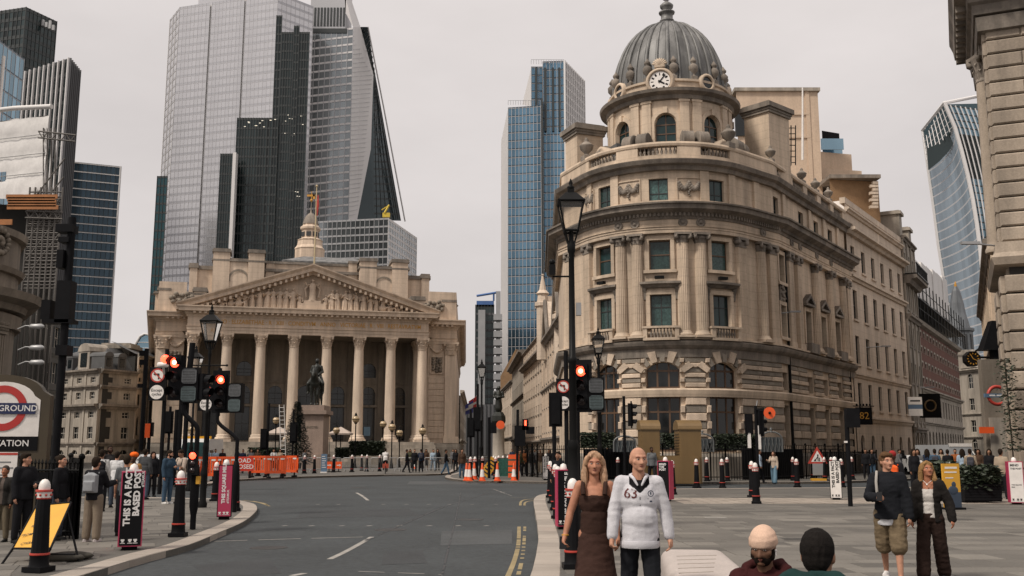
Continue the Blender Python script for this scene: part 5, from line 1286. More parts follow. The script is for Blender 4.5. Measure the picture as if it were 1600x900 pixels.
# -------- pale office block along the right-hand street, continuing the bank's flank
def pale_office():
 ex,ey=BK['er']; d=R_(56); L=19.5
 pth=Path([('L',ex,ey,ex+L*math.cos(d),ey+L*math.sin(d))],0)
 root=thing('office_block','pale ashlar office block with tall narrow windows beside the domed building','building',(ex,ey,0))
 z=lambda y,x=1370:pth.hit(x,y)[1]
 zz=[0]+[z(y)for y in(628,588,470,372,318)]
 H0=[pth.hit(1375,y)[1]for y in(738,620,515,425,345,300)]
 f1,f2,f3,f4,f5,tp=[pth.hit(1375,y)[1]for y in(655,592,524,457,396,366)]
 floors=[(0,f1,1.2,f1-1.9,.5,.95),(f1,f2,.7,f2-f1-.7,0,1),(f2,f3,.8,f3-f2-.75,0,1.0),(f3,f4,.6,f4-f3-.9,0,1.05),(f4,f5,.9,f5-f4-.9,0,1.0),(f5,tp,.6,tp-f5-.8,0,.95)]
 street_building(root,pth,.3,L,floors,M_pale,bay=2.75,ww=1.15,cornices=((f1-.35,.25,.45),(f2-.3,.2,.35),(f4-.2,.4,.4),(f5-.1,.75,.5),(tp-.1,.35,.35)),quoins=True,fm=M_framed,top=tp+.6)
 tops=tp+.6
 back_fill(root,'roof',pth,.3,L,14,tops-.2,M_pale)
 mb=MB(); pth.block(mb,.3,L,-.4,.05,tops,tops+.5); mb.build('parapet',M_pale,root,world=True)
 mb=MB(); pth.block(mb,13,L,-9,-3.5,tops,tops+3.4); mb.build('setback_storey',M_white,root,world=True)
 # ---- ornate narrow neighbour with balcony
 x0,y0=pth.at(L,.1); L2=7.5
 p2=Path([('L',x0,y0,x0+L2*math.cos(R_(60)),y0+L2*math.sin(R_(60)))],0)
 r2=thing('ornate_building','narrow soot-stained stone building with bracketed balcony and chimneys','building',(x0,y0,0))
 zt=p2.hit(1412,372)[1]; k=zt/6.2
 floors=[(i*k,(i+1)*k,.8,k-.8,.35 if i in(0,4)else 0,1)for i in range(6)]
 street_building(r2,p2,0,L2,floors,M_greystone,M_cornice,bay=2.4,ww=1.2,cornices=((k-.3,.4,.5),(4*k-.3,.5,.5),(5*k-.4,1.2,.8),(zt-.4,.4,.4)),quoins=True,piers=True,top=zt)
 back_fill(r2,'roof',p2,0,L2,10,zt-.1,M_greystone)
 mb=MB(); p2.block(mb,0,L2,.0,1.3,5*k+.4,5*k+.55)
 for i in range(22):x,y=p2.at(.15+i*(L2-.3)/21,1.2); mb.tube([(x,y,5*k+.5),(x,y,5*k+1.5)],.035,4)
 p2.block(mb,0,L2,1.15,1.26,5*k+1.45,5*k+1.55); mb.build('balcony',M_iron,r2,world=True)
 for t,w,h in((.9,1.5,2.6),(L2-1,1.6,2.0)):mb=MB(); p2.block(mb,t-w/2,t+w/2,-3,-.1,zt-.3,zt+h); p2.block(mb,t-w/2-.2,t+w/2+.2,-3.2,.1,zt+h-.4,zt+h-.1); mb.build('chimney',M_greystone,r2,world=True)
 return pth,p2
off_path,orn_path=pale_office()
# -------- buildings stepping up behind the domed corner
Yk=96.
r=thing('brick_block','plain tall beige brick block rising behind the domed building','building',P(1215,600,Yk)*1)
r.location.z=0
a,b=P(1150,143,Yk),P(1277,134,Yk); b.z=a.z
solid(r,'wall',[a,b,bk(b,16),bk(a,16)],M_beige); mb=MB(); mb.box(a.x-.2,b.x+.2,Yk-.25,Yk+3,a.z,a.z+.35); mb.build('coping',M_greystone,r,world=True)
mb=MB()
for y in(178,214):q=P(1200,y,Yk); mb.box(a.x+1,b.x-1.0,Yk-.12,Yk+.1,q.z-.12,q.z+.12)
mb.box(b.x-1.3,b.x-.9,Yk-.1,Yk+.2,5,a.z); mb.build('string_course',M_beige,r,world=True)
w=MB(); q=P(1153,180,Yk); w.box(q.x-.3,q.x+1.2,Yk-.2,Yk+.2,q.z-2.2,q.z+.4); w.build('window',M_glassd,r,world=True)
mb=MB(); q0,q1=P(1254,250,88),P(1254,137,88); mb.tube([q0,q1],[.11,.07],8); tag(link('flagpole',mb.mesh('flagpole',M_white)),'bare white flagpole before the beige brick block','flagpole')
fe=MB()
for x in(1229,1236,1243):q0,q1=P(x,258,84),P(x,196,84); fe.tube([q0,(q1.x,q1.y,q1.z)],.05,4)
for y in range(200,256,9):q0,q1=P(1229,y,84),P(1243,y,84); fe.tube([q0,q1],.04,4)
tag(link('fire_ladder',fe.mesh('fire_ladder',M_iron)),'black iron roof ladder beside the right chimney stack','ladder')
r=thing('terraced_block','stepped beige block with a black glazed penthouse behind the roofs','building',(0,0,0)); r.location=(P(1310,600,100).x,100,0)
def step(x0,x1,yt,Y,m,nm,dp=14,zb=0):
 a,b=P(x0,yt,Y),P(x1,yt,Y+1); b.z=a.z; return solid(r,nm,[a,b,bk(b,dp),bk(a,dp)],m,zb)
step(1281,1330,237,101,M_beige,'upper_tier'); step(1284,1346,263,100,M_beige,'lower_tier'); pz=P(1281,237,102).z
step(1284,1311,204,103,M_blackp,'penthouse',10); a,b=P(1285,221,102.6),P(1315,221,102.6); mb=MB(); mb.box(a.x,b.x,102.5,102.7,pz-.2,a.z); mb.build('penthouse_glass',TG['sky'],r,world=True)
mb=MB(); a,b=P(1283,233,101),P(1318,233,101); mb.box(a.x,b.x,100.9,101.0,pz-.1,pz+1.1); mb.build('glass_balustrade',TG['sky'],r,world=True)
r=thing('brick_gable','brown brick party wall with pale stone quoins behind the roofs','building',(P(1330,600,93).x,93,0))
step(1296,1372,280,93,M_brick,'wall',8)
for k in range(8):
 a,b=P(1363-(k%2)*4,283+k*5.4,92.9),P(1372,288+k*5.4,92.9); mb=MB(); mb.box(a.x,b.x,92.8,93.2,b.z+.03,a.z-.03); mb.build('quoin_stone',M_pale,r,world=True)
mb=MB(); a,b=P(1294,278,93),P(1374,278,93); mb.box(a.x,b.x,92.6,101,a.z-.1,a.z+.25); mb.build('coping',M_cornice,r,world=True)
# -------- red brick range, scaffolded roof, church steeple, stone closers down the right-hand street
def red_range():
 A0=P(1416,600,118); B0=P(1500,600,165)
 pth=Path([('L',A0.x,118,B0.x,165)],0); L=pth.s1
 root=thing('brick_range','long red brick range with pale stone bands down the right-hand street','building',(A0.x,118,0))
 zt=pth.hit(1450,520)[1]; k=(zt-9.5)/4
 floors=[(0,5.2,1.2,3.4,.7,1.25),(5.2,9.5,.9,3.3,0,1)]+[(9.5+i*k,9.5+(i+1)*k,.9,k-.6,0,1)for i in range(4)]
 n=int(L/3.0)
 street_building(root,pth,0,L,floors[:2],M_greystone,bay=3.0,ww=1.35,cornices=((4.9,.4,.4),(9.1,.5,.5)))
 w=MB(); holes=[]
 for(z0,z1,si,he,ri,wf)in floors[2:]:
  for q in range(n):t=L*(q+.5)/n; holes.append((t-.65,t+.65,z0+si,z0+he,0))
 pth.wall(w,0,L,9.5,zt,holes,rd=.25,step=5); w.build('brick_wall',M_redbrick,root,world=True)
 for h in holes:
  window(root,pth,(h[0]+h[1])/2,1.3,h[2],h[3],-.18,0,cols=2,rows=(.5,),bar=.08,fm=M_framew)
 mb=MB()
 for h in holes:pth.block(mb,h[0]-.22,h[0],0,.06,h[2]-.2,h[3]+.2); pth.block(mb,h[1],h[1]+.22,0,.06,h[2]-.2,h[3]+.2); pth.block(mb,h[0]-.22,h[1]+.22,0,.08,h[3],h[3]+.25)
 mb.build('window_dressings',M_greystone,root,world=True,kind='stuff')
 mb=MB(); pth.sweep(mb,0,L,[(-.1,zt),(.5,zt+.2),(.7,zt+.6),(-.1,zt+.9)]); mb.build('cornice',M_greystone,root,world=True)
 back_fill(root,'roof',pth,0,L,12,zt+.3,M_backwall)
 sc=thing('scaffold_roof','white sheeted temporary scaffold roof above the red brick range','scaffolding',(A0.x+3,121,zt))
 s0=.5; zt2=pth.hit(1422,412)[1]; zt3=pth.hit(1480,470)[1]
 mb=MB();
 for q in range(8):
  t0,t1=L*.8*q/8,L*.8*(q+1)/8;
  za,zb_=zt2+(zt3+3-zt2)*q/8,zt2+(zt3+3-zt2)*(q+1)/8; pth.block(mb,t0,t1,-6,.2+.15*(q%2),zt+4.0,max(zt+5,zb_))
 mb.build('white_sheeting',M_sheet,sc,world=True)
 pm=MB()
 for q in range(18):x,y=pth.at(L*q/17,1.2); pm.tube([(x,y,zt+.5),(x,y,zt+5.5)],.07,4)
 for z in(1.5,2.8,4.2):a=pth.at(0,1.2); b=pth.at(L,1.2); pm.tube([(*a,zt+z),(*b,zt+z)],.07,4)
 pth.block(pm,0,L,-2,1.4,zt+2.6,zt+2.75); pm.build('scaffold_frame',M_iron,sc,world=True)
M_sheet=mat('white_sheeting',(.62,.6,.58),.6,var=.12,scale=4,fine=.08,bump=.6,bscale=1.2)
red_range()
def steeple():
 Y=190.; c=P(1504,600,Y); r=thing('church_steeple','grey leaded church steeple with gilded finial at street end','steeple',(c.x,Y,0)); T=lambda y:Zat(y,Y); k=Y/FL/den(500)
 mb=MB(); mb.lathe([(26*k,0),(26*k,T(560)),(28*k,T(556)),(28*k,T(549)),(24*k,T(548))],4,(c.x,Y,0),smooth=False); mb.build('tower_shaft',M_greystone,r,world=True)
 mb=MB(); mb.lathe([(20*k,T(551)),(20*k,T(520)),(22.5*k,T(518)),(22.5*k,T(514)),(17*k,T(513)),(12*k,T(490)),(10*k,T(474)),(6*k,T(455)),(3*k,T(448))],8,(c.x,Y,0),smooth=False); o=mb.build('spire',mat('spire_lead',(.12,.13,.14),.5,var=.2,streak=.3),r,world=True)
 for q in range(8):
  mb=MB(); mb.box(-.45,.45,-.06,.06,T(546),T(524),M=Matrix.Translation((c.x,Y,0))@Matrix.Rotation(q*math.pi/4,4,'Z')@Matrix.Translation((0,-19.0*k,0))); mb.build('louvre',M_framed,o,world=True)
 mb=MB(); mb.lathe([(2*k,T(460)),(4*k,T(457)),(3.6*k,T(452)),(1.5*k,T(449)),(2.4*k,T(447)),(.6*k,T(440))],10,(c.x,Y,0)); mb.build('finial',M_gold,r,world=True)
steeple()
r=thing('stone_corner_house','grey stone house with small pediment closing the right-hand street','building',(P(1510,600,175).x,175,0))
a,b=P(1496,580,178),P(1536,600,172); pth=Path([('L',a.x,178,b.x,172)],0); zt=Zat(575,175); k=zt/4.2
street_building(r,pth,0,pth.s1,[(i*k,(i+1)*k,.9,k-.8,.5 if i in(0,3)else 0,1)for i in range(4)],M_greystone,bay=3.4,ww=1.3,cornices=((k-.2,.3,.4),(2*k,.3,.4),(4*k,.6,.6)),fm=M_framew,top=zt)
mb=MB(); m0=pth.s1/2; mb.add([(*pth.at(m0-2.2,.4),zt),(*pth.at(m0+2.2,.4),zt),(*pth.at(m0,.4),zt+1.7),(*pth.at(m0-2.2,-3),zt),(*pth.at(m0+2.2,-3),zt),(*pth.at(m0,-3),zt+1.7)],[(0,1,2),(0,2,5,3),(1,4,5,2)]); mb.build('pediment',M_greystone,r,world=True)
back_fill(r,'roof',pth,0,pth.s1,12,zt,M_backwall)
# -------- rusticated corner building at the right edge
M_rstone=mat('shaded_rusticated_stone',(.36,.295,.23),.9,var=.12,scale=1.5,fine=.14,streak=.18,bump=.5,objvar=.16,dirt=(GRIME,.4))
def right_corner():
 Yc=40.; c=P(1583,600,Yc); d1=R_(-23)
 cx,cy=c.x,Yc
 fd=R_(66);
 pth=Path([('L',cx+7.5*math.cos(fd),cy+7.5*math.sin(fd),cx+1.0*math.cos(fd),cy+1.0*math.sin(fd)),('L',cx+1.0*math.cos(fd),cy+1.0*math.sin(fd),cx,cy),('L',cx,cy,cx+9*math.cos(d1),cy+9*math.sin(d1))],-7.5)
 root=thing('rusticated_building','banded stone corner building with huge overhanging cornice at the right edge','building',(cx,cy,0))
 zc=20.3; zg=Zat(400,Yc)
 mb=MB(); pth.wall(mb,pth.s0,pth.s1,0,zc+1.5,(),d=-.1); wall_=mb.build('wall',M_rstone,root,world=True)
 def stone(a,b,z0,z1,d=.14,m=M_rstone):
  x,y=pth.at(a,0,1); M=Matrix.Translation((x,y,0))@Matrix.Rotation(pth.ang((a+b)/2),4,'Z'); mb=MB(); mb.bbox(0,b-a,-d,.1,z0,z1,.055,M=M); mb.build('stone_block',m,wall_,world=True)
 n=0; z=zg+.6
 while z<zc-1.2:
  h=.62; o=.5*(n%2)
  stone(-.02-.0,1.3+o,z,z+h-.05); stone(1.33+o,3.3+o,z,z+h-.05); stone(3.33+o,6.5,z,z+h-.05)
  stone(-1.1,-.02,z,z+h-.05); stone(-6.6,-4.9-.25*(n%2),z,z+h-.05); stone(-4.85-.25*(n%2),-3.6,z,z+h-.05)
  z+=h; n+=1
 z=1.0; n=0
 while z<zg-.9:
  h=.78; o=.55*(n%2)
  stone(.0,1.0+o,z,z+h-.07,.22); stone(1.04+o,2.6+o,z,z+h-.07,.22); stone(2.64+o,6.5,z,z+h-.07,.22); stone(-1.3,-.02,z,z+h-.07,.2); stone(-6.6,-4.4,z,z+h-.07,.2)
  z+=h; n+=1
 def course(nm,prof,m):mb=MB(); pth.sweep(mb,pth.s0,pth.s1,prof); mb.build(nm,m,root,world=True)
 course('band',[(-.1,zg-.5),(.35,zg-.4),(.45,zg-.1),(.3,zg+.1),(.25,zg+.55),(-.1,zg+.55)],M_rstone)
 course('plinth',[(-.1,0),(.35,0),(.3,.95),(-.1,1.0)],M_greystone)
 course('architrave',[(-.1,zc-1.2),(.3,zc-1.1),(.34,zc-.5),(-.1,zc-.4)],M_cornice)
 course('cornice',[(-.1,zc-.45),(.4,zc-.4),(.45,zc),(.6,zc+.1),(.65,zc+.5),(1.1,zc+.62),(1.15,zc+1.0),(1.3,zc+1.4),(1.3,zc+1.6),(-.1,zc+1.9)],M_cornice)
 course('attic',[(-.1,zc+1.7),(.7,zc+1.7),(.7,zc+2.2),(.5,zc+2.3),(.5,zc+5.5),(.8,zc+5.8),(.85,zc+6.4),(-.1,zc+6.5)],M_cornice)
 mb=MB(); t=pth.s0+.2
 while t<6:
  if abs(t)>.3:pth.block(mb,t,t+.3,.6,1.05,zc+.3,zc+.6)
  t+=.7
 mb.build('modillions',M_cornice,root,world=True,kind='stuff')
 for t in(-2.3,):
  x,y=pth.at(t,.05); cm=MB(); h=zc-1.2-zg-.6-1.3
  cm.lathe([(.5,0),(.52,.12),(.46,.25),(.42,.4),(.42,.5),(.37,h)],20,(x,y,zg+.55)); o=cm.build('column',M_rstone,root,world=True); km=MB(); km.merge(corinthian(1.3,.42,.37),Matrix.Translation((x,y,zg+.55+h))); km.build('capital',M_cornice,o,world=True)
 mb=MB(); pth.block(mb,-3.5,-1.2,-.1,.25,zc-1.6,zc-1.15); mb.build('column_lintel',M_cornice,root,world=True)
 rf=MB(); pts=[pth.at(t,-.2)for t in(pth.s0,0,pth.s1)]; rf.prism(pts+[(cx+16,cy+6)],0,zc+6); rf.build('block_core',M_backwall,root,world=True)
 wm=MB(); x,y=pth.at(-2.9,.12);
 for(ta,tb,z0,z1)in((-3.6,-1.9,1.2,4.6),(-3.6,-1.9,6.0,9.0)):pth.block(wm,ta,tb,-.05,.06,z0,z1)
 wm.build('window',M_glassd,root,world=True)
 return pth
rc_path=right_corner()
# -------- lower stone building beyond it
A0=P(1553,420,58); B0=P(1537,520,92)
pth=Path([('L',B0.x,92,A0.x,58)],0); r=thing('stone_office','tall stone building with bracketed cornice beyond the rusticated corner','building',(A0.x,58,0)); zt=pth.hit(1545,345)[1]if False else Zat(395,62)
k=zt/5
street_building(r,pth,0,pth.s1,[(i*k,(i+1)*k,1.0,k-.9,.5 if i==0 else 0,1)for i in range(5)],M_stone,M_cornice,bay=3.6,ww=1.5,cornices=((k-.2,.4,.5),(3*k,.3,.4),(5*k-.5,.5,.6)),piers=True)
q0,q1=pth.at(pth.s1,0),(A0.x+6,60); mb=MB(); mb.add([(*q0,0),(*q1,0),(*q1,zt),(*q0,zt)],[(0,1,2,3)]); mb.build('end_wall',M_stone,r,world=True)
back_fill(r,'roof',pth,0,pth.s1,8,zt-.1,M_backwall)
mb=MB(); mb.box(A0.x+1.0,A0.x+4,57.6,59,0,Zat(352,58)); mb.build('end_pier',M_stone,r,world=True)
# -------- left: mansard block, dark modern office, curved corner with scaffold
def mansard():
 Y=140.; a,b,c,d,e=P(92,600,143),P(156,600,137),P(194,600,138.5),P(222,600,146),P(262,600,160)
 pth=Path([('L',P(60,600,152).x,152,a.x,143),('L',a.x,143,b.x,137),('L',b.x,137,c.x,143),('L',c.x,143,d.x,160),('L',d.x,160,e.x,200)],0)
 root=thing('mansard_block','grey stone corner block with slate mansard roof and dormers','building',(b.x,137,0))
 z=lambda y:Zat(y,139.); zs=[z(y)for y in(735,690,658,635,605,578)]
 s=[g[1]for g in pth.g]; zb=0
 floors=[(0,z(694),1.0,z(694)-1.6,.8,1.3),(z(694),z(660),.7,z(660)-z(694)-.6,0,1),(z(660),z(633),.6,z(633)-z(660)-.9,0,1),(z(633),z(605),.8,z(605)-z(633)-.7,0,.9),(z(605),z(581),.6,z(581)-z(605)-.8,0,.9)]
 cor=((z(694)-.3,.3,.5),(z(633)-.6,.7,.7),(z(605)-.3,.4,.5),(z(581)-.3,.6,.6))
 for i in range(3):street_building(root,pth,s[i-1]if i else 0,s[i],floors,M_greystone,M_cornice,bay=2.9,ww=1.3,cornices=cor,fm=M_framew,gm=M_glassd,piers=(i==1))
 back_fill(root,'core',pth,0,s[2],14,z(580),M_backwall)
 mb=MB(); zr0,zr1=z(580)+.2,z(540)
 st=[0,s[0],s[1],s[2]]; lo=[pth.pt(t,-.6,0,s[2])for t in st]; hi=[pth.pt(t,-3.2,0,s[2])for t in st]; bk2=[pth.pt(t,-12,0,s[2])for t in st]
 for i in range(3):mb.quad((*lo[i],zr0),(*lo[i+1],zr0),(*hi[i+1],zr1),(*hi[i],zr1)); mb.quad((*hi[i],zr1),(*hi[i+1],zr1),(*bk2[i+1],zr1+.5),(*bk2[i],zr1+.5))
 mb.quad((*lo[3],zr0),(*bk2[3],zr0),(*bk2[3],zr1+.5),(*hi[3],zr1)); roof=mb.build('mansard_roof',M_slate,root,world=True)
 def dorm(t,w,h,mt):
  mb=MB(); pth.block(mb,t-w/2,t+w/2,-3.0,-.5,zr0,zr0+h)
  for k in range(6):
   a0,a1=math.pi*k/6,math.pi*(k+1)/6; q=[]
   for a_ in(a0,a1):q.append((t-w*.55*math.cos(a_),zr0+h+w*.42*math.sin(a_)))
   mb.add([(*pth.at(q[0][0],-.4),q[0][1]),(*pth.at(q[1][0],-.4),q[1][1]),(*pth.at(q[1][0],-3.4),q[1][1]),(*pth.at(q[0][0],-3.4),q[0][1]),(*pth.at(t,-.4),zr0+h)],[(0,1,2,3),(0,4,1)])
  o=mb.build('dormer',mt,roof,world=True)
  wm=MB(); pth.block(wm,t-w*.28,t+w*.28,-.5,-.44,zr0+.5,zr0+h-.2); wm.build('pane',M_glassd,o,world=True)
 mid=(s[0]+s[1])/2
 dorm(mid,2.8,2.7,M_greystone)
 for t in(s[0]*.35,s[0]*.75,s[0]+1.6,s[1]+1.8,s[1]+4.2):dorm(t,1.5,1.9,M_slate)
 mb=MB(); q=P(180,600,147); mb.box(q.x-2.0,q.x+2.2,146,150,0,Zat(537,147)); mb.box(q.x-2.3,q.x+2.5,145.7,150.3,Zat(537,147)-.8,Zat(537,147)-.3); mb.build('chimney',M_greystone,root,world=True)
 r2=thing('curved_stone_terrace','long stone terrace with small clock curving behind the traffic lights','building',(d.x,160,0))
 z2=lambda y:Zat(y,155.)
 f2=[(0,z2(690),1.0,z2(690)-1.8,.8,1.2),(z2(690),z2(650),.8,z2(650)-z2(690)-.9,.5,1),(z2(650),z2(612),.8,z2(612)-z2(650)-1.0,.0,1),(z2(612),z2(590),.8,z2(590)-z2(612)-.8,0,1),(z2(590),z2(566),.7,z2(566)-z2(590)-.8,0,.8)]
 for i in(3,4):street_building(r2,pth,s[i-1],s[i],f2,M_pale,M_greystone,bay=2.7,ww=1.2,cornices=((z2(690)-.3,.35,.5),(z2(612)-.3,.8,.7),(z2(590),.3,.4),(z2(566)-.3,.6,.5)),piers=True)
 back_fill(r2,'core',pth,s[2],s[4],14,z2(567),M_backwall)
 mb=MB(); zr=z2(566)+.2; st=[s[2],s[3],s[4]]; lo=[pth.pt(t,-.4,s[2],s[4])for t in st]; hi=[pth.pt(t,-4,s[2],s[4])for t in st]
 for i in range(2):mb.quad((*lo[i],zr),(*lo[i+1],zr),(*hi[i+1],zr+1.8),(*hi[i],zr+1.8))
 mb.build('slate_roof',M_slate,r2,world=True)
 ck=MB(); p=P(212,636,150); M=Matrix.Translation(p)@Matrix.Rotation(R_(20),4,'Z')@Matrix.Rotation(math.pi/2,4,'X'); ck.lathe([(.85,-.3),(.85,.3),(.7,.3),(.68,.25)],16,M=M); ck.tube([p,p+Vector((2.0,1.5,.3))],.1,5); o=ck.build('clock',M_iron,r2,world=True)
 fc=MB(); fc.lathe([(.66,.26),(.66,.28)],16,M=M); fc.build('clock_face',M_white,o,world=True); hn=MB(); hn.box(-.04,.04,0,.5,.29,.31,M=M); hn.box(0,.4,-.04,.04,.29,.31,M=M); hn.build('clock_hand',M_black,o,world=True)
mansard()
r=thing('modern_office','dark grey modern office with white-framed window bands at left','building',(P(75,600,95).x,95,0))
a,b=P(20,600,88),P(97,600,100); pth=Path([('L',a.x,88,b.x,100),('L',b.x,100,b.x*1.32,130)],0); zt=Zat(455,95); k=3.5
M_dgrey=mat('dark_grey_cladding',(.045,.055,.06),.5,var=.1,scale=5)
nfl=int(zt/k)
for i,(sa,sb)in enumerate(((0,pth.g[0][1]),(pth.g[0][1],pth.s1))):street_building(r,pth,sa,sb,[(j*k,(j+1)*k,1.1,3.1,0,1)for j in range(nfl)],M_dgrey,bay=1.5,ww=1.25,cornices=[(j*k+.2,.12,.4)for j in range(1,nfl)]if not i else(),fm=M_framew,gm=M_glassd,plinth=0)
back_fill(r,'core',pth,0,pth.g[0][1],20,nfl*k-.1,M_backwall)
def left_corner():
 Yc=44.; R=5.2; edge=P(28,560,Yc-2); cx=-27.9; cy=Yc
 pth=Path([('A',cx,cy,R,R_(-70),R_(110)),('L',cx+R*math.sin(R_(110)),cy-R*math.cos(R_(110)),cx+R*math.sin(R_(110))-9.5,cy-R*math.cos(R_(110))+15)],0)
 root=thing('curved_corner_building','curved classical stone corner with fluted pilasters and carved scroll at left edge','building',(cx,cy,0)); A,B=pth.s0,pth.s1
 Z=lambda y:Zat(y,Yc-2.5); zc=Z(452); zt=Z(340)
 mb=MB(); pth.wall(mb,A,B,0,zt,(),step=.8); mb.build('wall',M_redark,root,world=True)  # shade of this turned-away corner is put into its dark stone colour
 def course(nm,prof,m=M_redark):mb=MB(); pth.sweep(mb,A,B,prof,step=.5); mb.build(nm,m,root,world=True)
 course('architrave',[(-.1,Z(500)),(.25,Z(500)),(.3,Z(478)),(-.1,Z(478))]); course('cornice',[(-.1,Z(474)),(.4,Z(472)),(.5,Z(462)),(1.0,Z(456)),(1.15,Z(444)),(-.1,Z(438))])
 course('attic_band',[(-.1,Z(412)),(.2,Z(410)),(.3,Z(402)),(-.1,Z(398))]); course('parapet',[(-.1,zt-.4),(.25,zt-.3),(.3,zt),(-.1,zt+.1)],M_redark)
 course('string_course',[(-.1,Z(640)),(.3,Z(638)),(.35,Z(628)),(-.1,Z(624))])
 for k in range(9):
  t=A+1+k*1.65;
  if t>B-1:break
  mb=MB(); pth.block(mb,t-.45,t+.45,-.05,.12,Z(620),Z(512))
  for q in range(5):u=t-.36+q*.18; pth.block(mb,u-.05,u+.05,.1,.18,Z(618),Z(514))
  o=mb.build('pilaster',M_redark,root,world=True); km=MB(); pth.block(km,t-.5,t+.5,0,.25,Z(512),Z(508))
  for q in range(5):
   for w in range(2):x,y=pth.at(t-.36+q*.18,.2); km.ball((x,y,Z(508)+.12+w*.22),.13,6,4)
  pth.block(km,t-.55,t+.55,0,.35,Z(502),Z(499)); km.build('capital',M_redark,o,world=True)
 sc=MB(); t0=R*R_(150)
 for k in range(26):
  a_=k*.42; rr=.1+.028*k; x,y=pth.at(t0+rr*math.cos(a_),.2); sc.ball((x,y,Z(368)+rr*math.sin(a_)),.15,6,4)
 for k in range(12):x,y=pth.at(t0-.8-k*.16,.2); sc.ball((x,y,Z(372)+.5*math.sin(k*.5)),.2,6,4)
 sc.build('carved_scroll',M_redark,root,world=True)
 c=MB(); c.prism([(pth.at(t,-.3))for t in pth.stations(A,B,1.)]+[(cx-6,cy+14)],0,zt-.2); c.build('core',M_backwall,root,world=True)
 for y in(514,547,570):
  q=P(28,y,41); lm=MB(); lm.tube([q,q+Vector((.35,-.1,.12)),q+Vector((.9,-.2,.1))],.03,6); lm.lathe([(.04,-.3),(.11,-.2),(.12,.2),(.05,.32)],8,M=Matrix.Translation(q+Vector((.85,-.2,.08)))@Matrix.Rotation(math.pi/2,4,'Y')); lm.build('lamp_arm',M_grass_steel,root,world=True)
left_corner()
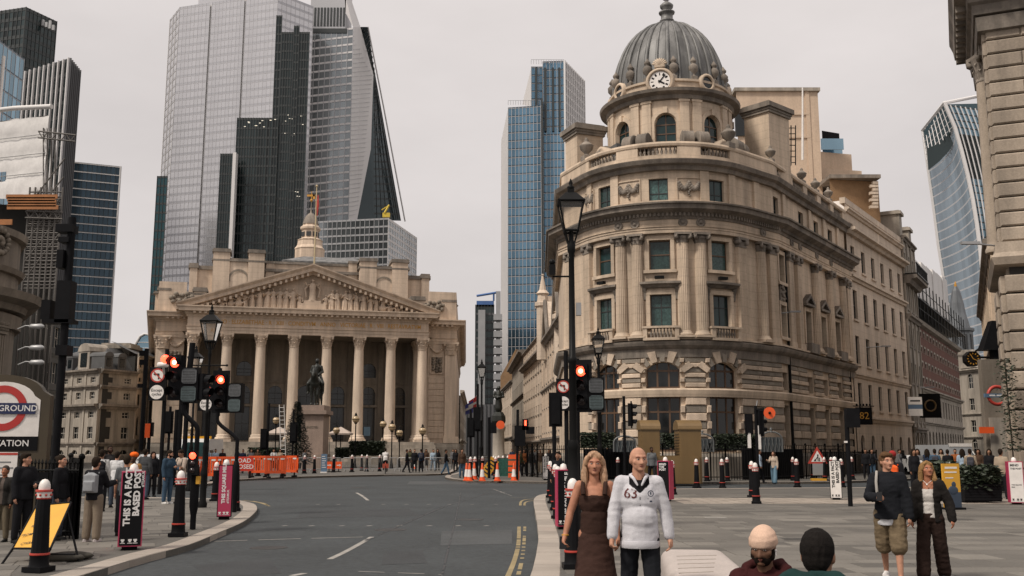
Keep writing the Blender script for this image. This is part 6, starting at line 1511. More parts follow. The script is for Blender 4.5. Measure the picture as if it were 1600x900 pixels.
# -------- sheeted scaffold over the left building
def scaffold():
 Y=60.; r=thing('sheeted_scaffold','scaffold with torn white sheeting and timber boards at the left edge','scaffolding',(P(40,600,Y).x,Y,0))
 a,b=P(-50,182,Y+2),P(77,182,Y); zt,zb=Zat(180,Y),Zat(300,Y); n,m=26,16; d=(b-a); d.z=0
 mb=MB(); vs=[]
 for j in range(m+1):
  for i in range(n+1):
   u,v=i/n,j/m; p=a+d*u; w=.07*noise.noise(Vector((u*9,v*5,3)))+.05*noise.noise(Vector((u*25,v*14,8)))-.06*abs(math.sin(v*math.pi*4))
   vs.append((p.x,p.y+w,zb+(zt-zb)*v+.15*noise.noise(Vector((u*6,1,v)))*(1 if j in(0,m)else 0)-(.35*u if j==0 else 0)))
 fs=[(j*(n+1)+i,j*(n+1)+i+1,(j+1)*(n+1)+i+1,(j+1)*(n+1)+i)for j in range(m)for i in range(n)if not(3<=j<=4 and 10<=i<=13)]
 mb.add(vs,fs,0,True)
 e=a+d; vs=[]
 for j in range(m+1):
  for i in range(6):u,v=i/5,j/m; vs.append((e.x-3.4*u+.2*noise.noise(Vector((u*5,v*6,1))),e.y+7*u,zb+(zt-zb)*v))
 mb.add(vs,[(j*6+i,j*6+i+1,(j+1)*6+i+1,(j+1)*6+i)for j in range(m)for i in range(5)],0,True)
 mb.add([(a.x,a.y,zt),(e.x,e.y,zt),(e.x-3.4,e.y+7,zt),(a.x-3.4,a.y+7,zt)],[(0,1,2,3)]); mb.build('white_sheeting',M_sheet,r,world=True)
 rl=MB(); rl.tube([a+Vector((0,-.2,.1)),a+d*.6+Vector((0,-.25,.05)),e+Vector((.2,-.2,-.1))],.16,8); rl.build('rolled_sheeting',M_sheet,r,world=True)
 tm=MB()
 for k in range(1,4):z=zb+(zt-zb)*k/4; tm.tube([(a.x,a.y-.12,z),(e.x,e.y-.12,z)],.025,4)
 tm.build('sheeting_ledgers',M_grass_steel,r,world=True,kind='stuff')
 fr=MB(); z0=Zat(440,Y)
 q0,q1=P(36,430,Y),P(88,430,Y)
 for k in range(7):
  x=q0.x+(q1.x-q0.x)*k/6
  for yy in(0,1.3,2.6):fr.tube([(x-yy*.48,Y+yy,2),(x-yy*.48,Y+yy,zb+.3)],.06,5)
 for k in range(14):
  z=z0+(zb-z0)*k/13
  for yy in(0,1.3,2.6):fr.tube([(q0.x-yy*.48,Y+yy,z),(q1.x-yy*.48,Y+yy,z)],.05,4)
 for k in range(5):fr.tube([(q0.x,Y,z0+k*1.2),(q1.x,Y,z0+k*1.2+3)],.05,4)
 for(x0,x1,y0,y1)in((60,118,205,236),(40,98,330,352)):
  p,q=P(x0,y0,Y-.3),P(x1,y0+(6 if x0>50 else 2),Y-.3); h=(Zat(y0,Y)-Zat(y0+10,Y))
  for dz in(0,-h):fr.tube([p+Vector((0,0,dz)),q+Vector((0,0,dz))],.05,4)
  for k in range(8):u0,u1=k/8,(k+1)/8; fr.tube([p.lerp(q,u0)+Vector((0,0,-h if k%2 else 0)),p.lerp(q,u1)+Vector((0,0,0 if k%2 else-h))],.035,4)
 for x in(68,74,80,86):p,q=P(x,200,Y),P(x,325,Y); fr.tube([p,q],.05,4)
 fr.build('scaffold_tubes',mat('scaffold_tube',(.12,.11,.10),.6,metal=.3),r,world=True)
 M_tim=mat('scaffold_timber',(.34,.14,.05),.8,var=.2,scale=.6,fine=.1)
 for k in range(5):
  y=309+k*4.2; p,q=P(10,y-2,Y-.5),P(88,y+3,Y-.5); t=MB(); t.box(p.x+random.uniform(-.1,.1),q.x+random.uniform(-.15,.1),p.y,p.y+.06,p.z-.13,p.z+.13); t.build('timber_board',M_tim,r,world=True)
 t=MB(); p,q=P(0,346,Y),P(26,352,Y); t.box(p.x,q.x,p.y-.6,p.y-.5,q.z-.1,p.z); t.build('timber_board',M_tim,r,world=True)
 bkm=MB(); bkm.box(P(-30,0,Y).x,q1.x-1.7,Y+3.2,Y+3.4,0,zb); bkm.build('dark_backing',M_backwall,r,world=True)
scaffold()
# -------- street between the portico and the dome
def cornhill_row():
 def row(x0,Y0,x1,Y1):a,b=P(x0,650,Y0),P(x1,650,Y1); return Path([('L',b.x,Y1,a.x,Y0)],0)
 p=row(886,88,848,118); r=thing('gabled_stone_building','pale stone building with gothic pinnacle and gables left of the dome','building',(P(870,650,100).x,100,0)); L=p.s1; zt=p.hit(866,520)[1]if True else 0
 k=zt/5; street_building(r,p,0,L,[(i*k,(i+1)*k,.9,k-.8,.5 if i in(0,2)else 0,1)for i in range(5)],M_pale,M_cornice,bay=3.0,ww=1.2,cornices=((k-.2,.4,.5),(3*k,.3,.4),(5*k-.3,.7,.6)),quoins=True,piers=True); back_fill(r,'core',p,0,L,10,zt-.1,M_backwall)
 for(t,w,h)in((L*.8,6.5,5.2),(L*.35,6.0,4.2)):
  mb=MB(); q=[(t-w/2,zt),(t+w/2,zt),(t,zt+h)]; f=[(*p.at(s_,.3),z)for s_,z in q]; b2=[(*p.at(s_,-6),z)for s_,z in q]; mb.add(f+b2,[(0,1,2),(0,2,5,3),(1,4,5,2)]); g_=mb.build('gable',M_pale,r,world=True)
  for sx in(-1,1):
   mb=MB(); a_=Vector((*p.at(t+sx*w/2,.45),zt+.1)); b_=Vector((*p.at(t,.45),zt+h+.1)); mb.tube([a_,b_],.2,6,smooth=False); mb.build('gable_coping',M_cornice,g_,world=True)
  wm=MB(); p.block(wm,t-.5,t+.5,.3,.36,zt+.6,zt+2.4); wm.build('window',M_glassd,g_,world=True)
 for(px_,yt,yb,Y)in((848,428,480,112),(877,470,500,96)):
  c=P(px_,yb,Y); zt2=Zat(yt,Y); mb=MB(); mb.lathe([(.75,-6),(.75,0),(.95,.1),(.95,.5),(.7,.6),(.6,(zt2-c.z)*.35),(.8,(zt2-c.z)*.4),(.45,(zt2-c.z)*.5),(.1,(zt2-c.z)*.95),(.22,(zt2-c.z)*.97),(.02,zt2-c.z)],8,c,smooth=False); mb.build('pinnacle',M_pale,r,world=True)
 p=row(852,117,818,150); r=thing('stone_office_terrace','pale stone office terrace with rows of small windows in the middle street','building',(P(835,650,130).x,130,0)); L=p.s1; zt=p.hit(838,530)[1]
 k=zt/6; street_building(r,p,0,L,[(i*k,(i+1)*k,.8,k-.7,.5 if i==0 else 0,1)for i in range(6)],M_pale,M_cornice,bay=3.2,ww=1.3,cornices=((k-.2,.4,.4),(5*k-.2,.8,.6),(6*k-.3,.3,.3)),quoins=True); back_fill(r,'core',p,0,L,10,zt-.1,M_backwall)
 mb=MB(); p.block(mb,L-3.4,L-.4,-3,.4,zt,zt+4.0); p.block(mb,L-3.8,L,-3.2,.8,zt+2.9,zt+3.4); mb.build('attic_turret',M_pale,r,world=True)
 p=row(820,150,800,190); r=thing('bracketed_terrace','darker stone terrace with deep bracketed eaves further down the middle street','building',(P(810,650,165).x,165,0)); L=p.s1; zt=p.hit(812,562)[1]
 k=zt/5; street_building(r,p,0,L,[(i*k,(i+1)*k,.8,k-.7,.5 if i==1 else 0,1)for i in range(5)],M_greystone,M_cornice,bay=3.4,ww=1.5,cornices=((k-.2,.5,.5),(3*k,.4,.4),(5*k-.4,1.0,.7))); back_fill(r,'core',p,0,L,10,zt-.1,M_backwall)
 p=row(802,188,775,250); r=thing('terrace_house','small pale terrace fronts at the far end of the middle street','building',(P(790,650,215).x,215,0)); L=p.s1; zt=p.hit(792,605)[1]
 k=zt/4; street_building(r,p,0,L,[(i*k,(i+1)*k,.8,k-.6,0,1)for i in range(4)],M_pale,M_cornice,bay=5,ww=2.0,cornices=((k,.4,.5),(4*k-.3,.6,.5))); back_fill(r,'core',p,0,L,10,zt,M_backwall)
 r=thing('gabled_brick_house','dark brown brick house with steep gable at the far street end','building',(P(797,650,240).x,240,0)); a,b=P(782,560,240),P(806,545,240); solid(r,'wall',[Vector((a.x,240,Zat(588,240))),Vector((b.x,240,Zat(545,240))),Vector((b.x+4,255,Zat(545,240))),Vector((a.x,255,Zat(588,240)))],M_brick)
 r=thing('street_end_block','dark glazed block closing the far end of the middle street','building',(P(745,650,300).x,300,0)); a,b=P(706,632,300),P(790,640,300); b.z=a.z; vfacet(r,a,b,14,3.6,TG['navy'],sp=.3,mull=M_muld,spm=M_core); solid(r,'core',[a+Vector((0,.5,-.2)),b+Vector((0,.5,-.2)),bk(b,20),bk(a,20)],M_core)
 p=Path([('L',P(719,650,200).x,200,P(728,650,290).x,290)],0)
 r=thing('side_street_building','stone terrace with flags on the far left side of the middle street','building',(P(724,650,240).x,240,0)); zt=Zat(612,200); k=zt/4
 street_building(r,p,0,p.s1,[(i*k,(i+1)*k,.8,k-.6,0,1)for i in range(4)],M_greystone,bay=8,ww=3.0,cornices=((k,.4,.5),(4*k-.3,.8,.6))); back_fill(r,'core',p,0,p.s1,6,zt,M_backwall)
 M_flag=mat('flag_white',(.6,.58,.56),.7);
 for(x,y,c)in((735,634,(.05,.06,.25)),(740,628,(.5,.04,.04))):
  f=MB(); q=P(x,y,180); f.tube([q+Vector((-1.2,1,-.8)),q+Vector((.6,0,1.2))],.05,5); o=thing('street_flag','small flag on a slanting pole above the middle street, %s'%('red striped' if c[0]>.3 else 'blue'),'flag',q); f.build('pole',M_white,o,world=True)
  fm=MB(); fm.add([q+Vector(v)for v in((-.9,0,.1),(.5,0,1.0),(.5,.1,-1.2),(-.9,.1,-1.6))],[(0,1,2,3)]); fm.build('cloth',mat('flag_cloth',c,.7),o,world=True)
  cr=MB(); cr.add([q+Vector(v)for v in((-.9,-.05,-.6),(.5,-.05,.1),(.5,-.03,-.3),(-.9,-.03,-1.0))],[(0,1,2,3)]); cr.build('stripe',M_flag,o,world=True)
cornhill_row()
# ================================================================ STREET FURNITURE
def gp(px,py,z=0.):g=G(px,py,z); return Vector((g.x,g.y,z))
def face_cam(p):return math.atan2(-p.x,p.y)*-1*-1
# -------- bollards
def make_bollard():
 r=thing('bollard','x','bollard',(0,0,0))
 m=MB(); m.box(-.16,.16,-.16,.16,0,.075); m.lathe([(.145,.075),(.135,.1),(.132,.22),(.14,.235)],12); m.build('base',M_blackp,r)
 m=MB(); m.lathe([(.136,.235),(.14,.25),(.136,.265)],16); m.build('lower_ring',M_red,r)
 m=MB(); m.lathe([(.125,.265),(.12,.3),(.095,1.0),(.093,1.03)],12,smooth=False); m.build('post',M_blackp,r)
 m=MB(); m.lathe([(.094,1.03),(.100,1.035),(.100,1.05)],16); m.build('upper_ring',M_red,r)
 m=MB(); m.lathe([(.098,1.05),(.104,1.13),(.106,1.135)],16); c=m.build('collar',M_white,r)
 m=MB()
 for k in range(8):a=k*math.pi/4+.2; m.ball((.104*math.cos(a),.104*math.sin(a),1.09),.019,6,4,sc=(1,1,1))
 m.build('studs',M_red,c)
 m=MB(); m.lathe([(.117,1.135),(.12,1.15),(.117,1.165)],16); m.build('flange',M_red,r)
 m=MB(); m.lathe([(.08,1.165),(.082,1.19),(.078,1.235),(.062,1.28),(.035,1.31),(.0,1.32)],14); m.build('domed_cap',M_white,r)
 return r
_bol=make_bollard(); _bn=[0]
def bollard(px,py,label,group=None,s=1.0):
 o=_bol if _bn[0]==0 else copy_tree(_bol); _bn[0]+=1
 o.location=gp(px,py); o.rotation_euler=(0,0,random.uniform(-.3,.3)); o['label']=label
 if 'group' in o.keys():del o['group']
 if group:o['group']=group
 return o
bollard(60,893,'nearest black bollard with white cap in front of the yellow board, bottom left')
bollard(278,838,'black bollard with white cap beside the curved signal pole on the left corner')
bollard(336,783,'black bollard just behind and left of the pink wrapped post')
bollard(367,798,'black bollard just right of the pink wrapped post')
bollard(896,888,'black bollard half hidden behind the woman in the brown dress')
for i,(x,y)in enumerate(((860,777),(864,786),(868,797),(872,810))):bollard(x,y,('farthest','second farthest','second nearest','nearest')[i]+' of the four close black bollards receding along the right kerb','bollards along the right kerb')
RE_G='bollards in front of the portico forecourt'
for x,y,l in((475.5,740,'far bollard beside the standing man in front of the equestrian plinth'),(491,739.7,'far bollard left of the blue information post'),(521,738,'far bollard between the two small orange signs'),(549.7,737.7,'far bollard standing alone right of the orange signs'),(565,735.5,'left one of the close pair of far bollards before the hedge'),(573,736.8,'right one of the close pair of far bollards before the hedge'),(593,736.5,'far bollard just left of the cyclist in white'),(403,744,'far bollard behind the left orange barrier'),(417,743.5,'far bollard behind the middle of the orange barriers'),(442,743,'far bollard behind the right orange barriers')):bollard(x,y,l,RE_G)
for x,y,l in((735,750,'bollard behind the leftmost cones on the traffic island'),(742,749,'second bollard behind the left cones on the traffic island'),(754,746,'island bollard in the shade of the lamp post'),(774.4,748.5,'island bollard behind the single middle cone'),(779,742,'island bollard just right of the middle cone'),(771,743,'island bollard just left of the middle cone'),(786,742,'island bollard behind the green mesh panels, left'),(793.5,742,'island bollard behind the green mesh panels, right')):bollard(x,y,l,'bollards on the traffic island')
PL='bollards edging the plaza and the bank pavement'
for x,y,l in((1051.5,772.5,'plaza bollard beside the black and pink wrapped post'),(1070.6,752.3,'bollard in front of the right brown kiosk'),(1089,762.6,'plaza bollard right of the brown kiosk'),(1105,752,'bank side bollard by the railings right of the kiosk'),(1129,762.6,'plaza bollard before the dark railings, left of a far one'),(1137,752,'bank side bollard just right of a nearer plaza bollard'),(1176,777,'plaza bollard half hidden by the nearest one by the orange disc'),(1182,787,'nearest plaza bollard under the orange disc signal'),(1240,751,'bank side bollard left of the roadworks triangle, rear of a pair'),(1246,761.6,'plaza bollard left of the roadworks triangle, front of a pair'),(1270.6,748,'bollard just left of the roadworks triangle'),(1289,751,'bollard just right of the roadworks triangle'),(1300,751.5,'bollard mostly hidden behind the white wrapped post'),(1316,761.6,'plaza bollard just right of the white wrapped post'),(1332,749.6,'bollard right of the leaning black signal pole'),(915,753,'bollard between lamp post and woman in brown'),(966,752.5,'bollard seen between the couple in front'),(1035,753,'bollard behind the black and pink wrapped post'),(1442,772,'bollard behind the woman in the black jacket'),(1486,775,'bollard behind the yellow poster board')):bollard(x,y,l,PL)
# -------- printed sleeves round posts
def sleeve(px,py,w,h,yaw,board,edge,ink,label,lines,small=None,dw=None,emblem=True,rotated=True):
 p=gp(px,py); r=thing('wrapped_post',label,'post wrap',p,yaw); dw=dw or w
 m=MB(); m.box(-.13,.13,-.13,.13,0,.1); m.build('foot',M_blackp,r)
 m=MB(); m.lathe([(.08,h+.0),(.082,h+.03),(.06,h+.11),(0,h+.14)],12); m.build('domed_cap',M_white,r)
 m=MB(); m.box(-w/2,w/2,-dw/2,dw/2,.06,h); m.build('box',edge,r)
 m=MB(); e=.022; m.box(-w/2+e,w/2-e,-dw/2-.006,-dw/2+.01,.06+e,h-e); pn=m.build('printed_panel',board,r)
 yq=-dw/2-.008
 for(t,x,z,sz,bold)in lines:
  me=text_mesh(t,sz,ink,bold,.001,'LEFT'); link('lettering',me,pn,(x,yq,z),rot=(math.pi/2,-math.pi/2,0)if rotated else FRONT)
 if emblem:
  m=MB()
  for k,x in enumerate((-.3,.0,.22)):
   cx=x*w; m.box(cx-.03,cx+.03,yq-.002,yq,.16,.19); m.box(cx-.018,cx+.018,yq-.002,yq,.135,.16); m.box(cx-.04,cx+.04,yq-.002,yq,.115,.125)
  m.build('emblems',ink,pn)
 return r
BIG=[('THIS IS A FACT',-.072,.42,.150,.045),('BASED POST',.075,.585,.150,.045),('#TEAMUK',.165,1.09,.062,.02)]
sleeve(202,858,.40,1.36,.36,M_black,M_pink,M_letter,'black panel with pink edges reading THIS IS A FACT BASED POST, left pavement',BIG)
sleeve(350,811,.36,1.36,.24,M_pink,M_black,M_letter,'pink wrapped post reading THIS SQUARE MILE on the left corner',[('THIS SQUARE MILE',-.03,.40,.12,.045),('#TEAMUK',.08,.40,.075,.02)])
sleeve(881,826,.34,1.30,.10,M_black,M_pink,M_letter,'black wrapped post with pink side reading THIS SQUARE MILE by the right kerb',[('THIS SQUARE MILE',.05,.2,.125,.045)])
sleeve(1307,781,.40,1.36,-.30,M_white,M_black,M_letterk,'white wrapped post reading THIS IS A FACT BASED POST on the plaza',[(t,x,z,s*.9,b)for t,x,z,s,b in BIG])
sleeve(853,750,.40,1.36,0,M_white,M_black,M_letterk,'small distant white wrapped post near the traffic island',[(t,x,z,s*.9,b)for t,x,z,s,b in BIG])
sleeve(1041,783,.42,1.36,-.5,M_black,M_pink,M_letter,'black wrapped post with pink sides behind the man in white',[('MIND',-.15,1.24,.10,.03),('THE',-.15,1.15,.10,.03),('POST',-.15,1.06,.10,.03)],emblem=False,rotated=False)
sleeve(1589,788,.44,1.36,-.28,M_white,M_pink,M_letterk,'white wrapped post with pink side at the far right planter',[('MIND',-.16,1.24,.1,.03),('THE POST',-.16,1.13,.075,.03),('THIS SQUARE',-.16,.62,.05,.02),('MILE',-.16,.55,.05,.02)],rotated=False)
# -------- lamp posts with four-sided lanterns
def lantern_post(px,pybase,pytop,label,Y=None,big=1.0,arm=False,th=1.0):
 Y=Y or gp(px,pybase).y; b=P(px,pybase,Y); x=b.x; zt=Zat(pytop,Y)
 r=thing('lamp_post',label,'lamp post',(x,Y,0)); s=big*th; hl=1.12*big; zl=zt-hl
 m=MB(); m.lathe([(.21*s,0),(.22*s,.12),(.16*s,.2),(.15*s,.9),(.18*s,.95),(.18*s,1.05),(.12*s,1.2),(.11*s,1.75),(.13*s,1.8),(.09*s,1.95)],12); m.build('base',M_iron,r)
 m=MB(); m.lathe([(.085*s,1.9),(.078*s,zl*.55),(.1*s,zl*.55+.03),(.1*s,zl*.55+.12),(.07*s,zl*.55+.15),(.06*s,zl-.5),(.085*s,zl-.45),(.09*s,zl-.3),(.055*s,zl-.2),(.05*s,zl)],12); m.build('pole',M_iron,r)
 s=big; q0,q1=.14*s,.265*s; h=.63*s
 m=MB()
 for k in range(4):
  a=k*math.pi/2+math.pi/4; b_=a+math.pi/2; c0,c1=Vector((math.cos(a),math.sin(a),0))*1.414,Vector((math.cos(b_),math.sin(b_),0))*1.414
  u=lambda c,q,z:Vector((c.x*q,c.y*q,z))
  m.tube([u(c0,q0,zl),u(c0,q1,zl+h)],.022*s,5); m.tube([u(c0,q0,zl),u(c1,q0,zl)],.03*s,5); m.tube([u(c0,q1,zl+h),u(c1,q1,zl+h)],.032*s,5); m.tube([u(c0,q0*.5,zl-.25*s),u(c0,q0,zl)],.02*s,5)
 fr=m.build('lantern_frame',M_iron,r)
 m=MB(); c=[(q0,zl),(q1,zl+h)]
 for k in range(4):
  a=k*math.pi/2+math.pi/4; b_=a+math.pi/2
  m.quad(*[(math.cos(t)*1.4*q*.97,math.sin(t)*1.4*q*.97,z)for t,q,z in((a,q0,zl),(b_,q0,zl),(b_,q1,zl+h),(a,q1,zl+h))])
 m.build('lantern_glass',M_lantern,fr)
 m=MB(); m.lathe([(q1*1.38,zl+h),(q1*1.42,zl+h+.03),(q1*.6,zl+h+.2*s),(q1*.38,zl+h+.21*s),(q1*.38,zl+h+.28*s),(q1*.2,zl+h+.32*s)],4,smooth=False); m.lathe([(.07*s,zl+h+.3*s),(.09*s,zl+h+.34*s),(.03*s,zl+h+.38*s),(.05*s,zl+h+.42*s),(.01,zt+.04)],8); m.build('lantern_roof',M_iron,r)
 if arm:m=MB(); m.tube([(-.55*s,0,zl-.75),(.55*s,0,zl-.75)],.025,6); m.ball((-.55*s,0,zl-.75),.04); m.ball((.55*s,0,zl-.75),.04); m.build('ladder_bar',M_iron,r)
 return r
M_lantern=mat('lantern_glass',(.93,.90,.85),.08,var=.06,scale=.4,spec=.5); _b=M_lantern.node_tree.nodes['Principled BSDF']; _b.inputs['Transmission Weight'].default_value=.9; _b.inputs['IOR'].default_value=1.03
lampR=lantern_post(897,832,282,'tall black lamp post with clear lantern before the domed building',big=1.05)
m=MB(); zz=Zat(432,lampR.location.y); m.tube([(0,0,zz),(-.42,0,zz)],.022,6); m.box(-.5,-.36,-.08,.08,zz+.04,zz+.26); m.ball((-.43,-.03,zz+.32),.07); m.build('camera_arm',M_iron,lampR)
m=MB(); zz=Zat(485,lampR.location.y); m.box(.09,.2,-.1,.02,zz-.12,zz+.16); m.build('service_box',M_grass_steel,lampR)
lantern_post(937,700,513,'smaller lamp post standing before the left arched window',Y=44)
lantern_post(319,735,478,'lamp post with lantern rising above the left traffic lights',Y=31,arm=True,th=.62)
lantern_post(297,735,541,'lamp post half hidden behind the left red signal',Y=43,arm=True,th=.7)
lantern_post(752,748,562,'lamp post on the traffic island before the middle street',Y=64)
# -------- traffic signals
M_redlamp=mat('red_signal_lamp',(.8,.03,.02),.4,emit=((1.,.05,.02),7.))
M_redcore=mat('red_signal_core',(1,.4,.3),.4,emit=((1.,.28,.18),9.))
M_lampoff=mat('unlit_signal_lens',(.02,.012,.012),.25,var=.1)
M_greenlamp=mat('green_signal_lamp',(.05,.6,.4),.4,emit=((.1,.9,.6),3.))
M_hatch=mat('grey_louvre_lens',(.11,.115,.12),.5,var=.25,scale=.05)
M_hatch2=mat('green_grey_louvre_lens',(.085,.115,.118),.5,var=.25,scale=.05)
def lamp_disc(parent,name,x,y,z,r,m):mb=MB(); mb.lathe([(r,0),(r*.7,.02),(0.001,.03)],16,M=Matrix.Translation((x,y,z))@Matrix.Rotation(math.pi/2,4,'X')); return mb.build(name,m,parent)
def head(parent,x,z,yaw=0.,lit=None,s=1.,y=0.,back=True,n=3):
 """vertical signal head centred at (x, z): housing, visors, lenses"""
 h=.34*s*n; M=Matrix.Translation((x,y,z))@Matrix.Rotation(yaw,4,'Z'); m=MB()
 if back:m.box(-.24*s,.24*s,.0,.03,-h/2-.1*s,h/2+.1*s,M=M)
 m.box(-.15*s,.15*s,-.05,.16*s,-h/2,h/2,M=M); o=m.build('signal_head',M_blackp,parent)
 for k in range(n):
  zc=h/2-.17*s-k*.34*s; Mx=M@Matrix.Translation((0,-.05,zc))@Matrix.Rotation(math.pi/2,4,'X'); on=lit==k
  d=MB(); d.lathe([(.115*s,0),(.08*s,.02),(.001,.03)],16,M=Mx); d.build('lens',(M_redlamp if k==0 else M_greenlamp)if on else M_lampoff,o)
  if on and k==0:d=MB(); d.lathe([(.055*s,.031),(.001,.04)],12,M=Mx); d.build('lamp_core',M_redcore,o)
  v=MB(); vs=[]; nseg=12
  for i in range(nseg+1):
   a=R_(-25)+R_(230)*i/nseg
   for(rr,dd)in((.135*s,0),(.13*s,.2*s)):vs.append(Mx@Vector((rr*math.cos(a),rr*math.sin(a),dd-(.05*s if dd and(i<2 or i>nseg-2)else 0))))
  v.add(vs,[(2*i,2*i+2,2*i+3,2*i+1)for i in range(nseg)],0,True); v.build('visor',M_blackp,o)
 return o
def louvre_pair(parent,x,z,yaw=0.,s=1.,y=0.):
 """pedestrian signal with two rounded square lenses"""
 M=Matrix.Translation((x,y,z))@Matrix.Rotation(yaw,4,'Z'); m=MB(); m.box(-.2*s,.2*s,-.04,.2,-.4*s,.4*s,M=M); o=m.build('pedestrian_head',M_blackp,parent)
 for zc,mt in((.2*s,M_hatch),(-.2*s,M_hatch2)):
  pts=[]; q,c=.165*s,.06*s
  for(sx,sz)in((1,1),(-1,1),(-1,-1),(1,-1)):
   for k in range(5):
    a=(math.atan2(sz,sx)-math.pi/4)+k*math.pi/8; pts.append((sx*(q-c)+c*math.cos(a),sz*(q-c)+c*math.sin(a)))
  d=MB(); fr=[M@Vector((a,-.06,zc+b))for a,b in pts]; bk_=[M@Vector((a,-.03,zc+b))for a,b in pts]; n=len(pts)
  d.add(fr+bk_,[tuple(range(n-1,-1,-1))]+[(i,(i+1)%n,n+(i+1)%n,n+i)for i in range(n)]); ln=d.build('louvred_lens',mt,o)
  g=MB()
  for k in range(9):zz=zc-q+.02+k*(2*q-.04)/8; g.box(-q+.02,q-.02,-.064,-.058,zz-.004,zz+.004,M=M)
  g.build('louvres',M_blackp,ln,kind='stuff')
 return o
def s_pole(px,py,top_px,top_py,bend0,bend1,label,r0=.085):
 p=gp(px,py); r=thing('traffic_signal',label,'traffic signal',p); Y=p.y
 q=P(top_px,top_py,Y); dx=q.x-p.x; z0,z1=Zat(bend0,Y),Zat(bend1,Y)
 pts=[(0,0,0),(0,0,z0)]
 for k in range(1,11):
  f=k/10; e=f*f*(3-2*f); pts.append((dx*e,0,z0+(z1-z0)*f))
 pts+=[(dx,0,z1+.1),(dx,0,q.z)]
 m=MB(); m.tube(pts,.055,10); m.build('curved_pole',M_blackp,r)
 m=MB(); m.lathe([(r0*.75,0),(r0*.75,.3),(r0*1.15,.5),(r0*1.15,1.25),(r0*.8,1.4),(.058,1.42)],12); m.build('pole_sleeve',M_blackp,r)
 return r,dx,lambda y:Zat(y,Y),lambda x,y:P(x,y,Y).x-p.x
def disc_sign(parent,x,z,r,kind,y=0.):
 Mx=lambda d:Matrix.Translation((x,y-d,z))@Matrix.Rotation(math.pi/2,4,'X')
 m=MB(); m.lathe([(r,0),(r,.01)],24,M=Mx(0)); o=m.build('disc',M_white if kind!='orange' else M_orange,parent)
 if kind=='noleft':
  m=MB(); n=28; vs=[]
  for k in range(n):a=2*math.pi*k/n; vs+=[Mx(.014)@Vector((r*math.cos(a),r*math.sin(a),0)),Mx(.014)@Vector((r*.8*math.cos(a),r*.8*math.sin(a),0))]
  m.add(vs,[(2*k,(2*k+2)%(2*n),(2*k+3)%(2*n),2*k+1)for k in range(n)]); m.box(-r*.9,r*.9,-r*.08,r*.08,.0,.003,M=Mx(.022)@Matrix.Rotation(-math.pi/4,4,'Z')); m.build('red_ring',M_red,o)
  m=MB(); A=Mx(.018)
  m.box(r*.08,r*.26,-r*.55,r*.1,0,.003,M=A); m.box(-r*.3,r*.1,r*.1,r*.28,0,.003,M=A)
  pts=[A@Vector(v)for v in((-r*.28,r*.45,.002),(-r*.62,r*.19,.002),(-r*.28,-r*.07,.002))]; m.add(pts,[(0,1,2)])
  for k in range(5):a=k*math.pi/10; m.box(r*(.08+.18*0),r*.26,r*.1,r*.28,0,.003,M=A)if k==0 else None
  m.build('arrow',M_letterk,o)
 elif kind=='except':
  link('lettering',text_mesh('Except',r*.58,M_letterk,.012,.001),o,(x,y-.013,z+r*.26),rot=FRONT); link('lettering',text_mesh('cycles',r*.58,M_letterk,.012,.001),o,(x,y-.013,z-r*.3),rot=FRONT)
 return o
def sign_board(px,y0,y1,pxw,Y,pole_px,pole_top,pole_bot,label):
 c=P(px,(y0+y1)/2,Y); b=P(pole_px,pole_bot,Y); r=thing('turn_sign',label,'road sign',(b.x,Y,0)); w=pxw/FL*Y; zt,zb=Zat(y0,Y),Zat(y1,Y); x=c.x-b.x
 m=MB(); m.tube([(0,.12,0),(0,.12,Zat(pole_top,Y))],.085,8); m.build('pole',M_blackp,r)
 m=MB(); m.box(x-w/2,x+w/2,-.1,.06,zb,zt); bd=m.build('sign_box',M_blackp,r)
 h=(zt-zb)/2; rr=min(w*.44,h*.46); disc_sign(bd,x,zb+1.5*h,rr,'noleft',-.105); disc_sign(bd,x,zb+.5*h,rr,'except',-.105); return r
r,dx,Zf,Xf=s_pole(301,827,287,632,672,640,'left traffic signal showing red on a curved black pole by the bollard')
head(r,Xf(274,590),Zf(590)+.0,-.2,0,1.0,back=False); louvre_pair(r,Xf(297,602),Zf(602),0,1.0,-.05); head(r,Xf(318,604),Zf(604),1.2,None,.85,.05,back=False,n=2)
m=MB(); m.tube([(dx,.1,Zf(640)),(dx+.1,.1,Zf(535))],.07,8); m.build('upper_post',M_blackp,r)
d=MB(); x0=Xf(258,562); d.ball((x0,.0,Zf(561)),.10,10,6,sc=(1,.5,1)); d.build('side_lamp',M_redlamp,r)
m=MB(); m.box(-.12,.08,-.2,-.08,Zf(742),Zf(704)); cb=m.build('cycle_signal',M_blackp,r); lamp_disc(cb,'cycle_lens',-.02,-.2,Zf(712),.075,M_redlamp); lamp_disc(cb,'lens',-.02,-.2,Zf(724),.06,M_lampoff); lamp_disc(cb,'lens',-.02,-.2,Zf(735),.06,M_lampoff)
m=MB(); m.box(.06,.14,-.14,-.04,Zf(756),Zf(744)); m.build('push_button',M_yellow,r)
r,dx,Zf,Xf=s_pole(366,800,340,645,690,655,'second traffic signal showing red, right of the nearer one on the left corner')
head(r,Xf(345,610),Zf(612),.05,0,1.0); louvre_pair(r,Xf(368,622),Zf(622),-.1,1.05,-.05); m=MB(); m.tube([(dx,.05,Zf(650)),(dx,.05,Zf(575))],.06,8); m.build('upper_post',M_blackp,r)
sign_board(247,574,626,25,40,248,545,757,'no left turn and except cycles sign on the far left pole')
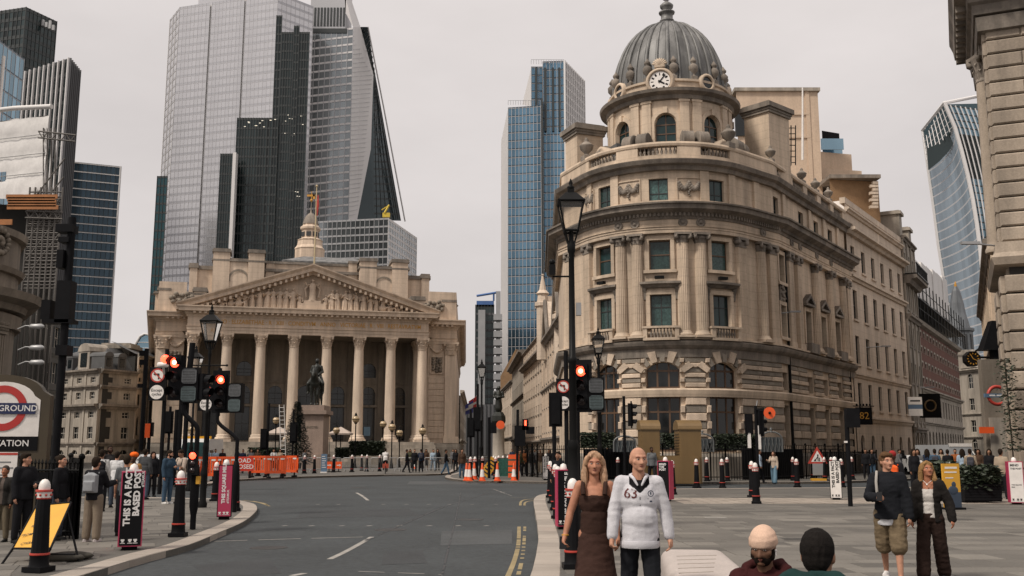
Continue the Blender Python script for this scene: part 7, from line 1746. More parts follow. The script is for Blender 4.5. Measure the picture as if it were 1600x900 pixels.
c=MB(); cc=P(254,570,39); o=thing('security_camera','white security camera above the left no left turn sign','camera',cc); c.lathe([(.07,-.2),(.11,-.18),(.11,.2),(.08,.22)],10,M=Matrix.Rotation(math.pi/2,4,'Y')@Matrix.Rotation(.25,4,'X')); c.build('housing',M_white,o); c=MB(); c.tube([(0,.1,-.05),(-.2,.8,-.3)],.04,6); c.build('bracket',M_white,o)
sign_board(323,602,642,24,46,320,600,748,'no left turn and except cycles sign partly hidden between the signals')
p=gp(905,826); r=thing('traffic_signal','right traffic signal showing red beside the tall lamp post','traffic signal',p); Y=p.y; Xf=lambda x,y:P(x,y,Y).x-p.x; Zf=lambda y:Zat(y,Y)
m=MB(); m.tube([(Xf(903,700),.1,0),(Xf(903,700),.1,Zf(560))],.06,8); m.build('pole',M_blackp,r); head(r,Xf(909,604),Zf(603),-.35,0,.98); louvre_pair(r,Xf(931,616),Zf(616),0,.95,-.04)
sign_board(880,592,642,22,38,886,548,730,'no left turn and except cycles sign left of the tall lamp post')
def rear_signal(px,py,Y,hx,hy,label,yaw=math.pi,n=3,s=1.,poletop=None,base=None):
 b=P(px,base or 700,Y); r=thing('signal_post',label,'traffic signal',(b.x,Y,0)); m=MB(); m.tube([(0,0,0),(0,0,Zat(poletop or(hy-20),Y))],.075,8); m.build('pole',M_blackp,r)
 head(r,P(hx,hy,Y).x-b.x,Zat(hy,Y),yaw,None,s); return r
rear_signal(866,640,36,868,640,'dark signal seen from behind left of the tall lamp post')
rear_signal(976,640,50,987,648,'black signal facing sideways before the arched bank window',yaw=1.35,poletop=619,s=1.1)
r=rear_signal(1183,655,48,1189,660,'signal post with orange disc before the bank railings',yaw=1.9,poletop=634,s=1.1)
head(r,P(1170,663,48).x-r.location.x,Zat(663,48),math.pi,None,.8); x,z=P(1204,645,47.5).x-r.location.x,Zat(645,47.5); disc_sign(r,x,z,.28,'orange',-.3)
m=MB(); m.tube([(0,-.1,Zat(640,48)),(x,-.3,z)],.03,5); m.ball((x,-.35,z),.07,8,5); m.build('sign_arm',M_blackp,r); m=MB(); m.box(-.42,-.30,-.1,.1,Zat(700,48),Zat(652,48)); m.box(-.05+.1,.17,-.12,-.08,Zat(702,48),Zat(665,48)); m.build('white_panel',M_white,r); m=MB(); m.tube([(.05,0,Zat(634,48)),(.1,0,Zat(626,48))],.03,5); m.build('sensor',M_grass_steel,r)
p=gp(1329,791); r=thing('signal_post','leaning black signal post standing on the plaza, seen from behind','traffic signal',p); Y=p.y; m=MB(); m.tube([(0,0,0),(P(1322,640,Y).x-p.x,0,Zat(640,Y))],.075,8); m.build('pole',M_blackp,r); m=MB(); xa,xb=P(1321,650,Y).x-p.x,P(1341,650,Y).x-p.x; m.box(xa,xb,-.15,.1,Zat(668,Y),Zat(638,Y)); m.build('signal_box',M_blackp,r); m=MB(); m.box(-.12,-.02,-.1,-.07,Zat(692,Y),Zat(689,Y)); m.build('sticker',M_white,r)
p=gp(808,751); r=thing('signal_post','dark signal with small red man at the right end of the island','traffic signal',p); Y=p.y; Zf=lambda y:Zat(y,Y); Xf=lambda x,y:P(x,y,Y).x-p.x
m=MB(); m.tube([(0,0,0),(Xf(809,640),0,Zf(640))],.08,8); m.build('pole',M_blackp,r); m=MB(); m.box(Xf(804,680),Xf(821,680),-.1,.08,Zf(697),Zf(665)); m.build('back_board',M_blackp,r); m=MB(); m.box(Xf(816,660),Xf(826,660),-.1,.1,Zf(672),Zf(655)); hd=m.build('signal_head',M_blackp,r); m=MB(); m.box(Xf(819.5,661),Xf(822.5,661),-.13,-.1,Zf(665),Zf(657)); m.build('red_lamp',M_redlamp,hd); m=MB(); m.box(Xf(822,672),Xf(835,672),-.1,.3,Zf(678),Zf(667)); m.build('side_head',M_blackp,r)
b=P(764,748,62); r=thing('signal_post','dark signal with orange disc before the statue plinth','traffic signal',(b.x,62,0)); m=MB(); m.tube([(0,0,0),(0,0,Zat(652,62))],.09,8); m.build('pole',M_blackp,r); m=MB(); xx=lambda x:P(x,665,62).x-b.x; m.box(xx(767),xx(776),-.12,.1,Zat(677,62),Zat(660,62)); m.build('signal_box',M_blackp,r); disc_sign(r,xx(782),Zat(664,62),.26,'orange',-.15)
rear_signal(735,690,63,736,668,'black signal pole at the left of the traffic island',n=3,s=1.0,poletop=640)
rear_signal(746,680,66,747,655,'second black signal behind the island lamp post',s=1.3,poletop=600)
def dark_pole(px,base,top,Y,w,label,extras=()):
 b=P(px,base,Y); r=thing('signal_pole',label,'pole',(b.x,Y,0)); zt=Zat(top,Y); m=MB(); m.tube([(0,0,0),(P(px,base,Y).x*0,0,zt)],w,8); m.build('pole',M_blackp,r)
 for(x0,x1,y0,y1,nm)in extras:m=MB(); m.box(P(x0,y0,Y).x-b.x,P(x1,y0,Y).x-b.x,-.15,.15,Zat(y1,Y),Zat(y0,Y)); m.build(nm,M_blackp,r)
 return r
dark_pole(86,720,340,21,.085,'tall black camera and signal pole near the station sign',((94,116,440,505,'signal_head'),(92,118,352,364,'camera'),(96,112,372,380,'bracket'),(70,84,470,500,'signal_head'),(70,118,500,506,'cross_bracket'),(92,110,540,556,'camera'),(94,104,392,420,'floodlight')))
dark_pole(220,705,545,70,.16,'black camera pole before the mansard block',((219,229,548,556,'camera'),(219,228,562,570,'camera'),(216,224,600,606,'bracket')))
r=dark_pole(232,700,655,70,.12,'small signal with orange board left of the forecourt',((233,240,660,682,'signal_head'),)); m=MB(); m.box(-.25,.1,-.2,-.1,Zat(684,70),Zat(662,70)); m.build('orange_board',M_orange,r)
for x,t,Y,l in((271,640,50,'left of three dark poles behind the left signal'),(277,600,48,'middle of three dark poles behind the left signal'),(286,600,46,'right of three dark poles behind the left signal')):dark_pole(x,750,t,Y,.11,l)
rear_signal(263,690,55,264,660,'dark rear facing signal behind the left red signal',poletop=635)
rear_signal(418,690,72,413,686,'signal facing away left of the ladder',poletop=630,s=1.2)
rear_signal(457,690,76,459,676,'dark signal in front of the fir tree',poletop=640,s=1.25)
rear_signal(316,690,60,374,680,'dark far signal by the white van',poletop=650)if False else None
# -------- station sign
def station_sign():
 Y=22.5; c=P(8,640,Y); r=thing('station_sign','brown station sign with red roundel and blue UNDERGROUND bar','station sign',(c.x,Y,0),R_(8)); k=Y/FL; Zs=lambda y:Zat(y,Y)
 M_br=mat('bronze_brown_enamel',(.05,.036,.018),.5,var=.15,scale=.6); M_roundel=mat('roundel_red',(.42,.03,.025),.4,var=.05); M_blue=mat('roundel_blue',(.012,.02,.075),.4); w=68*k
 def arch(w_,z0,z1,rise,y0,y1,m,nm,par=r):
  pts=[(-w_,z0),(w_,z0),(w_,z1)]
  for q in range(1,14):a=math.pi*q/14; pts.append((w_*.86*math.cos(a),z1+rise*math.sin(a)))
  pts.append((-w_,z1)); n=len(pts); mb=MB(); mb.add([(x,y0,z)for x,z in pts]+[(x,y1,z)for x,z in pts],[tuple(range(n)),tuple(range(2*n-1,n-1,-1))]+[(i,n+i,n+(i+1)%n,(i+1)%n)for i in range(n)]); return mb.build(nm,m,par)
 arch(w,.0,Zs(618),Zs(586)-Zs(618),-.12,.15,M_br,'pillar'); arch(54*k,Zs(682),Zs(625),Zs(597)-Zs(625),-.13,-.1,M_white,'enamel_panel')
 ro=MB(); R0,R1=35*k,24*k; n=40; vs=[]
 for q in range(n):a=2*math.pi*q/n; vs+=[(R0*math.cos(a),-.145,Zs(638)+R0*math.sin(a)),(R1*math.cos(a),-.145,Zs(638)+R1*math.sin(a))]
 ro.add(vs,[(2*q,(2*q+2)%(2*n),(2*q+3)%(2*n),2*q+1)for q in range(n)]); ro.build('roundel_ring',M_roundel,r)
 b=MB(); b.box(-48*k,48*k,-.16,-.14,Zs(647),Zs(630)); bar=b.build('name_bar',M_blue,r); link('lettering',text_mesh('UNDERGROUND',13.2*k,M_letter,.008,.001),bar,(0,-.163,Zs(638.6)),rot=FRONT)
 b=MB(); b.box(-54*k,54*k,-.14,-.1,Zs(704),Zs(682.5)); bd=b.build('station_band',M_black,r); link('lettering',text_mesh('BANK STATION',13.5*k,M_letter,.006,.001),bd,(-6*k,-.143,Zs(693)),rot=FRONT)
 b=MB(); b.box(-54*k,27*k,-.15,-.1,Zs(775),Zs(706.5)); nb=b.build('notice_board',M_white,r); b=MB(); b.box(-54*k,27*k,-.155,-.15,Zs(711),Zs(707.5)); b.build('red_stripe',M_red,nb); b=MB()
 for j,(x0,x1,y)in enumerate(((-40,18,722),(-40,22,731),(-40,10,742),(-40,20,749),(-40,16,756))):b.box(x0*k,x1*k,-.154,-.15,Zs(y+1.1),Zs(y-1.1))
 b.build('notice_text',mat('grey_print',(.2,.2,.2),.6),nb)
station_sign()
def railing(pts,h,label,sp=.13,r=.014,finial=True,name='railing',z=0.,cat='railing'):
 pts=[Vector((p[0],p[1],z))for p in pts]; o=thing(name,label,cat,pts[0]); m=MB(); rl=MB(); ps=MB()
 for a,b in zip(pts,pts[1:]):
  L=(b-a).length; n=max(1,int(L/sp))
  for k in range(n+1):
   p=a.lerp(b,k/n); m.tube([p,p+Vector((0,0,h))],r,4,smooth=False,cap=False)
   if finial:m.lathe([(r,h),(r*1.9,h+.03),(0,h+.12)],4,p,smooth=False,cap=False)
  for zz in(h*.92,h*.1):rl.tube([a+Vector((0,0,zz)),b+Vector((0,0,zz))],.025,4,smooth=False)
  for p in(a,b):ps.tube([p,p+Vector((0,0,h+.1))],.045,6); ps.ball(p+Vector((0,0,h+.15)),.07,8,5)
 m.build('bars',M_iron,o,world=True,kind='stuff'); rl.build('rail',M_iron,o,world=True); ps.build('posts',M_iron,o,world=True,kind='stuff'); return o
a,b,c=gp(96,800),gp(134,800),gp(116,785); railing([(-9.9,20.4),(-8.6,20.2),(-10.7,24.5)],1.45,'black iron railing around the station stairs at left',sp=.075,r=.016)
m=MB(); m.box(-9.5,-8.65,20.3,20.38,.05,1.3); tag(link('stair_screen',m.mesh('stair_screen',M_blackp)),'black solid screen behind the station stair railing','screen')
# -------- yellow diversion board on a folding frame
def yellow_board():
 c=[P(20,857,16.2),P(79,857,15.7),P(111,785,16.9),P(57,790,17.4)]; r=thing('diversion_board','yellow diversion board leaning on a black frame behind the nearest bollard','road sign',(c[0].x,c[0].y,0)); n=(c[1]-c[0]).cross(c[3]-c[0]).normalized()
 if n.y>0:n=-n
 m=MB(); bk_=[p-n*.02 for p in c]; m.add(c+bk_,[(0,1,2,3),(7,6,5,4),(0,4,5,1),(1,5,6,2),(2,6,7,3),(3,7,4,0)]); bd=m.build('board',M_yellow,r,world=True)
 m=MB()
 for i in range(4):m.tube([c[i],c[(i+1)%4]],.018,5)
 g0=gp(3,881); m.tube([c[0],g0],.02,5); m.tube([c[1],c[1]+Vector((-.1,-.05,-c[1].z))],.02,5); g1=gp(123,877); m.tube([c[2]+(c[1]-c[2])*.2,g1],.018,5); m.tube([P(80,866,15.9),P(117,866,15.6)],.015,5); m.build('frame',M_blackp,r,world=True)
 ex=(c[1]-c[0]).normalized(); ez=(c[3]-c[0]); h=ez.length; ez=ez.normalized(); ny=ex.cross(ez)
 for k,(t,f)in enumerate((('CIRCULAR',.86),('ROUTE TO',.70),('KING STREET',.53),('FROM STREET AND',.34),('CYCLE ACCESS',.14))):
  o=c[0]+(c[1]-c[0])*.5+ez*h*f+n*.004; me=text_mesh(t,.085,M_letterk,.006,.001,sx=.9); q=link('lettering',me,bd); M=Matrix(((ex.x,ez.x,n.x,o.x-r.location.x),(ex.y,ez.y,n.y,o.y-r.location.y),(ex.z,ez.z,n.z,o.z),(0,0,0,1))); q.matrix_local=M
 s=MB()
 for(x,y,R)in((95,876,.3),(112,873,.28)):g=gp(x,y); s.ball((g.x,g.y,.05),R,10,6,sc=(1.3,.7,.25))
 tag(link('sandbag',s.mesh('sandbag',mat('sandbag_cloth',(.05,.045,.035),.9))),'dark sandbag holding down the yellow board frame','sandbag')
yellow_board()
# -------- orange barriers, cones, small signs
def make_barrier():
 r=thing('barrier','x','barrier',(0,0,0)); m=MB(); W_=.98
 m.box(-W_/2,W_/2,-.025,.025,.95,1.05); m.box(-W_/2,W_/2,-.025,.025,.22,.34); m.box(-W_/2,-W_/2+.07,-.025,.025,.2,1.05); m.box(W_/2-.07,W_/2,-.025,.025,.2,1.05); m.build('frame',M_orange,r)
 for k in range(8):x=-W_/2+.12+k*(W_-.24)/7; s=MB(); s.box(x-.032,x+.032,-.018,.018,.34,.95); s.build('slat',M_orange,r)
 for x in(-.3,.3):s=MB(); s.box(x-.05,x+.05,-.25,.25,0,.08); s.box(x-.03,x+.03,-.03,.03,.08,.22); s.build('foot',M_blackp,r); s=MB(); s.box(x-.09,x+.09,-.03,-.024,.87,.94); s.build('reflector',M_white,r)
 return r
_bar=make_barrier()
for i,(x,y,yaw,l)in enumerate(((322,752,-.2,'leftmost orange barrier beside the white van'),(352,751,.25,'orange barrier half behind the road closed sign'),(404,746,.0,'orange barrier right of the road closed sign, left half'),(430,747,.5,'orange barrier turned at an angle in the middle'),(451,745,-.3,'rightmost orange barrier near the ladder'))):
 o=_bar if i==0 else copy_tree(_bar); p=gp(x,y); o.location=p; o.rotation_euler=(0,0,yaw); o.scale=(1.35,1,1.28); o['label']=l; o['group']='orange barriers closing the road'
p=gp(378,747); r=thing('closure_sign','red sign reading ROAD CLOSED between the orange barriers','road sign',p,.06); m=MB(); m.box(-.66,.66,-.03,.03,.42,1.30); bd=m.build('board',mat('signal_red',(.5,.04,.02),.45),r)
for t,z in(('ROAD',1.05),('CLOSED',.68)):link('lettering',text_mesh(t,.37,M_letter,.012,.001),bd,(0,-.034,z),rot=FRONT)
m=MB(); m.box(-.5,-.44,-.3,.3,0,.42); m.box(.44,.5,-.3,.3,0,.42); m.build('stand',M_blackp,r)
def make_cone():
 r=thing('traffic_cone','x','cone',(0,0,0)); m=MB(); m.box(-.19,.19,-.19,.19,0,.05); m.build('base',M_orange,r); m=MB(); m.lathe([(.16,.05),(.132,.22),(.082,.62),(.045,.95),(.04,.96)],14); m.build('body',M_orange,r); m=MB(); m.lathe([(.136,.22),(.086,.62)],14,cap=False); m.build('reflective_sleeve',M_white,r); return r
_cone=make_cone(); n=0
for x,y,l in((729,751,'leftmost of the close cones on the island'),(733.5,751.5,'second of the close cones on the island, front'),(741,749.5,'third cone from the left on the island'),(753.5,751.5,'cone left of the tilted yellow board'),(777,751.5,'cone between yellow board and green mesh'),(803,751,'cone in front of the orange plastic barrier'),(648,733,'lone cone near the cyclist')):
 o=_cone if n==0 else copy_tree(_cone); n+=1; o.location=gp(x,y); o.scale=(1.02,)*3; o['label']='orange and white traffic cone, '+l; o['group']='traffic cones'
p=gp(765,747); r=thing('diversion_board','yellow board tilted between cones on the island','road sign',p); m=MB(); M=Matrix.Translation((0,0,.66))@Matrix.Rotation(.62,4,'Y'); m.box(-.3,.3,-.02,.02,-.6,.6,M=M); bd=m.build('board',M_yellow,r); m=MB()
for k in range(5):m.box(-.2,.2,-.026,-.021,-.45+k*.2,-.36+k*.2,M=M)
m.build('print',M_letterk,bd); m=MB(); m.tube([(.3,0,1.1),(.55,.3,0)],.02,5); m.build('frame',M_blackp,r)
p=gp(803,749); r=thing('plastic_barrier','red-orange plastic barrier standing at the right end of the cones','barrier',p); m=MB(); m.box(.1,.3,-.12,.12,0,1.5); m.build('upright',M_orange,r)
for k in range(4):m=MB(); m.box(-.34,.32,-.1,.1,.1+k*.36,.36+k*.36); m.build('segment',M_orange,r)
p=gp(790,747); r=thing('mesh_panel','green mesh fence panel between island cones','fence',p); m=MB(); M_gm=mat('green_mesh',(.03,.12,.09),.6,var=.4,scale=.1)
for k in range(13):m.box(-.55+k*.09,-.53+k*.09,-.01,.01,.1,1.25)
for k in range(12):m.box(-.55,.55,-.008,.008,.1+k*.1,.115+k*.1)
m.build('mesh',M_gm,r,kind='stuff'); m=MB(); m.box(-.5,.5,.01,.015,.12,1.2); m.build('backing',M_gm,r)
M_bluep=mat('blue_panel',(.10,.16,.24),.5,var=.1)
p=gp(506,739); r=thing('information_post','slim blue information panel with white lines before the portico','sign',p); m=MB(); m.box(-.22,.22,-.06,.06,.08,1.4); bd=m.build('panel',M_bluep,r); m=MB(); m.box(-.24,.24,-.2,.2,0,.09); m.build('foot',M_white,r); m=MB()
for k in range(6):m.box(-.16,.16-.05*(k%3),-.066,-.061,.4+k*.16,.44+k*.16)
m.build('print',M_letter,bd)
for x,t in((514,''),(529,'')):
 p=gp(x,737.5); r=thing('arrow_sign','small orange sign on the forecourt, %s'%('left of the middle bollard' if x<520 else 'right of the middle bollard with white arrow'),'road sign',p); m=MB(); m.box(-.24,.24,-.02,.02,.25,.8); bd=m.build('board',M_orange,r); m=MB(); m.box(-.15,.08,-.026,-.021,.49,.55); m.add([(.05,-.026,.62),(.05,-.026,.42),(.18,-.026,.52)],[(0,2,1)]); m.build('arrow',M_letter,bd); m=MB(); m.box(-.2,.2,-.15,.15,0,.06); m.box(-.03,.03,-.02,.02,.06,.25); m.build('stand',M_blackp,r)
def make_crowd():
 r=thing('crowd_barrier','x','barrier',(0,0,0)); m=MB(); w=1.1
 m.tube([(-w,0,.12),(-w,0,.95),(-w+.12,0,1.08),(w-.12,0,1.08),(w,0,.95),(w,0,.12)],.022,6); m.tube([(-w,0,.2),(w,0,.2)],.018,5); m.build('frame',M_grass_steel,r); m=MB()
 for k in range(17):x=-w+(k+1)*2*w/18; m.tube([(x,0,.2),(x,0,1.06)],.009,4,cap=False)
 m.build('bars',M_grass_steel,r,kind='stuff')
 for x in(-w*.8,w*.8):m=MB(); m.tube([(x,-.3,0),(x,0,.2),(x,.3,0)],.02,5); m.build('foot',M_grass_steel,r)
 return r
_cb=make_crowd(); k=0
for x in(468,512,556,600,642,684):
 o=_cb if k==0 else copy_tree(_cb); k+=1; Y=80-.6*(k%2)+k*.3; q=P(x,730,Y); o.location=(q.x,Y,0); o.rotation_euler=(0,0,.05*(-1)**k); o['label']='grey steel crowd barrier '+('left of the standing man by the plinth','just left of the blue information panel','behind the two small orange signs','left of the cyclist in white','just right of the cyclist in white','at the right end of the forecourt run')[k-1]; o['group']='steel crowd barriers across the forecourt'
class Blob:
 """closed tapered shapes fused into one smooth skin by a voxel remesh"""
 def __init__(s):s.mb=MB()
 def ball(s,c,r,sc=(1,1,1),M=None):s.mb.ball(c,r,14,9,sc=sc,M=M); return s
 def limb(s,pts,rs):
  s.mb.tube(pts,list(rs),10)
  for p,r in zip(pts,rs):s.mb.ball(p,r*.995,10,7)
  return s
 def bake(s,name,m,vox,smooth=5,cut=None,fold=0.,seed=0,strand=0.):
  me=s.mb.mesh(name,m); ob=bpy.data.objects.new(name,me); q=ob.modifiers.new('r','REMESH'); q.mode='VOXEL'; q.voxel_size=vox; q.use_smooth_shade=True
  if smooth:w=ob.modifiers.new('s','SMOOTH'); w.factor=.5; w.iterations=smooth
  out=baked(ob); out.name=name
  if not out.materials:out.materials.append(m)
  if fold or cut or strand:
   bm=bmesh.new(); bm.from_mesh(out)
   if fold:
    bm.normal_update()
    for v in bm.verts:
     c=v.co; n=noise.noise(Vector((c.x*9+seed,c.y*9,c.z*22)))+.6*noise.noise(Vector((c.x*24,c.y*24+seed,c.z*30)))+.8*(1-abs(noise.noise(Vector((c.x*6+4*c.z,c.y*6+seed,c.z*13-5*c.x))))*2.2)
     v.co+=v.normal*fold*n
   if strand:
    bm.normal_update()
    for v in bm.verts:c=v.co; v.co+=v.normal*strand*(noise.noise(Vector((c.x*75+3*noise.noise(c*9),c.y*75,c.z*7)))+.6*noise.noise(Vector((c.x*30,c.y*30,c.z*12))))
   if cut:bmesh.ops.delete(bm,geom=[v for v in bm.verts if cut(v.co)],context='VERTS')
   bm.to_mesh(out); bm.free()
  for p in out.polygons:p.use_smooth=True
  return out
def V(*a):return Vector(a)
# ================================================================ STATUES, PLANTING, KIOSKS, VEHICLES
M_granite=mat('pedestal_granite',(.27,.20,.16),.7,var=.12,scale=1.0,fine=.2,streak=.15)
def blob_obj(name,B,m,vox,par=None,**k):return link(name,B.bake(name,m,vox,**k),par)
def equestrian():
 Y=94.; b=P(491,720,Y); r=thing('equestrian_statue','dark bronze rider on horse atop tall stone pedestal before the portico','statue',(b.x,Y,0)); Zs=lambda y:Zat(y,Y); z0=Zs(634)
 m=MB(); w=1.15
 for(a,d,z0_,z1_)in((1.35,1.8,0,.7),(1.2,1.65,.7,1.3),(1.02,1.45,1.3,Zs(650)),(1.12,1.55,Zs(650),Zs(648)),(1.32,1.75,Zs(648),Zs(642)),(1.05,1.5,Zs(642),z0)):m.box(-a,a,-d,d,z0_,z1_-.003)
 p=m.build('pedestal',M_granite,r); link('lettering',text_mesh('ERECTED',.26,M_redark,.0,.01),p,(0,-1.47,Zs(668)),rot=FRONT)
 s=(Zs(557)-z0)/3.55; B=Blob(); q=lambda x,y,z:V(x,y,z)*s+V(0,0,z0)
 B.limb([q(0,.75,1.55),q(0,.2,1.5),q(0,-.55,1.6)],[.42*s,.40*s,.42*s]); B.limb([q(0,-.7,1.75),q(.02,-1.05,2.15),q(.03,-1.2,2.42)],[.3*s,.22*s,.17*s]); B.limb([q(.03,-1.15,2.48),q(.03,-1.42,2.2),q(.03,-1.52,2.02)],[.16*s,.13*s,.09*s])
 for x in(-.07,.12):B.limb([q(x,-1.12,2.6),q(x,-1.1,2.75)],[.05*s,.03*s])
 for x,y,f in((-.22,-.6,0),(.22,-.55,-.12),(-.22,.75,.05),(.22,.85,-.05)):B.limb([q(x,y,1.3),q(x,y+f,.75),q(x,y-f*.5,.12),q(x,y-f*.5-.05,.06)],[.19*s,.105*s,.075*s,.1*s])
 B.limb([q(0,1.1,1.75),q(0,1.35,1.3),q(0,1.35,.6)],[.12*s,.14*s,.06*s]); blob_obj('horse',B,M_bronze,.06,r,smooth=2)
 B=Blob(); B.limb([q(0,.0,1.95),q(0,-.02,2.35),q(0,-.02,2.75)],[.26*s,.24*s,.25*s]); B.ball(q(0,-.04,3.22),.155*s,(.95,1,1.15)); B.limb([q(0,0,2.85),q(0,-.02,3.1)],[.13*s,.09*s])
 for sx in(-1,1):B.limb([q(sx*.3,-.02,2.8),q(sx*.42,-.05,2.42),q(sx*.2,-.4,2.2)],[.12*s,.1*s,.07*s]); B.limb([q(sx*.25,-.05,1.95),q(sx*.5,-.45,1.55),q(sx*.52,-.3,.95),q(sx*.54,-.5,.85)],[.2*s,.16*s,.1*s,.08*s])
 B.limb([q(0,.2,2.7),q(0,.4,2.0),q(0,.5,1.75)],[.25*s,.32*s,.3*s]); blob_obj('rider',B,M_bronze,.05,r,smooth=2)
equestrian()
def standing_statue():
 Y=84.; b=P(779,720,Y); r=thing('standing_statue','dark bronze man in long coat on round stone plinth in mid street','statue',(b.x,Y,0)); Zs=lambda y:Zat(y,Y); k=Y/FL
 m=MB(); m.lathe([(13*k,0),(13*k,.5),(9.5*k,.6),(9.0*k,Zs(675)),(10*k,Zs(673)),(11*k,Zs(668)),(9*k,Zs(664))],20); m.build('plinth',M_greystone,r); m=MB(); m.lathe([(9*k,Zs(664)),(12*k,Zs(658)),(11*k,Zs(650)),(7*k,Zs(644))],8,smooth=False); m.build('bronze_base',M_bronze,r)
 z0=Zs(646); s=(Zs(603)-z0)/1.85; q=lambda x,y,z:V(x,y,z)*s+V(0,0,z0); B=Blob()
 B.limb([q(0,0,.35),q(0,0,.8),q(0,-.02,1.25),q(0,0,1.42)],[.27*s,.22*s,.2*s,.16*s]); B.ball(q(0,-.03,1.65),.105*s,(.9,1,1.15)); B.limb([q(0,0,1.45),q(0,0,1.6)],[.07*s,.06*s]); B.mb.lathe([(.2*s,0),(.2*s,.02),(.11*s,.03),(.1*s,.14*s),(.01,.15*s)],12,q(0,-.02,1.70))
 for sx in(-1,1):B.limb([q(sx*.11,0,.5),q(sx*.13,-.05,.06)],[.12*s,.08*s]); B.limb([q(sx*.24,0,1.4),q(sx*.34,-.05,1.1),q(sx*.1,-.3,1.05)],[.1*s,.085*s,.06*s])
 B.limb([q(-.1,-.34,1.05),q(.12,-.34,1.1)],[.07*s,.07*s]); blob_obj('figure',B,M_bronze,.05,r,smooth=2)
standing_statue()
def leaves(name,m,fn,n,size,par=None,kind=None):
 mb=MB()
 for _ in range(n):
  p=fn(); a=random.uniform(0,6.28); t=random.uniform(-.9,.9); u=V(math.cos(a),math.sin(a),t*.5).normalized(); w=u.cross(V(random.uniform(-1,1),random.uniform(-1,1),random.uniform(.2,1))).normalized(); l=size*random.uniform(.6,1.3)
  mb.add([p-w*l*.35,p+u*l,p+w*l*.35,p-u*l*.7],[(0,1,2,3)])
 return mb.build(name,m,par)
def hedge(name,label,x0,x1,y0,y1,z0,z1,n,cat='hedge',core=True,lump=.0,size=.10):
 r=thing(name,label,cat,((x0+x1)/2,(y0+y1)/2,z0)); c=r.location
 if core:m=MB(); m.box(x0+.12-c.x,x1-.12-c.x,y0+.12-c.y,y1-.12-c.y,0,z1-z0-.14); m.build('stems',mat('hedge_core',(.010,.013,.007),.9),r)
 def f():
  x,y,z=random.uniform(x0,x1),random.uniform(y0,y1),random.uniform(z0,z1); k=random.random()
  if k<.45:y=y0+random.uniform(-.04,.1)
  elif k<.8:z=z1+random.uniform(-.12,.05)+lump*noise.noise(V(x*2.2,y*2,0))+lump*.4*random.random()
  return V(x-c.x,y-c.y,z-c.z)
 leaves('foliage',M_leaf,f,n,size,r); return r
def hpx(xa,xb,ya,yb,Y,n,label,dp=1.4,**k):a,b=P(xa,yb,Y),P(xb,ya,Y); return hedge('hedge',label,a.x,b.x,Y,Y+dp,max(0,a.z),b.z,n,**k)
hpx(545,601,690,712,97,2600,'clipped dark hedge right of the equestrian pedestal',size=.16); hpx(386,445,700,718,98,1500,'low dark hedge behind the ladder and barriers',size=.16); hpx(523,545,700,716,97,700,'short hedge just right of the pedestal base',size=.16)
hpx(905,961,677,700,58.0,1500,'dark window hedge left of the brown kiosks',dp=.8); hpx(1034,1062,678,700,58.5,800,'dark window hedge between the brown kiosks',dp=.8); hpx(1118,1190,679,704,60.0,1900,'dark window hedge behind the orange disc signal',dp=.8)
def fir():
 Y=88.; b=P(462,720,Y); r=thing('fir_tree','dark conifer left of the equestrian pedestal','tree',(b.x,Y,0)); H0=Zat(626,Y); m=MB(); m.lathe([(.14,0),(.09,H0*.5),(.02,H0)],8); m.build('trunk',M_bark,r); mb=MB()
 for k in range(330):
  f=(k+random.random())/330; z=.7+(H0-.8)*f; L=(1-f)**.85*1.5*random.uniform(.75,1.1)+.15; a=k*2.4
  for q in range(int(10+26*L)):
   t=random.random()**.7; p=V(math.cos(a)*L*t,math.sin(a)*L*t,z-.22*L*t*t+.06*random.uniform(-1,1)); d=V(math.cos(a+random.uniform(-.9,.9)),math.sin(a+random.uniform(-.9,.9)),random.uniform(-.3,.4))*random.uniform(.1,.22); w=d.cross(V(random.random(),random.random(),1)).normalized()*.035; mb.add([p-w,p+w,p+d],[(0,1,2)])
 mb.build('crown',M_fir,r)
 m=MB(); m.lathe([(.45,0),(.55,.55),(.5,.55)],10); m.build('tub',M_blackp,r)
fir()
Y=84.; a,b=P(444,716,Y),P(438,632,Y); r=thing('ladder','pale aluminium ladder standing upright by the fir tree','ladder',(a.x,Y,0)); zt=Zat(632,Y); dx=b.x-a.x; M_alu=mat('aluminium',(.55,.53,.5),.45,metal=.2)
for s_ in(-.2,.2):m=MB(); m.tube([(s_,0,0),(s_+dx,.5,zt)],.035,5); m.build('rail',M_alu,r)
for k in range(15):z=.35+k*(zt-.6)/14; m=MB(); m.tube([(-.2+dx*z/zt,.5*z/zt,z),(.2+dx*z/zt,.5*z/zt,z)],.025,5); m.build('rung',M_alu,r)
for px,w,l in((532,17,'pale square parasol right of the equestrian pedestal'),(436,18,'pale parasol half hidden behind the ladder')):
 Y=101.; b=P(px,700,Y); r=thing('parasol',l,'parasol',(b.x,Y,0)); k=Y/FL; zt,ze=Zat(667,Y),Zat(677,Y); m=MB(); m.lathe([(w*k*1.35,ze-.15),(w*k*1.38,ze),(.05,zt)],4,smooth=False); m.build('canopy',mat('parasol_cloth',(.40,.33,.28),.8),r); m=MB(); m.tube([(0,0,0),(0,0,zt)],.05,6); m.build('pole',M_iron,r); m=MB()
 for x in(-1.1,1.1):m.tube([(x,0,0),(x,0,ze)],.03,5)
 m.build('struts',M_iron,r,kind='stuff')
M_globe=mat('amber_globe',(.42,.31,.18),.25,var=.3,scale=.3,spec=.6)
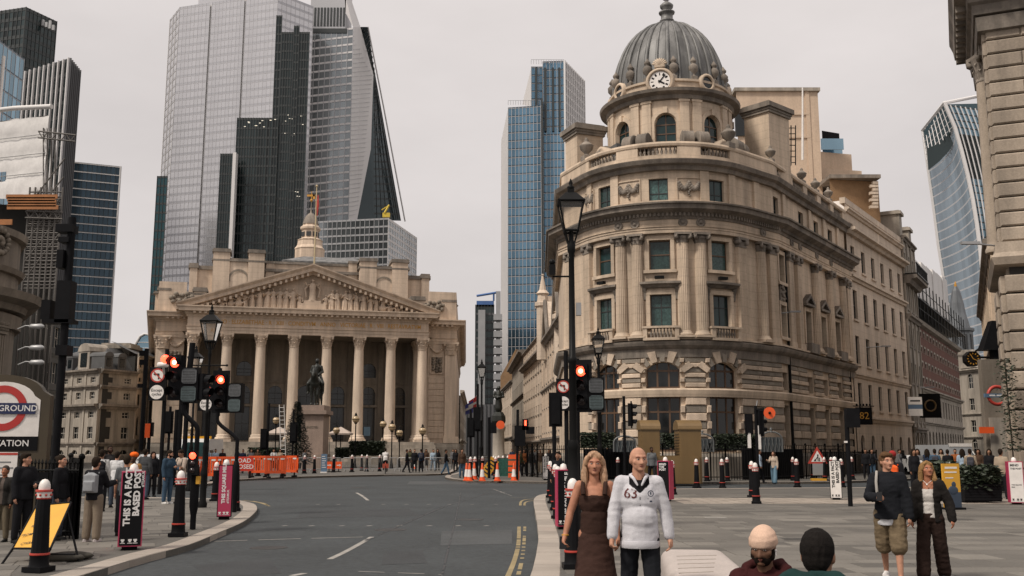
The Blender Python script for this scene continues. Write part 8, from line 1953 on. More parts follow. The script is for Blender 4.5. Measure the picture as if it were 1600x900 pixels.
for px,yt,yb,Y,l in((430,648,700,96,'left of the ladder'),(525,664,700,99,'beside the right parasol'),(555,646,700,95,'above the left end of the hedge'),(598,654,700,98,'at the right end of the hedge'),(612,658,705,92,'behind the cyclist'),(624,668,705,99,'shorter one right of the cyclist'),(660,664,705,92,'with glowing globe by the end column'),(299,661,700,80,'left of the white van')):
 b=P(px,700,Y); r=thing('globe_lamp','ornate globe lamp on slim black post, '+l,'lamp post',(b.x,Y,0)); r['group']='globe lamps before the portico'; zt=Zat(yt,Y); m=MB(); m.lathe([(.2,0),(.12,.5),(.06,.9),(.055,zt-1.0),(.14,zt-.95),(.16,zt-.85)],8); m.build('post',M_iron,r); m=MB(); m.ball((0,0,zt-.55),.34,12,8,sc=(1,1,1.05)); g=m.build('globe',M_globe,r); m=MB(); m.lathe([(.2,zt-.3),(.22,zt-.24),(.1,zt-.18),(.12,zt-.1),(.02,zt+.1)],8); m.lathe([(.36,zt-.57),(.36,zt-.53)],12); m.build('crown',M_iron,r)
M_kiosk=mat('bronze_brown_paint',(.17,.105,.04),.45,var=.12,scale=1.2,streak=.15)
r=thing('ventilation_kiosk','pair of gold-brown curved-top ventilator kiosks joined by a low wall','kiosk',(P(1048,740,53).x,53,0)); c=r.location
for xa,xb,yb in((1003,1031,742),(1062,1096,748)):
 a,b=P(xa,700,52.4),P(xb,700,52.4); zt=Zat(657,52.4); hh=zt-.42; x0,x1=a.x-c.x,b.x-c.x; m=MB(); m.box(x0,x1,-.6,1.0,0,hh); o=m.build('cabinet',M_kiosk,r); m=MB(); vs=[]; n=10
 for k in range(n+1):t=math.pi*k/n; vs+=[(x0-.06,.2-.86*math.cos(t),hh+.46*math.sin(t)),(x1+.06,.2-.86*math.cos(t),hh+.46*math.sin(t))]
 m.add(vs,[(2*k,2*k+1,2*k+3,2*k+2)for k in range(n)]); m.add(vs[::2],[tuple(range(n+1))]); m.add(vs[1::2],[tuple(range(n,-1,-1))]); m.box(x0-.06,x1+.06,-.66,1.06,hh-.05,hh); m.build('curved_roof',M_kiosk,o)
 s_=1 if xa<1040 else-1; xs=x1+.01 if s_>0 else x0-.01
 for k in range(11):m=MB(); z=hh*.38+k*hh*.052; m.box(xs-.03,xs+.05,-.5,.9,z,z+.05,M=None); m.build('louvre',M_kiosk,o)
a,b=P(1031,740,52.6),P(1062,740,52.6); m=MB(); m.box(a.x-c.x,b.x-c.x,-.3,.8,0,Zat(712,52.5)); m.box(P(1003,740,52).x-c.x,P(1096,740,52).x-c.x,-.68,-.6,0,Zat(713,52)); m.build('joining_wall',M_kiosk,r)
for(t0,t1,lab)in((-9.0,-2.2,'black railing with spear tops left of the kiosks'),(-2.2,2.4,'black railing behind the brown kiosks'),(2.4,11.2,'black railing with spear tops right of the kiosks')):
 pts=[bank_path.at(t0+(t1-t0)*k/8,3.4)for k in range(9)]; railing(pts,1.9,lab,sp=.17,r=.02,cat='railing')
pts=[bank_path.at(BK['SR']+.8+k*2,1.6)for k in range(9)]; railing(pts,1.5,'black railing along the shaded side of the domed bank',sp=.17,r=.02)
for(t0,t1)in((-3.2,-.6),(3.2,7.0)):m=MB(); bank_path.block(m,t0,t1,3.0,3.1,.02,1.75); tag(link('dark_screen',m.mesh('dark_screen',M_blackp)),'dark sheet screen behind the railing, '+('left of the kiosks' if t0<0 else 'right of the kiosks'),'screen')
M_silver=mat('silver_ironwork',(.13,.135,.135),.5,metal=.2)
for px,yt,l in((1203,668,'right of the orange disc signal'),(1096,672,'beside the right kiosk'),(975,676,'left of the kiosks')):
 b=P(px,700,58); zt=Zat(yt,58); r=thing('ironwork_arch','silver grey lattice ironwork arch above the railing, '+l,'ironwork',(b.x,57.6,1.6)); h=zt-1.6; m=MB(); w=.62; pts=[(-w,0,0),(-w,0,h*.5)]+[(-w*math.cos(math.pi*k/8),0,h*.5+h*.32*math.sin(math.pi*k/8))for k in range(1,8)]+[(w,0,h*.5),(w,0,0)]; m.tube(pts,.05,5)
 for k in range(5):x=-w+.2+k*.21; m.tube([(x,0,0),(x+.1,0,h*.6)],.02,4); m.tube([(x+.2,0,0),(x,0,h*.6)],.02,4)
 m.lathe([(.08,h*.8),(.04,h*.88),(.09,h*.93),(.0,h)],8); m.build('arch',M_silver,r); m=MB(); m.box(-w,w,.04,.06,0,h*.6); m.build('backing',M_dgrey,r)
q=G(602,740); r=thing('bicycle','dark bicycle ridden away by the cyclist in white','bicycle',(q.x,q.y,0),R_(8))
for y in(-.5,.55):m=MB(); m.tube([(0,y+.33*math.cos(k*math.pi/8),.34+.33*math.sin(k*math.pi/8))for k in range(17)],.022,6); w=m.build('wheel',M_blackp,r)
m=MB(); m.tube([(0,-.5,.34),(0,-.1,.85),(0,.45,.85),(0,.55,.34)],.02,5); m.tube([(0,-.1,.85),(0,.05,.3),(0,.45,.8)],.02,5); m.build('frame',M_red,r); m=MB(); m.tube([(-.28,.42,1.02),(0,.48,1.0),(.28,.42,1.02)],.018,5); m.build('handlebar',M_blackp,r); m=MB(); m.box(-.08,.08,-.3,-.02,.92,.98); m.build('saddle',M_blackp,r); m=MB(); m.box(-.22,.22,-.75,-.5,.4,.72); m.build('pannier',mat('pannier_red',(.35,.06,.03),.6),r)
M_vanw=mat('van_white',(.55,.55,.54),.3,var=.04)
def van(px,pyb,w_px,label,name='van',hscale=1.0,Y=None):
 g=G(px,pyb); Y=Y or g.y; b=P(px,pyb,Y); r=thing(name,label,name,(b.x,Y,ROADZ)); w=w_px/FL*Y/2; h=2.15*hscale; m=MB(); prof=[(-2.2,.35),(-2.25,.85),(-2.05,1.15),(-1.45,1.95*hscale),(-1.2,h),(2.4,h),(2.45,.4)]
 n=len(prof); vs=[(-w,y,z)for y,z in prof]+[(w,y,z)for y,z in prof]; vs=[(x*(.93 if z>1.3 else 1),y,z)for x,y,z in vs]; m.add(vs,[tuple(range(n)),tuple(range(2*n-1,n-1,-1))]+[(i,n+i,n+(i+1)%n,(i+1)%n)for i in range(n)]); m.build('body',M_vanw,r)
 m=MB(); m.add([(-w*.84,-2.03,1.2),(w*.84,-2.03,1.2),(w*.78,-1.47,1.93*hscale),(-w*.78,-1.47,1.93*hscale)],[(0,1,2,3)]); m.build('windscreen',M_glass,r)
 for sx in(-1,1):
  for y in(-1.4,1.6):m=MB(); m.lathe([(.33,-.1),(.34,.1)],14,M=Matrix.Translation((sx*(w-.1),y,.34))@Matrix.Rotation(math.pi/2,4,'Y')); m.build('wheel',M_blackp,r)
  m=MB(); m.box(sx*w*.8-.14,sx*w*.8+.14,-2.29,-2.2,.75,.95); m.build('headlight',M_grass_steel,r); m=MB(); m.box(sx*(w+.1)-.08,sx*(w+.1)+.08,-1.75,-1.65,1.2,1.45); m.build('mirror',M_blackp,r); m=MB(); m.box(sx*w*.97-.012,sx*w*.97+.012,-1.3,-.3,1.25,1.8); m.build('side_window',M_glassd,r)
 m=MB(); m.box(-w*.95,w*.95,-2.3,-2.2,.3,.55); m.build('bumper',M_dgrey,r); m=MB(); m.box(-.26,.26,-2.31,-2.3,.42,.53); m.build('number_plate',M_yellow,r); return r,w,h
r,w,h=van(311,737,46,'white works van with amber roof light bar behind the left signals',hscale=1.25); m=MB(); m.box(-w*.95,w*.95,-1.0,-.8,h,h+.2); m.build('light_bar',mat('amber_lens',(.7,.35,.03),.3),r)
van(245,741,36,'white car roof seen behind the crowd at left',name='car',hscale=.72,Y=66)
b=P(1475,735,62); r=thing('truck','pale box truck seen from behind down the right-hand street','truck',(b.x,62,ROADZ)); w=17/FL*62; m=MB(); m.box(-w,w,-2.5,2.5,.9,Zat(692,62)); m.build('box_body',mat('truck_grey',(.35,.36,.37),.5),r); m=MB(); m.box(-w,w,-2.52,-2.44,Zat(695,62),Zat(690,62)); m.build('roof_edge',M_white,r); m=MB(); m.box(-w*.9,w*.9,-2.3,2.3,.35,.9); m.build('chassis',M_blackp,r)
for sx in(-1,1):m=MB(); m.lathe([(.42,-.12),(.42,.12)],14,M=Matrix.Translation((sx*w*.85,-1.5,.45))@Matrix.Rotation(math.pi/2,4,'Y')); m.build('wheel',M_blackp,r)
van(1497,733,26,'small red and white van beyond the box truck',hscale=.85,Y=75)
van(1413,727,20,'white car parked along the pale office wall',name='car',hscale=.68,Y=72)
M_bench=mat('pale_bench_stone',(.40,.35,.32),.8,var=.08,scale=.5,fine=.12,bump=.35,bscale=60)
def bench():
 a,c=G(1026,880,.45),G(1100,880,.45); r=thing('stone_bench','pale rounded stone bench block with shallow grooves beside the man in white','bench',(a.x+.5,11.6,0)); B=Blob(); bm=bmesh.new(); bmesh.ops.create_cube(bm,size=1)
 for v in bm.verts:v.co.x*=.92; v.co.y*=3.6; v.co.z=v.co.z*.48+.23; v.co.x*=(.9 if v.co.y>0 else 1)
 bmesh.ops.bevel(bm,geom=bm.edges[:],offset=.17,segments=6,affect='EDGES',profile=.6); me=bpy.data.meshes.new('slab'); bm.to_mesh(me); bm.free(); me.materials.append(M_bench)
 for p in me.polygons:p.use_smooth=True
 link('slab',me,r,rz=-.10); m=MB()
 for k in range(1,6):m.tube([(-.36+.02*k,-1.3+k*.42,.4705),(-.02+.05*k,-1.15+k*.42,.471)],.006,4)
 m.build('groove',M_kerb,r,rz=-.10)
bench()
def planter(xa,xb,yb,yt,label,n=1500):
 g=G(xa,yb); a,b=P(xa,yb,g.y),P(xb,yb,g.y); r=thing('planter',label,'planter',((a.x+b.x)/2,g.y,0)); w=(b.x-a.x)/2; m=MB(); m.box(-w,w,0,1.0,.05,.62); m.build('box',M_blackp,r)
 for k in range(6):m=MB(); m.box(-w,w,-.02,.0,.09+k*.09,.165+k*.09); m.build('slat',M_blackp,r)
 h=Zat(yt,g.y)
 def f():x=random.uniform(-w*1.05,w*1.05); y=random.uniform(-.1,1.1); return V(x,y,.6+(h-.6)*random.random()**.7*(.55+.45*abs(math.cos(3.1*x/w+1)))+.1*random.random()-.25*(random.random()<.25))
 leaves('foliage',M_leaf,f,n,.13,r)
planter(1508,1566,786,730,'black planter with bushy dark shrubs at the right',2600); planter(1462,1504,782,722,'black planter with shrubs behind the yellow poster board',1600); planter(1572,1640,770,735,'rear planter with plants at the right edge',900)
p=gp(1489,796); r=thing('poster_board','yellow poster stand with dark figure picture by the right planters','sign',p,.2); m=MB(); m.box(-.28,.28,-.03,.03,.06,1.33); o=m.build('board',M_yellow,r); m=MB(); m.box(-.28,.28,-.036,-.031,.06,.5); m.ball((.06,-.03,.72),.075,10,6,sc=(1,.15,1.2)); m.ball((.03,-.03,.55),.17,10,6,sc=(1,.1,.8)); m.build('picture',mat('poster_dark',(.03,.045,.07),.6),o); m=MB(); m.box(-.2,.2,-.036,-.031,1.18,1.24); m.box(-.22,.18,-.036,-.031,1.06,1.1); m.box(-.2,.06,-.036,-.031,.9,.93); m.build('print',M_white,o); m=MB(); m.box(-.3,.3,-.2,.2,0,.06); m.build('foot',M_blackp,r)
p=gp(1279,751); r=thing('roadworks_sign','red triangular roadworks sign on a stand between bollards','road sign',p,-.1); m=MB(); m.add([(-.55,0,.95),(.55,0,.95),(0,0,1.9),(-.55,.03,.95),(.55,.03,.95),(0,.03,1.9)],[(0,1,2),(5,4,3),(0,3,4,1),(1,4,5,2),(2,5,3,0)]); o=m.build('triangle',M_red,r); m=MB(); m.add([(-.36,-.006,1.05),(.36,-.006,1.05),(0,-.006,1.68)],[(0,1,2)]); m.build('white_field',M_white,o)
m=MB(); m.add([(-.22,-.01,1.08),(-.06,-.01,1.08),(-.14,-.01,1.22)],[(0,1,2)]); m.box(.0,.05,-.012,-.008,1.08,1.36); m.box(.08,.13,-.012,-.008,1.08,1.28); m.tube([(.02,-.01,1.36),(-.12,-.01,1.15)],.02,4); m.ball((.02,-.01,1.42),.05,8,5,sc=(1,.2,1)); m.build('digging_man',M_letterk,o); m=MB(); m.box(-.3,.3,-.02,.02,.3,.95); m.build('stand',M_grass_steel,r); m=MB(); m.box(-.4,.4,-.25,.25,0,.12); m.build('foot',M_yellow,r)
c=P(1350,650,76); r=thing('hanging_sign','dark square hanging sign with number 82 on the pale office','sign',c); m=MB(); m.box(-.6,.6,-.08,.08,-.65,.65); o=m.build('board',M_blackp,r); link('lettering',text_mesh('82',.75,M_gold,.0,.01),o,(0,-.095,0),rot=FRONT); m=MB(); m.tube([(-.8,0,.75),(.9,.3,.75)],.04,5)
for k in range(5):m.ball((-.5+k*.25,0,.85),.09,6,4)
m.build('bracket',M_iron,r)
def arm(px,py,Y,L,label):c=P(px,py,Y); r=thing('street_light',label,'street light',c); m=MB(); m.tube([(L,.2,-.1),(0,0,0)],.04,5); m.build('arm',M_grass_steel,r); m=MB(); m.box(-.45,.3,-.1,.1,-.05,.06); m.build('lamp_head',M_grass_steel,r)
arm(1244,487,66,-1.2,'grey street light arm on the flank of the domed bank'); arm(1386,541,84,-2,'grey street light arm on the pale office wall'); arm(1519,380,40,1.4,'large street light arm on the right rusticated building'); arm(1455,605,100,-2,'street light arm before the red brick range')
c=P(1430,635,80); r=thing('projecting_sign','white and blue projecting shop sign on the brick range corner','sign',c); m=MB(); m.box(-.55,.55,-.06,.06,.15,.75); m.box(-.55,.55,-.06,.06,-.75,-.2); m.build('white_panel',M_white,r); m=MB(); m.box(-.56,.56,-.05,.05,-.2,.15); m.build('blue_panel',M_bluep,r); m=MB(); m.box(-.4,.4,-.066,-.061,.38,.5); m.build('print',M_letterk,r)
c=P(1453,634,92); r=thing('projecting_sign','dark square projecting sign with ring on the brick range','sign',c); m=MB(); m.box(-.95,.95,-.1,.1,-1.1,1.1); o=m.build('board',M_blackp,r); m=MB(); m.tube([(.5*math.cos(k*math.pi/8),-.11,.5*math.sin(k*math.pi/8))for k in range(17)],.08,5); m.build('ring',M_kiosk,o)
c=P(1518,561,62); r=thing('bracket_clock','black octagonal clock hanging from a bracket at the right','clock',c); Mx=Matrix.Rotation(math.pi/2,4,'X'); k=62/FL; m=MB(); m.lathe([(12.5*k,-.25),(12.5*k,.25),(11*k,.27),(10.5*k,.2)],8,M=Mx,smooth=False); o=m.build('case',M_iron,r); m=MB()
for q in range(12):m.box(-.03,.03,7.2*k,9.6*k,.21,.23,M=Mx@Matrix.Rotation(q*math.pi/6,4,'Z'))
m.build('numerals',M_gold,o)
for a,l in((-2.0,.24),(.5,.34)):m=MB(); m.box(-.02,.02,0,l,.22,.24,M=Mx@Matrix.Rotation(a,4,'Z')); m.build('clock_hand',M_gold,o)
m=MB(); m.tube([(.4,0,.1),(1.8,1.0,.2)],.08,6); m.tube([(.3,0,.5),(1.8,1.0,1.3)],.06,6); m.build('bracket',M_iron,r)
c=P(1552,548,57); r=thing('canopy_bracket','large black bracketed canopy above the station roundel at right','canopy',c); m=MB(); m.add([(-.8,-.5,0),(.5,-.5,0),(.3,-.3,1.7),(-.1,-.3,1.7),(-.8,.3,0),(.5,.3,0),(.3,.2,1.7),(-.1,.2,1.7)],[(0,1,2,3),(4,7,6,5),(0,3,7,4),(1,5,6,2),(3,2,6,7),(0,4,5,1)]); m.box(-.15,.4,-.3,.2,-3.0,0); m.build('canopy',M_blackp,r)
c=P(1560,640,56); r=thing('dark_shopfront','dark stone shopfront with carved panel under the roundel','shopfront',(c.x,56.6,0)); m=MB(); m.box(-.55,1.4,-.1,.3,0,Zat(560,56)); m.build('dark_wall',M_redark,r); m=MB(); m.box(-.35,.8,-.2,-.1,1.2,Zat(652,56)); m.build('carved_panel',M_greystone,r); m=MB(); a=P(1545,672,56); m.box(a.x-c.x-.45,a.x-c.x+.35,-.5,-.4,Zat(677,56),Zat(667,56)); m.build('orange_sign',M_orange,r)
c=P(1558,618,52); r=thing('roundel_sign','projecting red station roundel with blue bar on the right-hand side','sign',c); m=MB(); m.tube([(.46*math.cos(q*math.pi/12),0,.46*math.sin(q*math.pi/12))for q in range(25)],.09,6); m.build('ring',M_red,r); m=MB(); m.box(-.68,.62,-.11,.05,-.1,.1); b=m.build('bar',M_bluep,r); m=MB(); m.box(-.45,.45,-.118,-.112,-.035,.035); m.build('print',M_letter,b)
c=P(1590,630,39); r=thing('climbing_plant','leafy climber hanging on the right rusticated corner','plant',(c.x,39.2,0)); z0,z1=Zat(705,39),Zat(560,39); leaves('foliage',M_leaf,lambda:V(random.gauss(0,.22)-.25,random.uniform(-.25,.05),random.uniform(z0,z1)),700,.09,r); m=MB(); m.tube([(-.2,.05,.1),(-.25,.05,z1)],.03,5); m.build('stem',M_bark,r)
# ================================================================ PEOPLE
def skin_of(name,c):return mat('skin_'+name,c,.58,var=.16,scale=.06,fine=.1,spec=.22,bump=.15,bscale=220)
SK=dict(rosy=skin_of('rosy',(.40,.185,.115)),fair=skin_of('fair',(.45,.235,.155)),tan=skin_of('tan',(.33,.135,.075)),mid=skin_of('mid',(.28,.145,.09)),dark=skin_of('dark',(.065,.032,.02)))
_cl={}
def cloth(c,fine=.1):
 k=tuple(round(x,3)for x in c)
 if k not in _cl:_cl[k]=mat('cloth',c,.9,var=.16,scale=.2,fine=fine,bump=.4,bscale=160,spec=.08)
 return _cl[k]
M_eye=mat('eye_white',(.55,.5,.46),.3); M_iris=mat('eye_iris',(.02,.016,.012),.2); M_lip=mat('lips',(.26,.085,.06),.5)
def skel(p):
 """joints for a 1.75 m figure facing -Y; angles in degrees, forward positive"""
 g=lambda k,d=0:R_(p.get(k,d)); J={}; w=p.get('sw',.165); lean=g('lean')
 for S_,sx in(('L',1),('R',-1)):
  hip=V(sx*.092,0,.93); f=g('hip'+S_); k=g('knee'+S_,4); o=g('out'+S_,2)
  kn=hip+V(sx*.43*math.sin(o),-.43*math.sin(f),-.43*math.cos(f)); an=kn+V(sx*.42*math.sin(o)*.6,-.42*math.sin(f-k),-.42*math.cos(f-k)); J['hip'+S_],J['kn'+S_],J['an'+S_]=hip,kn,an
  sh=V(sx*w,-.0-math.sin(lean)*.45,1.425-(1-math.cos(lean))*.45); a,b,e,i=g('sh'+S_),g('ab'+S_,9),g('el'+S_,14),g('in'+S_,0)
  d=V(sx*math.sin(b),-math.sin(a)*math.cos(b),-math.cos(a)*math.cos(b)); el=sh+d*.285; d2=V(sx*math.sin(b)*.4-sx*math.sin(i),-math.sin(a+e)*math.cos(i),-math.cos(a+e)*math.cos(i)).normalized(); wr=el+d2*.25
  J['sh'+S_],J['el'+S_],J['wr'+S_],J['hd'+S_]=sh,el,wr,d2
 dz=.085-min(J['anL'].z,J['anR'].z)
 for k in J:
  if not k.startswith('hd'):J[k]=J[k]+V(0,0,dz)
 J['dz']=dz; J['lean']=lean; return J
def person(label,pos,yaw,p,group=None):
 h=p.get('h',1.75); s=h/1.75; vox=p.get('vox',.02)/s; J=skel(p); dz=J['dz']; bw=p.get('bw',1.0); near=p.get('vox',.02)<.012
 root=thing('person',label,'person',pos,yaw,group); root.scale=(s,)*3
 sk=p['skin']if not isinstance(p['skin'],str)else SK[p['skin']]; ly=-math.sin(J['lean'])
 seat=p.get('seated'); belly=p.get('belly',0)
 def torso(B,t=0.,z0=.90):
  B.ball(V(0,0,.95+dz),.15*bw+t,(1.05,.78,.75)); B.ball(V(0,ly*.15-belly*.5,1.08+dz),.138*bw+t+belly*.4,(1.0,.8+belly*2,1.05)); B.ball(V(0,ly*.3-.01,1.27+dz),.165*bw+t,(1.02,.70,1.0)); B.ball(V(0,ly*.4,1.37+dz),.13*bw+t,(1.25,.68,.6))
  B.limb([J['shL']*.8+V(0,0,.2*J['shL'].z),J['shR']*.8+V(0,0,.2*J['shR'].z)],[.055+t*.7,.055+t*.7])
 hx,hy,hz=0,ly*.5-.012,1.645+dz; tilt=R_(p.get('nod',0)); turn=R_(p.get('turn',0))
 HM=Matrix.Translation((0,ly*.45,1.52+dz))@Matrix.Rotation(turn,4,'Z')@Matrix.Rotation(tilt,4,'X')@Matrix.Translation((0,0,-1.52))
 H=lambda x,y,z:HM@V(x,y,z); fw=p.get('face',1.0)
 b=Blob(); torso(b,-.012)
 b.limb([V(0,ly*.42+.012,1.40+dz),H(0,.006,1.555)],[.066*fw,.056*fw])
 b.ball(V(0,.012,1.66),.104,(.76*fw,.94,1.0),M=HM); b.ball(V(0,-.028,1.595),.072,(.86*fw,.92,.95),M=HM); b.ball(V(0,-.075,1.556),.026,(1.3,1,.9),M=HM); b.ball(V(0,-.05,1.615),.058,(1.0*fw,.8,1.0),M=HM)
 b.limb([H(0,-.083,1.656),H(0,-.104,1.63),H(0,-.112,1.615)],[.011,.0135,.016]); b.ball(V(.013,-.094,1.613),.012,M=HM); b.ball(V(-.013,-.094,1.613),.012,M=HM); b.limb([H(-.045,-.070,1.676),H(0,-.083,1.674),H(.045,-.070,1.676)],[.011,.013,.011]); b.ball(V(0,-.087,1.586),.018,(1.35,.6,.65),M=HM)
 for sx in(-1,1):b.ball(V(sx*.077*fw,.012,1.635),.031,(.34,.7,1.1),M=HM); b.ball(V(sx*.045,-.055,1.625),.03,(1,.8,1),M=HM)
 for S_,sx in(('L',1),('R',-1)):
  sh,el,wr,d=J['sh'+S_],J['el'+S_],J['wr'+S_],J['hd'+S_]; b.limb([sh,sh.lerp(el,.35),el,el.lerp(wr,.3),wr],[.054,.05,.041,.041,.027])
  side=d.cross(V(sx,0,0)); side=side.normalized()if side.length>.2 else V(0,-1,0); inn=side.cross(d).normalized(); inn=inn if inn.x*sx<0 else-inn; grip=R_(p.get('grip'+S_,22))
  pc=wr+d*.05; b.limb([wr,wr+d*.035+side*.012,pc+d*.028+side*.015],[.026,.028,.023]); b.limb([wr+d*.02-side*.012,pc+d*.026-side*.018],[.026,.021])
  for k in range(4):
   o=pc+d*.03+side*(.031-.0205*k); L=(.072,.08,.075,.058)[k]; d1=(d*math.cos(grip)+inn*math.sin(grip)); d3=(d*math.cos(grip*2.3)+inn*math.sin(grip*2.3)); q=o+d1*L*.5; b.limb([o-d*.012,q,q+d3*L*.5],[.0105,.0095,.008])
  q=wr+d*.03+side*.03; t1=(d*.75+side*.55+inn*.45).normalized(); b.limb([q-side*.012,q+t1*.035,q+(t1+d*.5).normalized()*.068],[.013,.0115,.009])
  if not seat:b.limb([J['hip'+S_],J['hip'+S_].lerp(J['kn'+S_],.4),J['kn'+S_],J['kn'+S_].lerp(J['an'+S_],.3),J['an'+S_]],[.082,.075,.052,.052,.034]); a=J['an'+S_]; b.limb([a+V(0,.02,-.045),a+V(0,-.06,-.055),a+V(sx*.01,-.14,-.06)],[.035,.034,.026])
 body=link('body',b.bake('body',sk,vox,3 if near else 2),root)
 def part(nm,B,m,par=root,v=None,**k):return link(nm,B.bake(nm,m,v or vox,**k),par)
 fold=p.get('fold',.0 if not near else .006)
 if p.get('vox',.02)<.016:
  for sx in(-1,1):
   e=MB(); e.ball(H(sx*.032,-.0765,1.652),.0105,10,7,sc=(1.1,1,.72)); eo=e.build('eye',M_eye,body); e=MB(); e.ball(H(sx*.032+.001,-.0835,1.652),.0055,8,6); e.build('iris',M_iris,eo)
   e=MB(); e.tube([H(sx*.016,-.089,1.672),H(sx*.034,-.088,1.678),H(sx*.052,-.074,1.671)],[.003,.0045,.0025],6); e.build('eyebrow',p.get('brow',M_iris),body)
   e=MB(); e.tube([H(sx*.018,-.081,1.661),H(sx*.032,-.0895,1.664),H(sx*.046,-.078,1.659)],.0032,6); e.build('eyelid',sk,body)
  e=MB(); e.tube([H(-.024,-.088,1.588),H(-.008,-.0985,1.5905),H(0,-.099,1.589),H(.008,-.0985,1.5905),H(.024,-.088,1.588)],[.002,.005,.0045,.005,.002],6); e.tube([H(-.02,-.089,1.583),H(0,-.098,1.579),H(.02,-.089,1.583)],[.002,.006,.002],6); e.build('lips',M_lip,body)
 top=p.get('top'); SL=p.get('sleeve',1.0); tt=p.get('tt',.014); hem=p.get('hem',.86)
 def upper(t,c,sl,hem_,nm,cut=None,fl=fold,flare=1.0):
  B=Blob(); torso(B,t); z=hem_+dz
  B.mb.lathe([(.155*bw*flare+t,z),(.158*bw*flare+t,z+.03),(.15*bw+t,1.0+dz),(.14*bw+t,1.15+dz)],20,(0,-belly*.3,0),sq=.78+belly*1.2);
  if p.get('collar',1):B.limb([V(0,ly*.4+.012,1.40+dz),V(0,ly*.42+.01,1.47+dz)],[.075+t*.4,.062+t*.3])
  for S_ in 'LR':
   sh,el,wr=J['sh'+S_],J['el'+S_],J['wr'+S_]; at=lambda f:sh.lerp(el,min(1,f*2))if f<=.5 else el.lerp(wr,f*2-1)
   if sl>0:fs=[sl*q/4 for q in range(5)]; B.limb([at(f)for f in fs],[(.055-.016*f)+t*(.85-.1*f)for f in fs])
  nk=p.get('neck',0)if nm!='undershirt' else 0; cutf=(lambda c_:c_.z<z+.002 or(cut and cut(c_))or(nk and c_.z>1.45+dz-nk*.6+abs(c_.x)*.9 and c_.y<.0 and abs(c_.x)<.09 and c_.z>1.3+dz))
  return part(nm,B,c,cut=cutf,fold=fl,seed=pos[0]*7,smooth=12 if near else 3)
 if p.get('under'):upper(.002,cloth(p['under']),.1,1.1,'undershirt',fl=0)
 if top:upper(tt,cloth(top),SL,hem,p.get('topname','shirt'),cut=p.get('topcut'))
 if p.get('jacket'):upper(p.get('jt',.030),cloth(p['jacket']),1.0,p.get('jhem',.84),'jacket',cut=(lambda c:abs(c.x)<p.get('open',.055)+.10*max(0,1.2-(c.z-dz))*p.get('vee',.3)and c.y<.02)if p.get('open',.055)>0 else None,flare=1.05)
 lo=p.get('legs')
 if lo and not seat:
  kind=p.get('lower','trousers'); B=Blob()
  if kind=='skirt':
   fl=p.get('flare',.24); B.mb.lathe([(fl,p.get('skirt_z',.12)),(fl*.92,.35),(.20,.65),(.175*bw,.9+dz),(.15*bw,1.02+dz)],28,sq=.75);
  else:
   e=.52 if kind=='shorts' else .97; lt=p.get('lt',.014); wd=p.get('wide',0.)
   B.ball(V(0,0,.93+dz),.15*bw+.012,(1.06,.8,.8)); B.mb.lathe([(.155*bw+.012,.93+dz),(.15*bw+.01,1.01+dz)],20,sq=.78)
   for S_ in 'LR':
    hp,kn,an=J['hip'+S_],J['kn'+S_],J['an'+S_]; at=lambda f:hp.lerp(kn,min(1,f*2))if f<=.5 else kn.lerp(an,f*2-1); fs=[e*q/6 for q in range(7)]; B.limb([at(f)for f in fs],[(.088-.036*f if kind!='shorts' else .09-.01*f)+lt+wd*f for f in fs])
  part({'skirt':'skirt','shorts':'shorts'}.get(kind,'trousers'),B,cloth(lo),fold=fold*(1.3 if kind!='skirt' else .8),seed=3+pos[0])
 if seat:
  zf=-pos[2]/s; B=Blob(); B.ball(V(0,0,.95),.16,(1.05,.85,.7)); Bs=Blob()
  for sx in(-1,1):B.limb([V(sx*.09,-.02,.93),V(sx*.13,-.24,.97),V(sx*.15,-.44,.98),V(sx*.15,-.42,(zf+.98)/2),V(sx*.15,-.40,zf+.1)],[.095,.085,.068,.06,.052]); Bs.limb([V(sx*.15,-.38,zf+.055),V(sx*.15,-.55,zf+.045)],[.05,.04])
  part('trousers',B,cloth((.02,.022,.028)),v=.015); part('shoes',Bs,cloth((.02,.02,.02)),v=.015)
 if not seat:
  for S_,sx in(('L',1),('R',-1)):
   a=J['an'+S_]; B=Blob(); B.limb([a+V(0,.03,-.035),a+V(0,-.05,-.05),a+V(sx*.012,-.15,-.055)],[.043,.042,.032]); z0=a.z-.088; B.mb.box(a.x-.04,a.x+.045,a.y-.18,a.y+.06,z0-.002,z0+.022)
   part('shoe',B,cloth(p.get('shoes',(.02,.02,.02))),v=max(vox,.012),smooth=2)
 hs=p.get('hair'); hc=p.get('haircol',(.02,.014,.01))
 if hs:
  hm=p.get('hairmat')or cloth(hc,.3); B=Blob(); k=1.0; B.ball(V(0,.024,1.675),.109,(.80*fw,.95,1.0),M=HM); B.ball(V(0,.05,1.635),.09,(.82*fw,.75,1.0),M=HM)
  if hs in('full','wavy'):B.ball(V(.01,-.035,1.735),.06,(1.1,1.0,.55),M=HM); B.ball(V(-.03,-.02,1.728),.06,(1,1,.6),M=HM)
  if hs=='long':
   for sx in(-1,1):B.limb([H(sx*.07,.0,1.70),H(sx*.092,.012,1.62),V(sx*.10,ly*.4-.015,1.50+dz),V(sx*.105,ly*.4-.05,1.41+dz)],[.035,.036,.042,.022]); B.limb([H(sx*.035,.06,1.68),V(sx*.05,ly*.4+.07,1.52+dz),V(sx*.06,ly*.4+.08,1.36+dz)],[.06,.06,.04])
   B.limb([H(-.05,-.055,1.725),H(0,-.03,1.757),H(.05,-.055,1.725)],[.026,.03,.026]); B.limb([H(.06,-.05,1.715),H(.083,-.03,1.65)],[.022,.02]); B.limb([H(-.06,-.05,1.715),H(-.083,-.03,1.65)],[.022,.02])
  if hs=='bun':B.ball(V(0,.12,1.70),.05,M=HM)
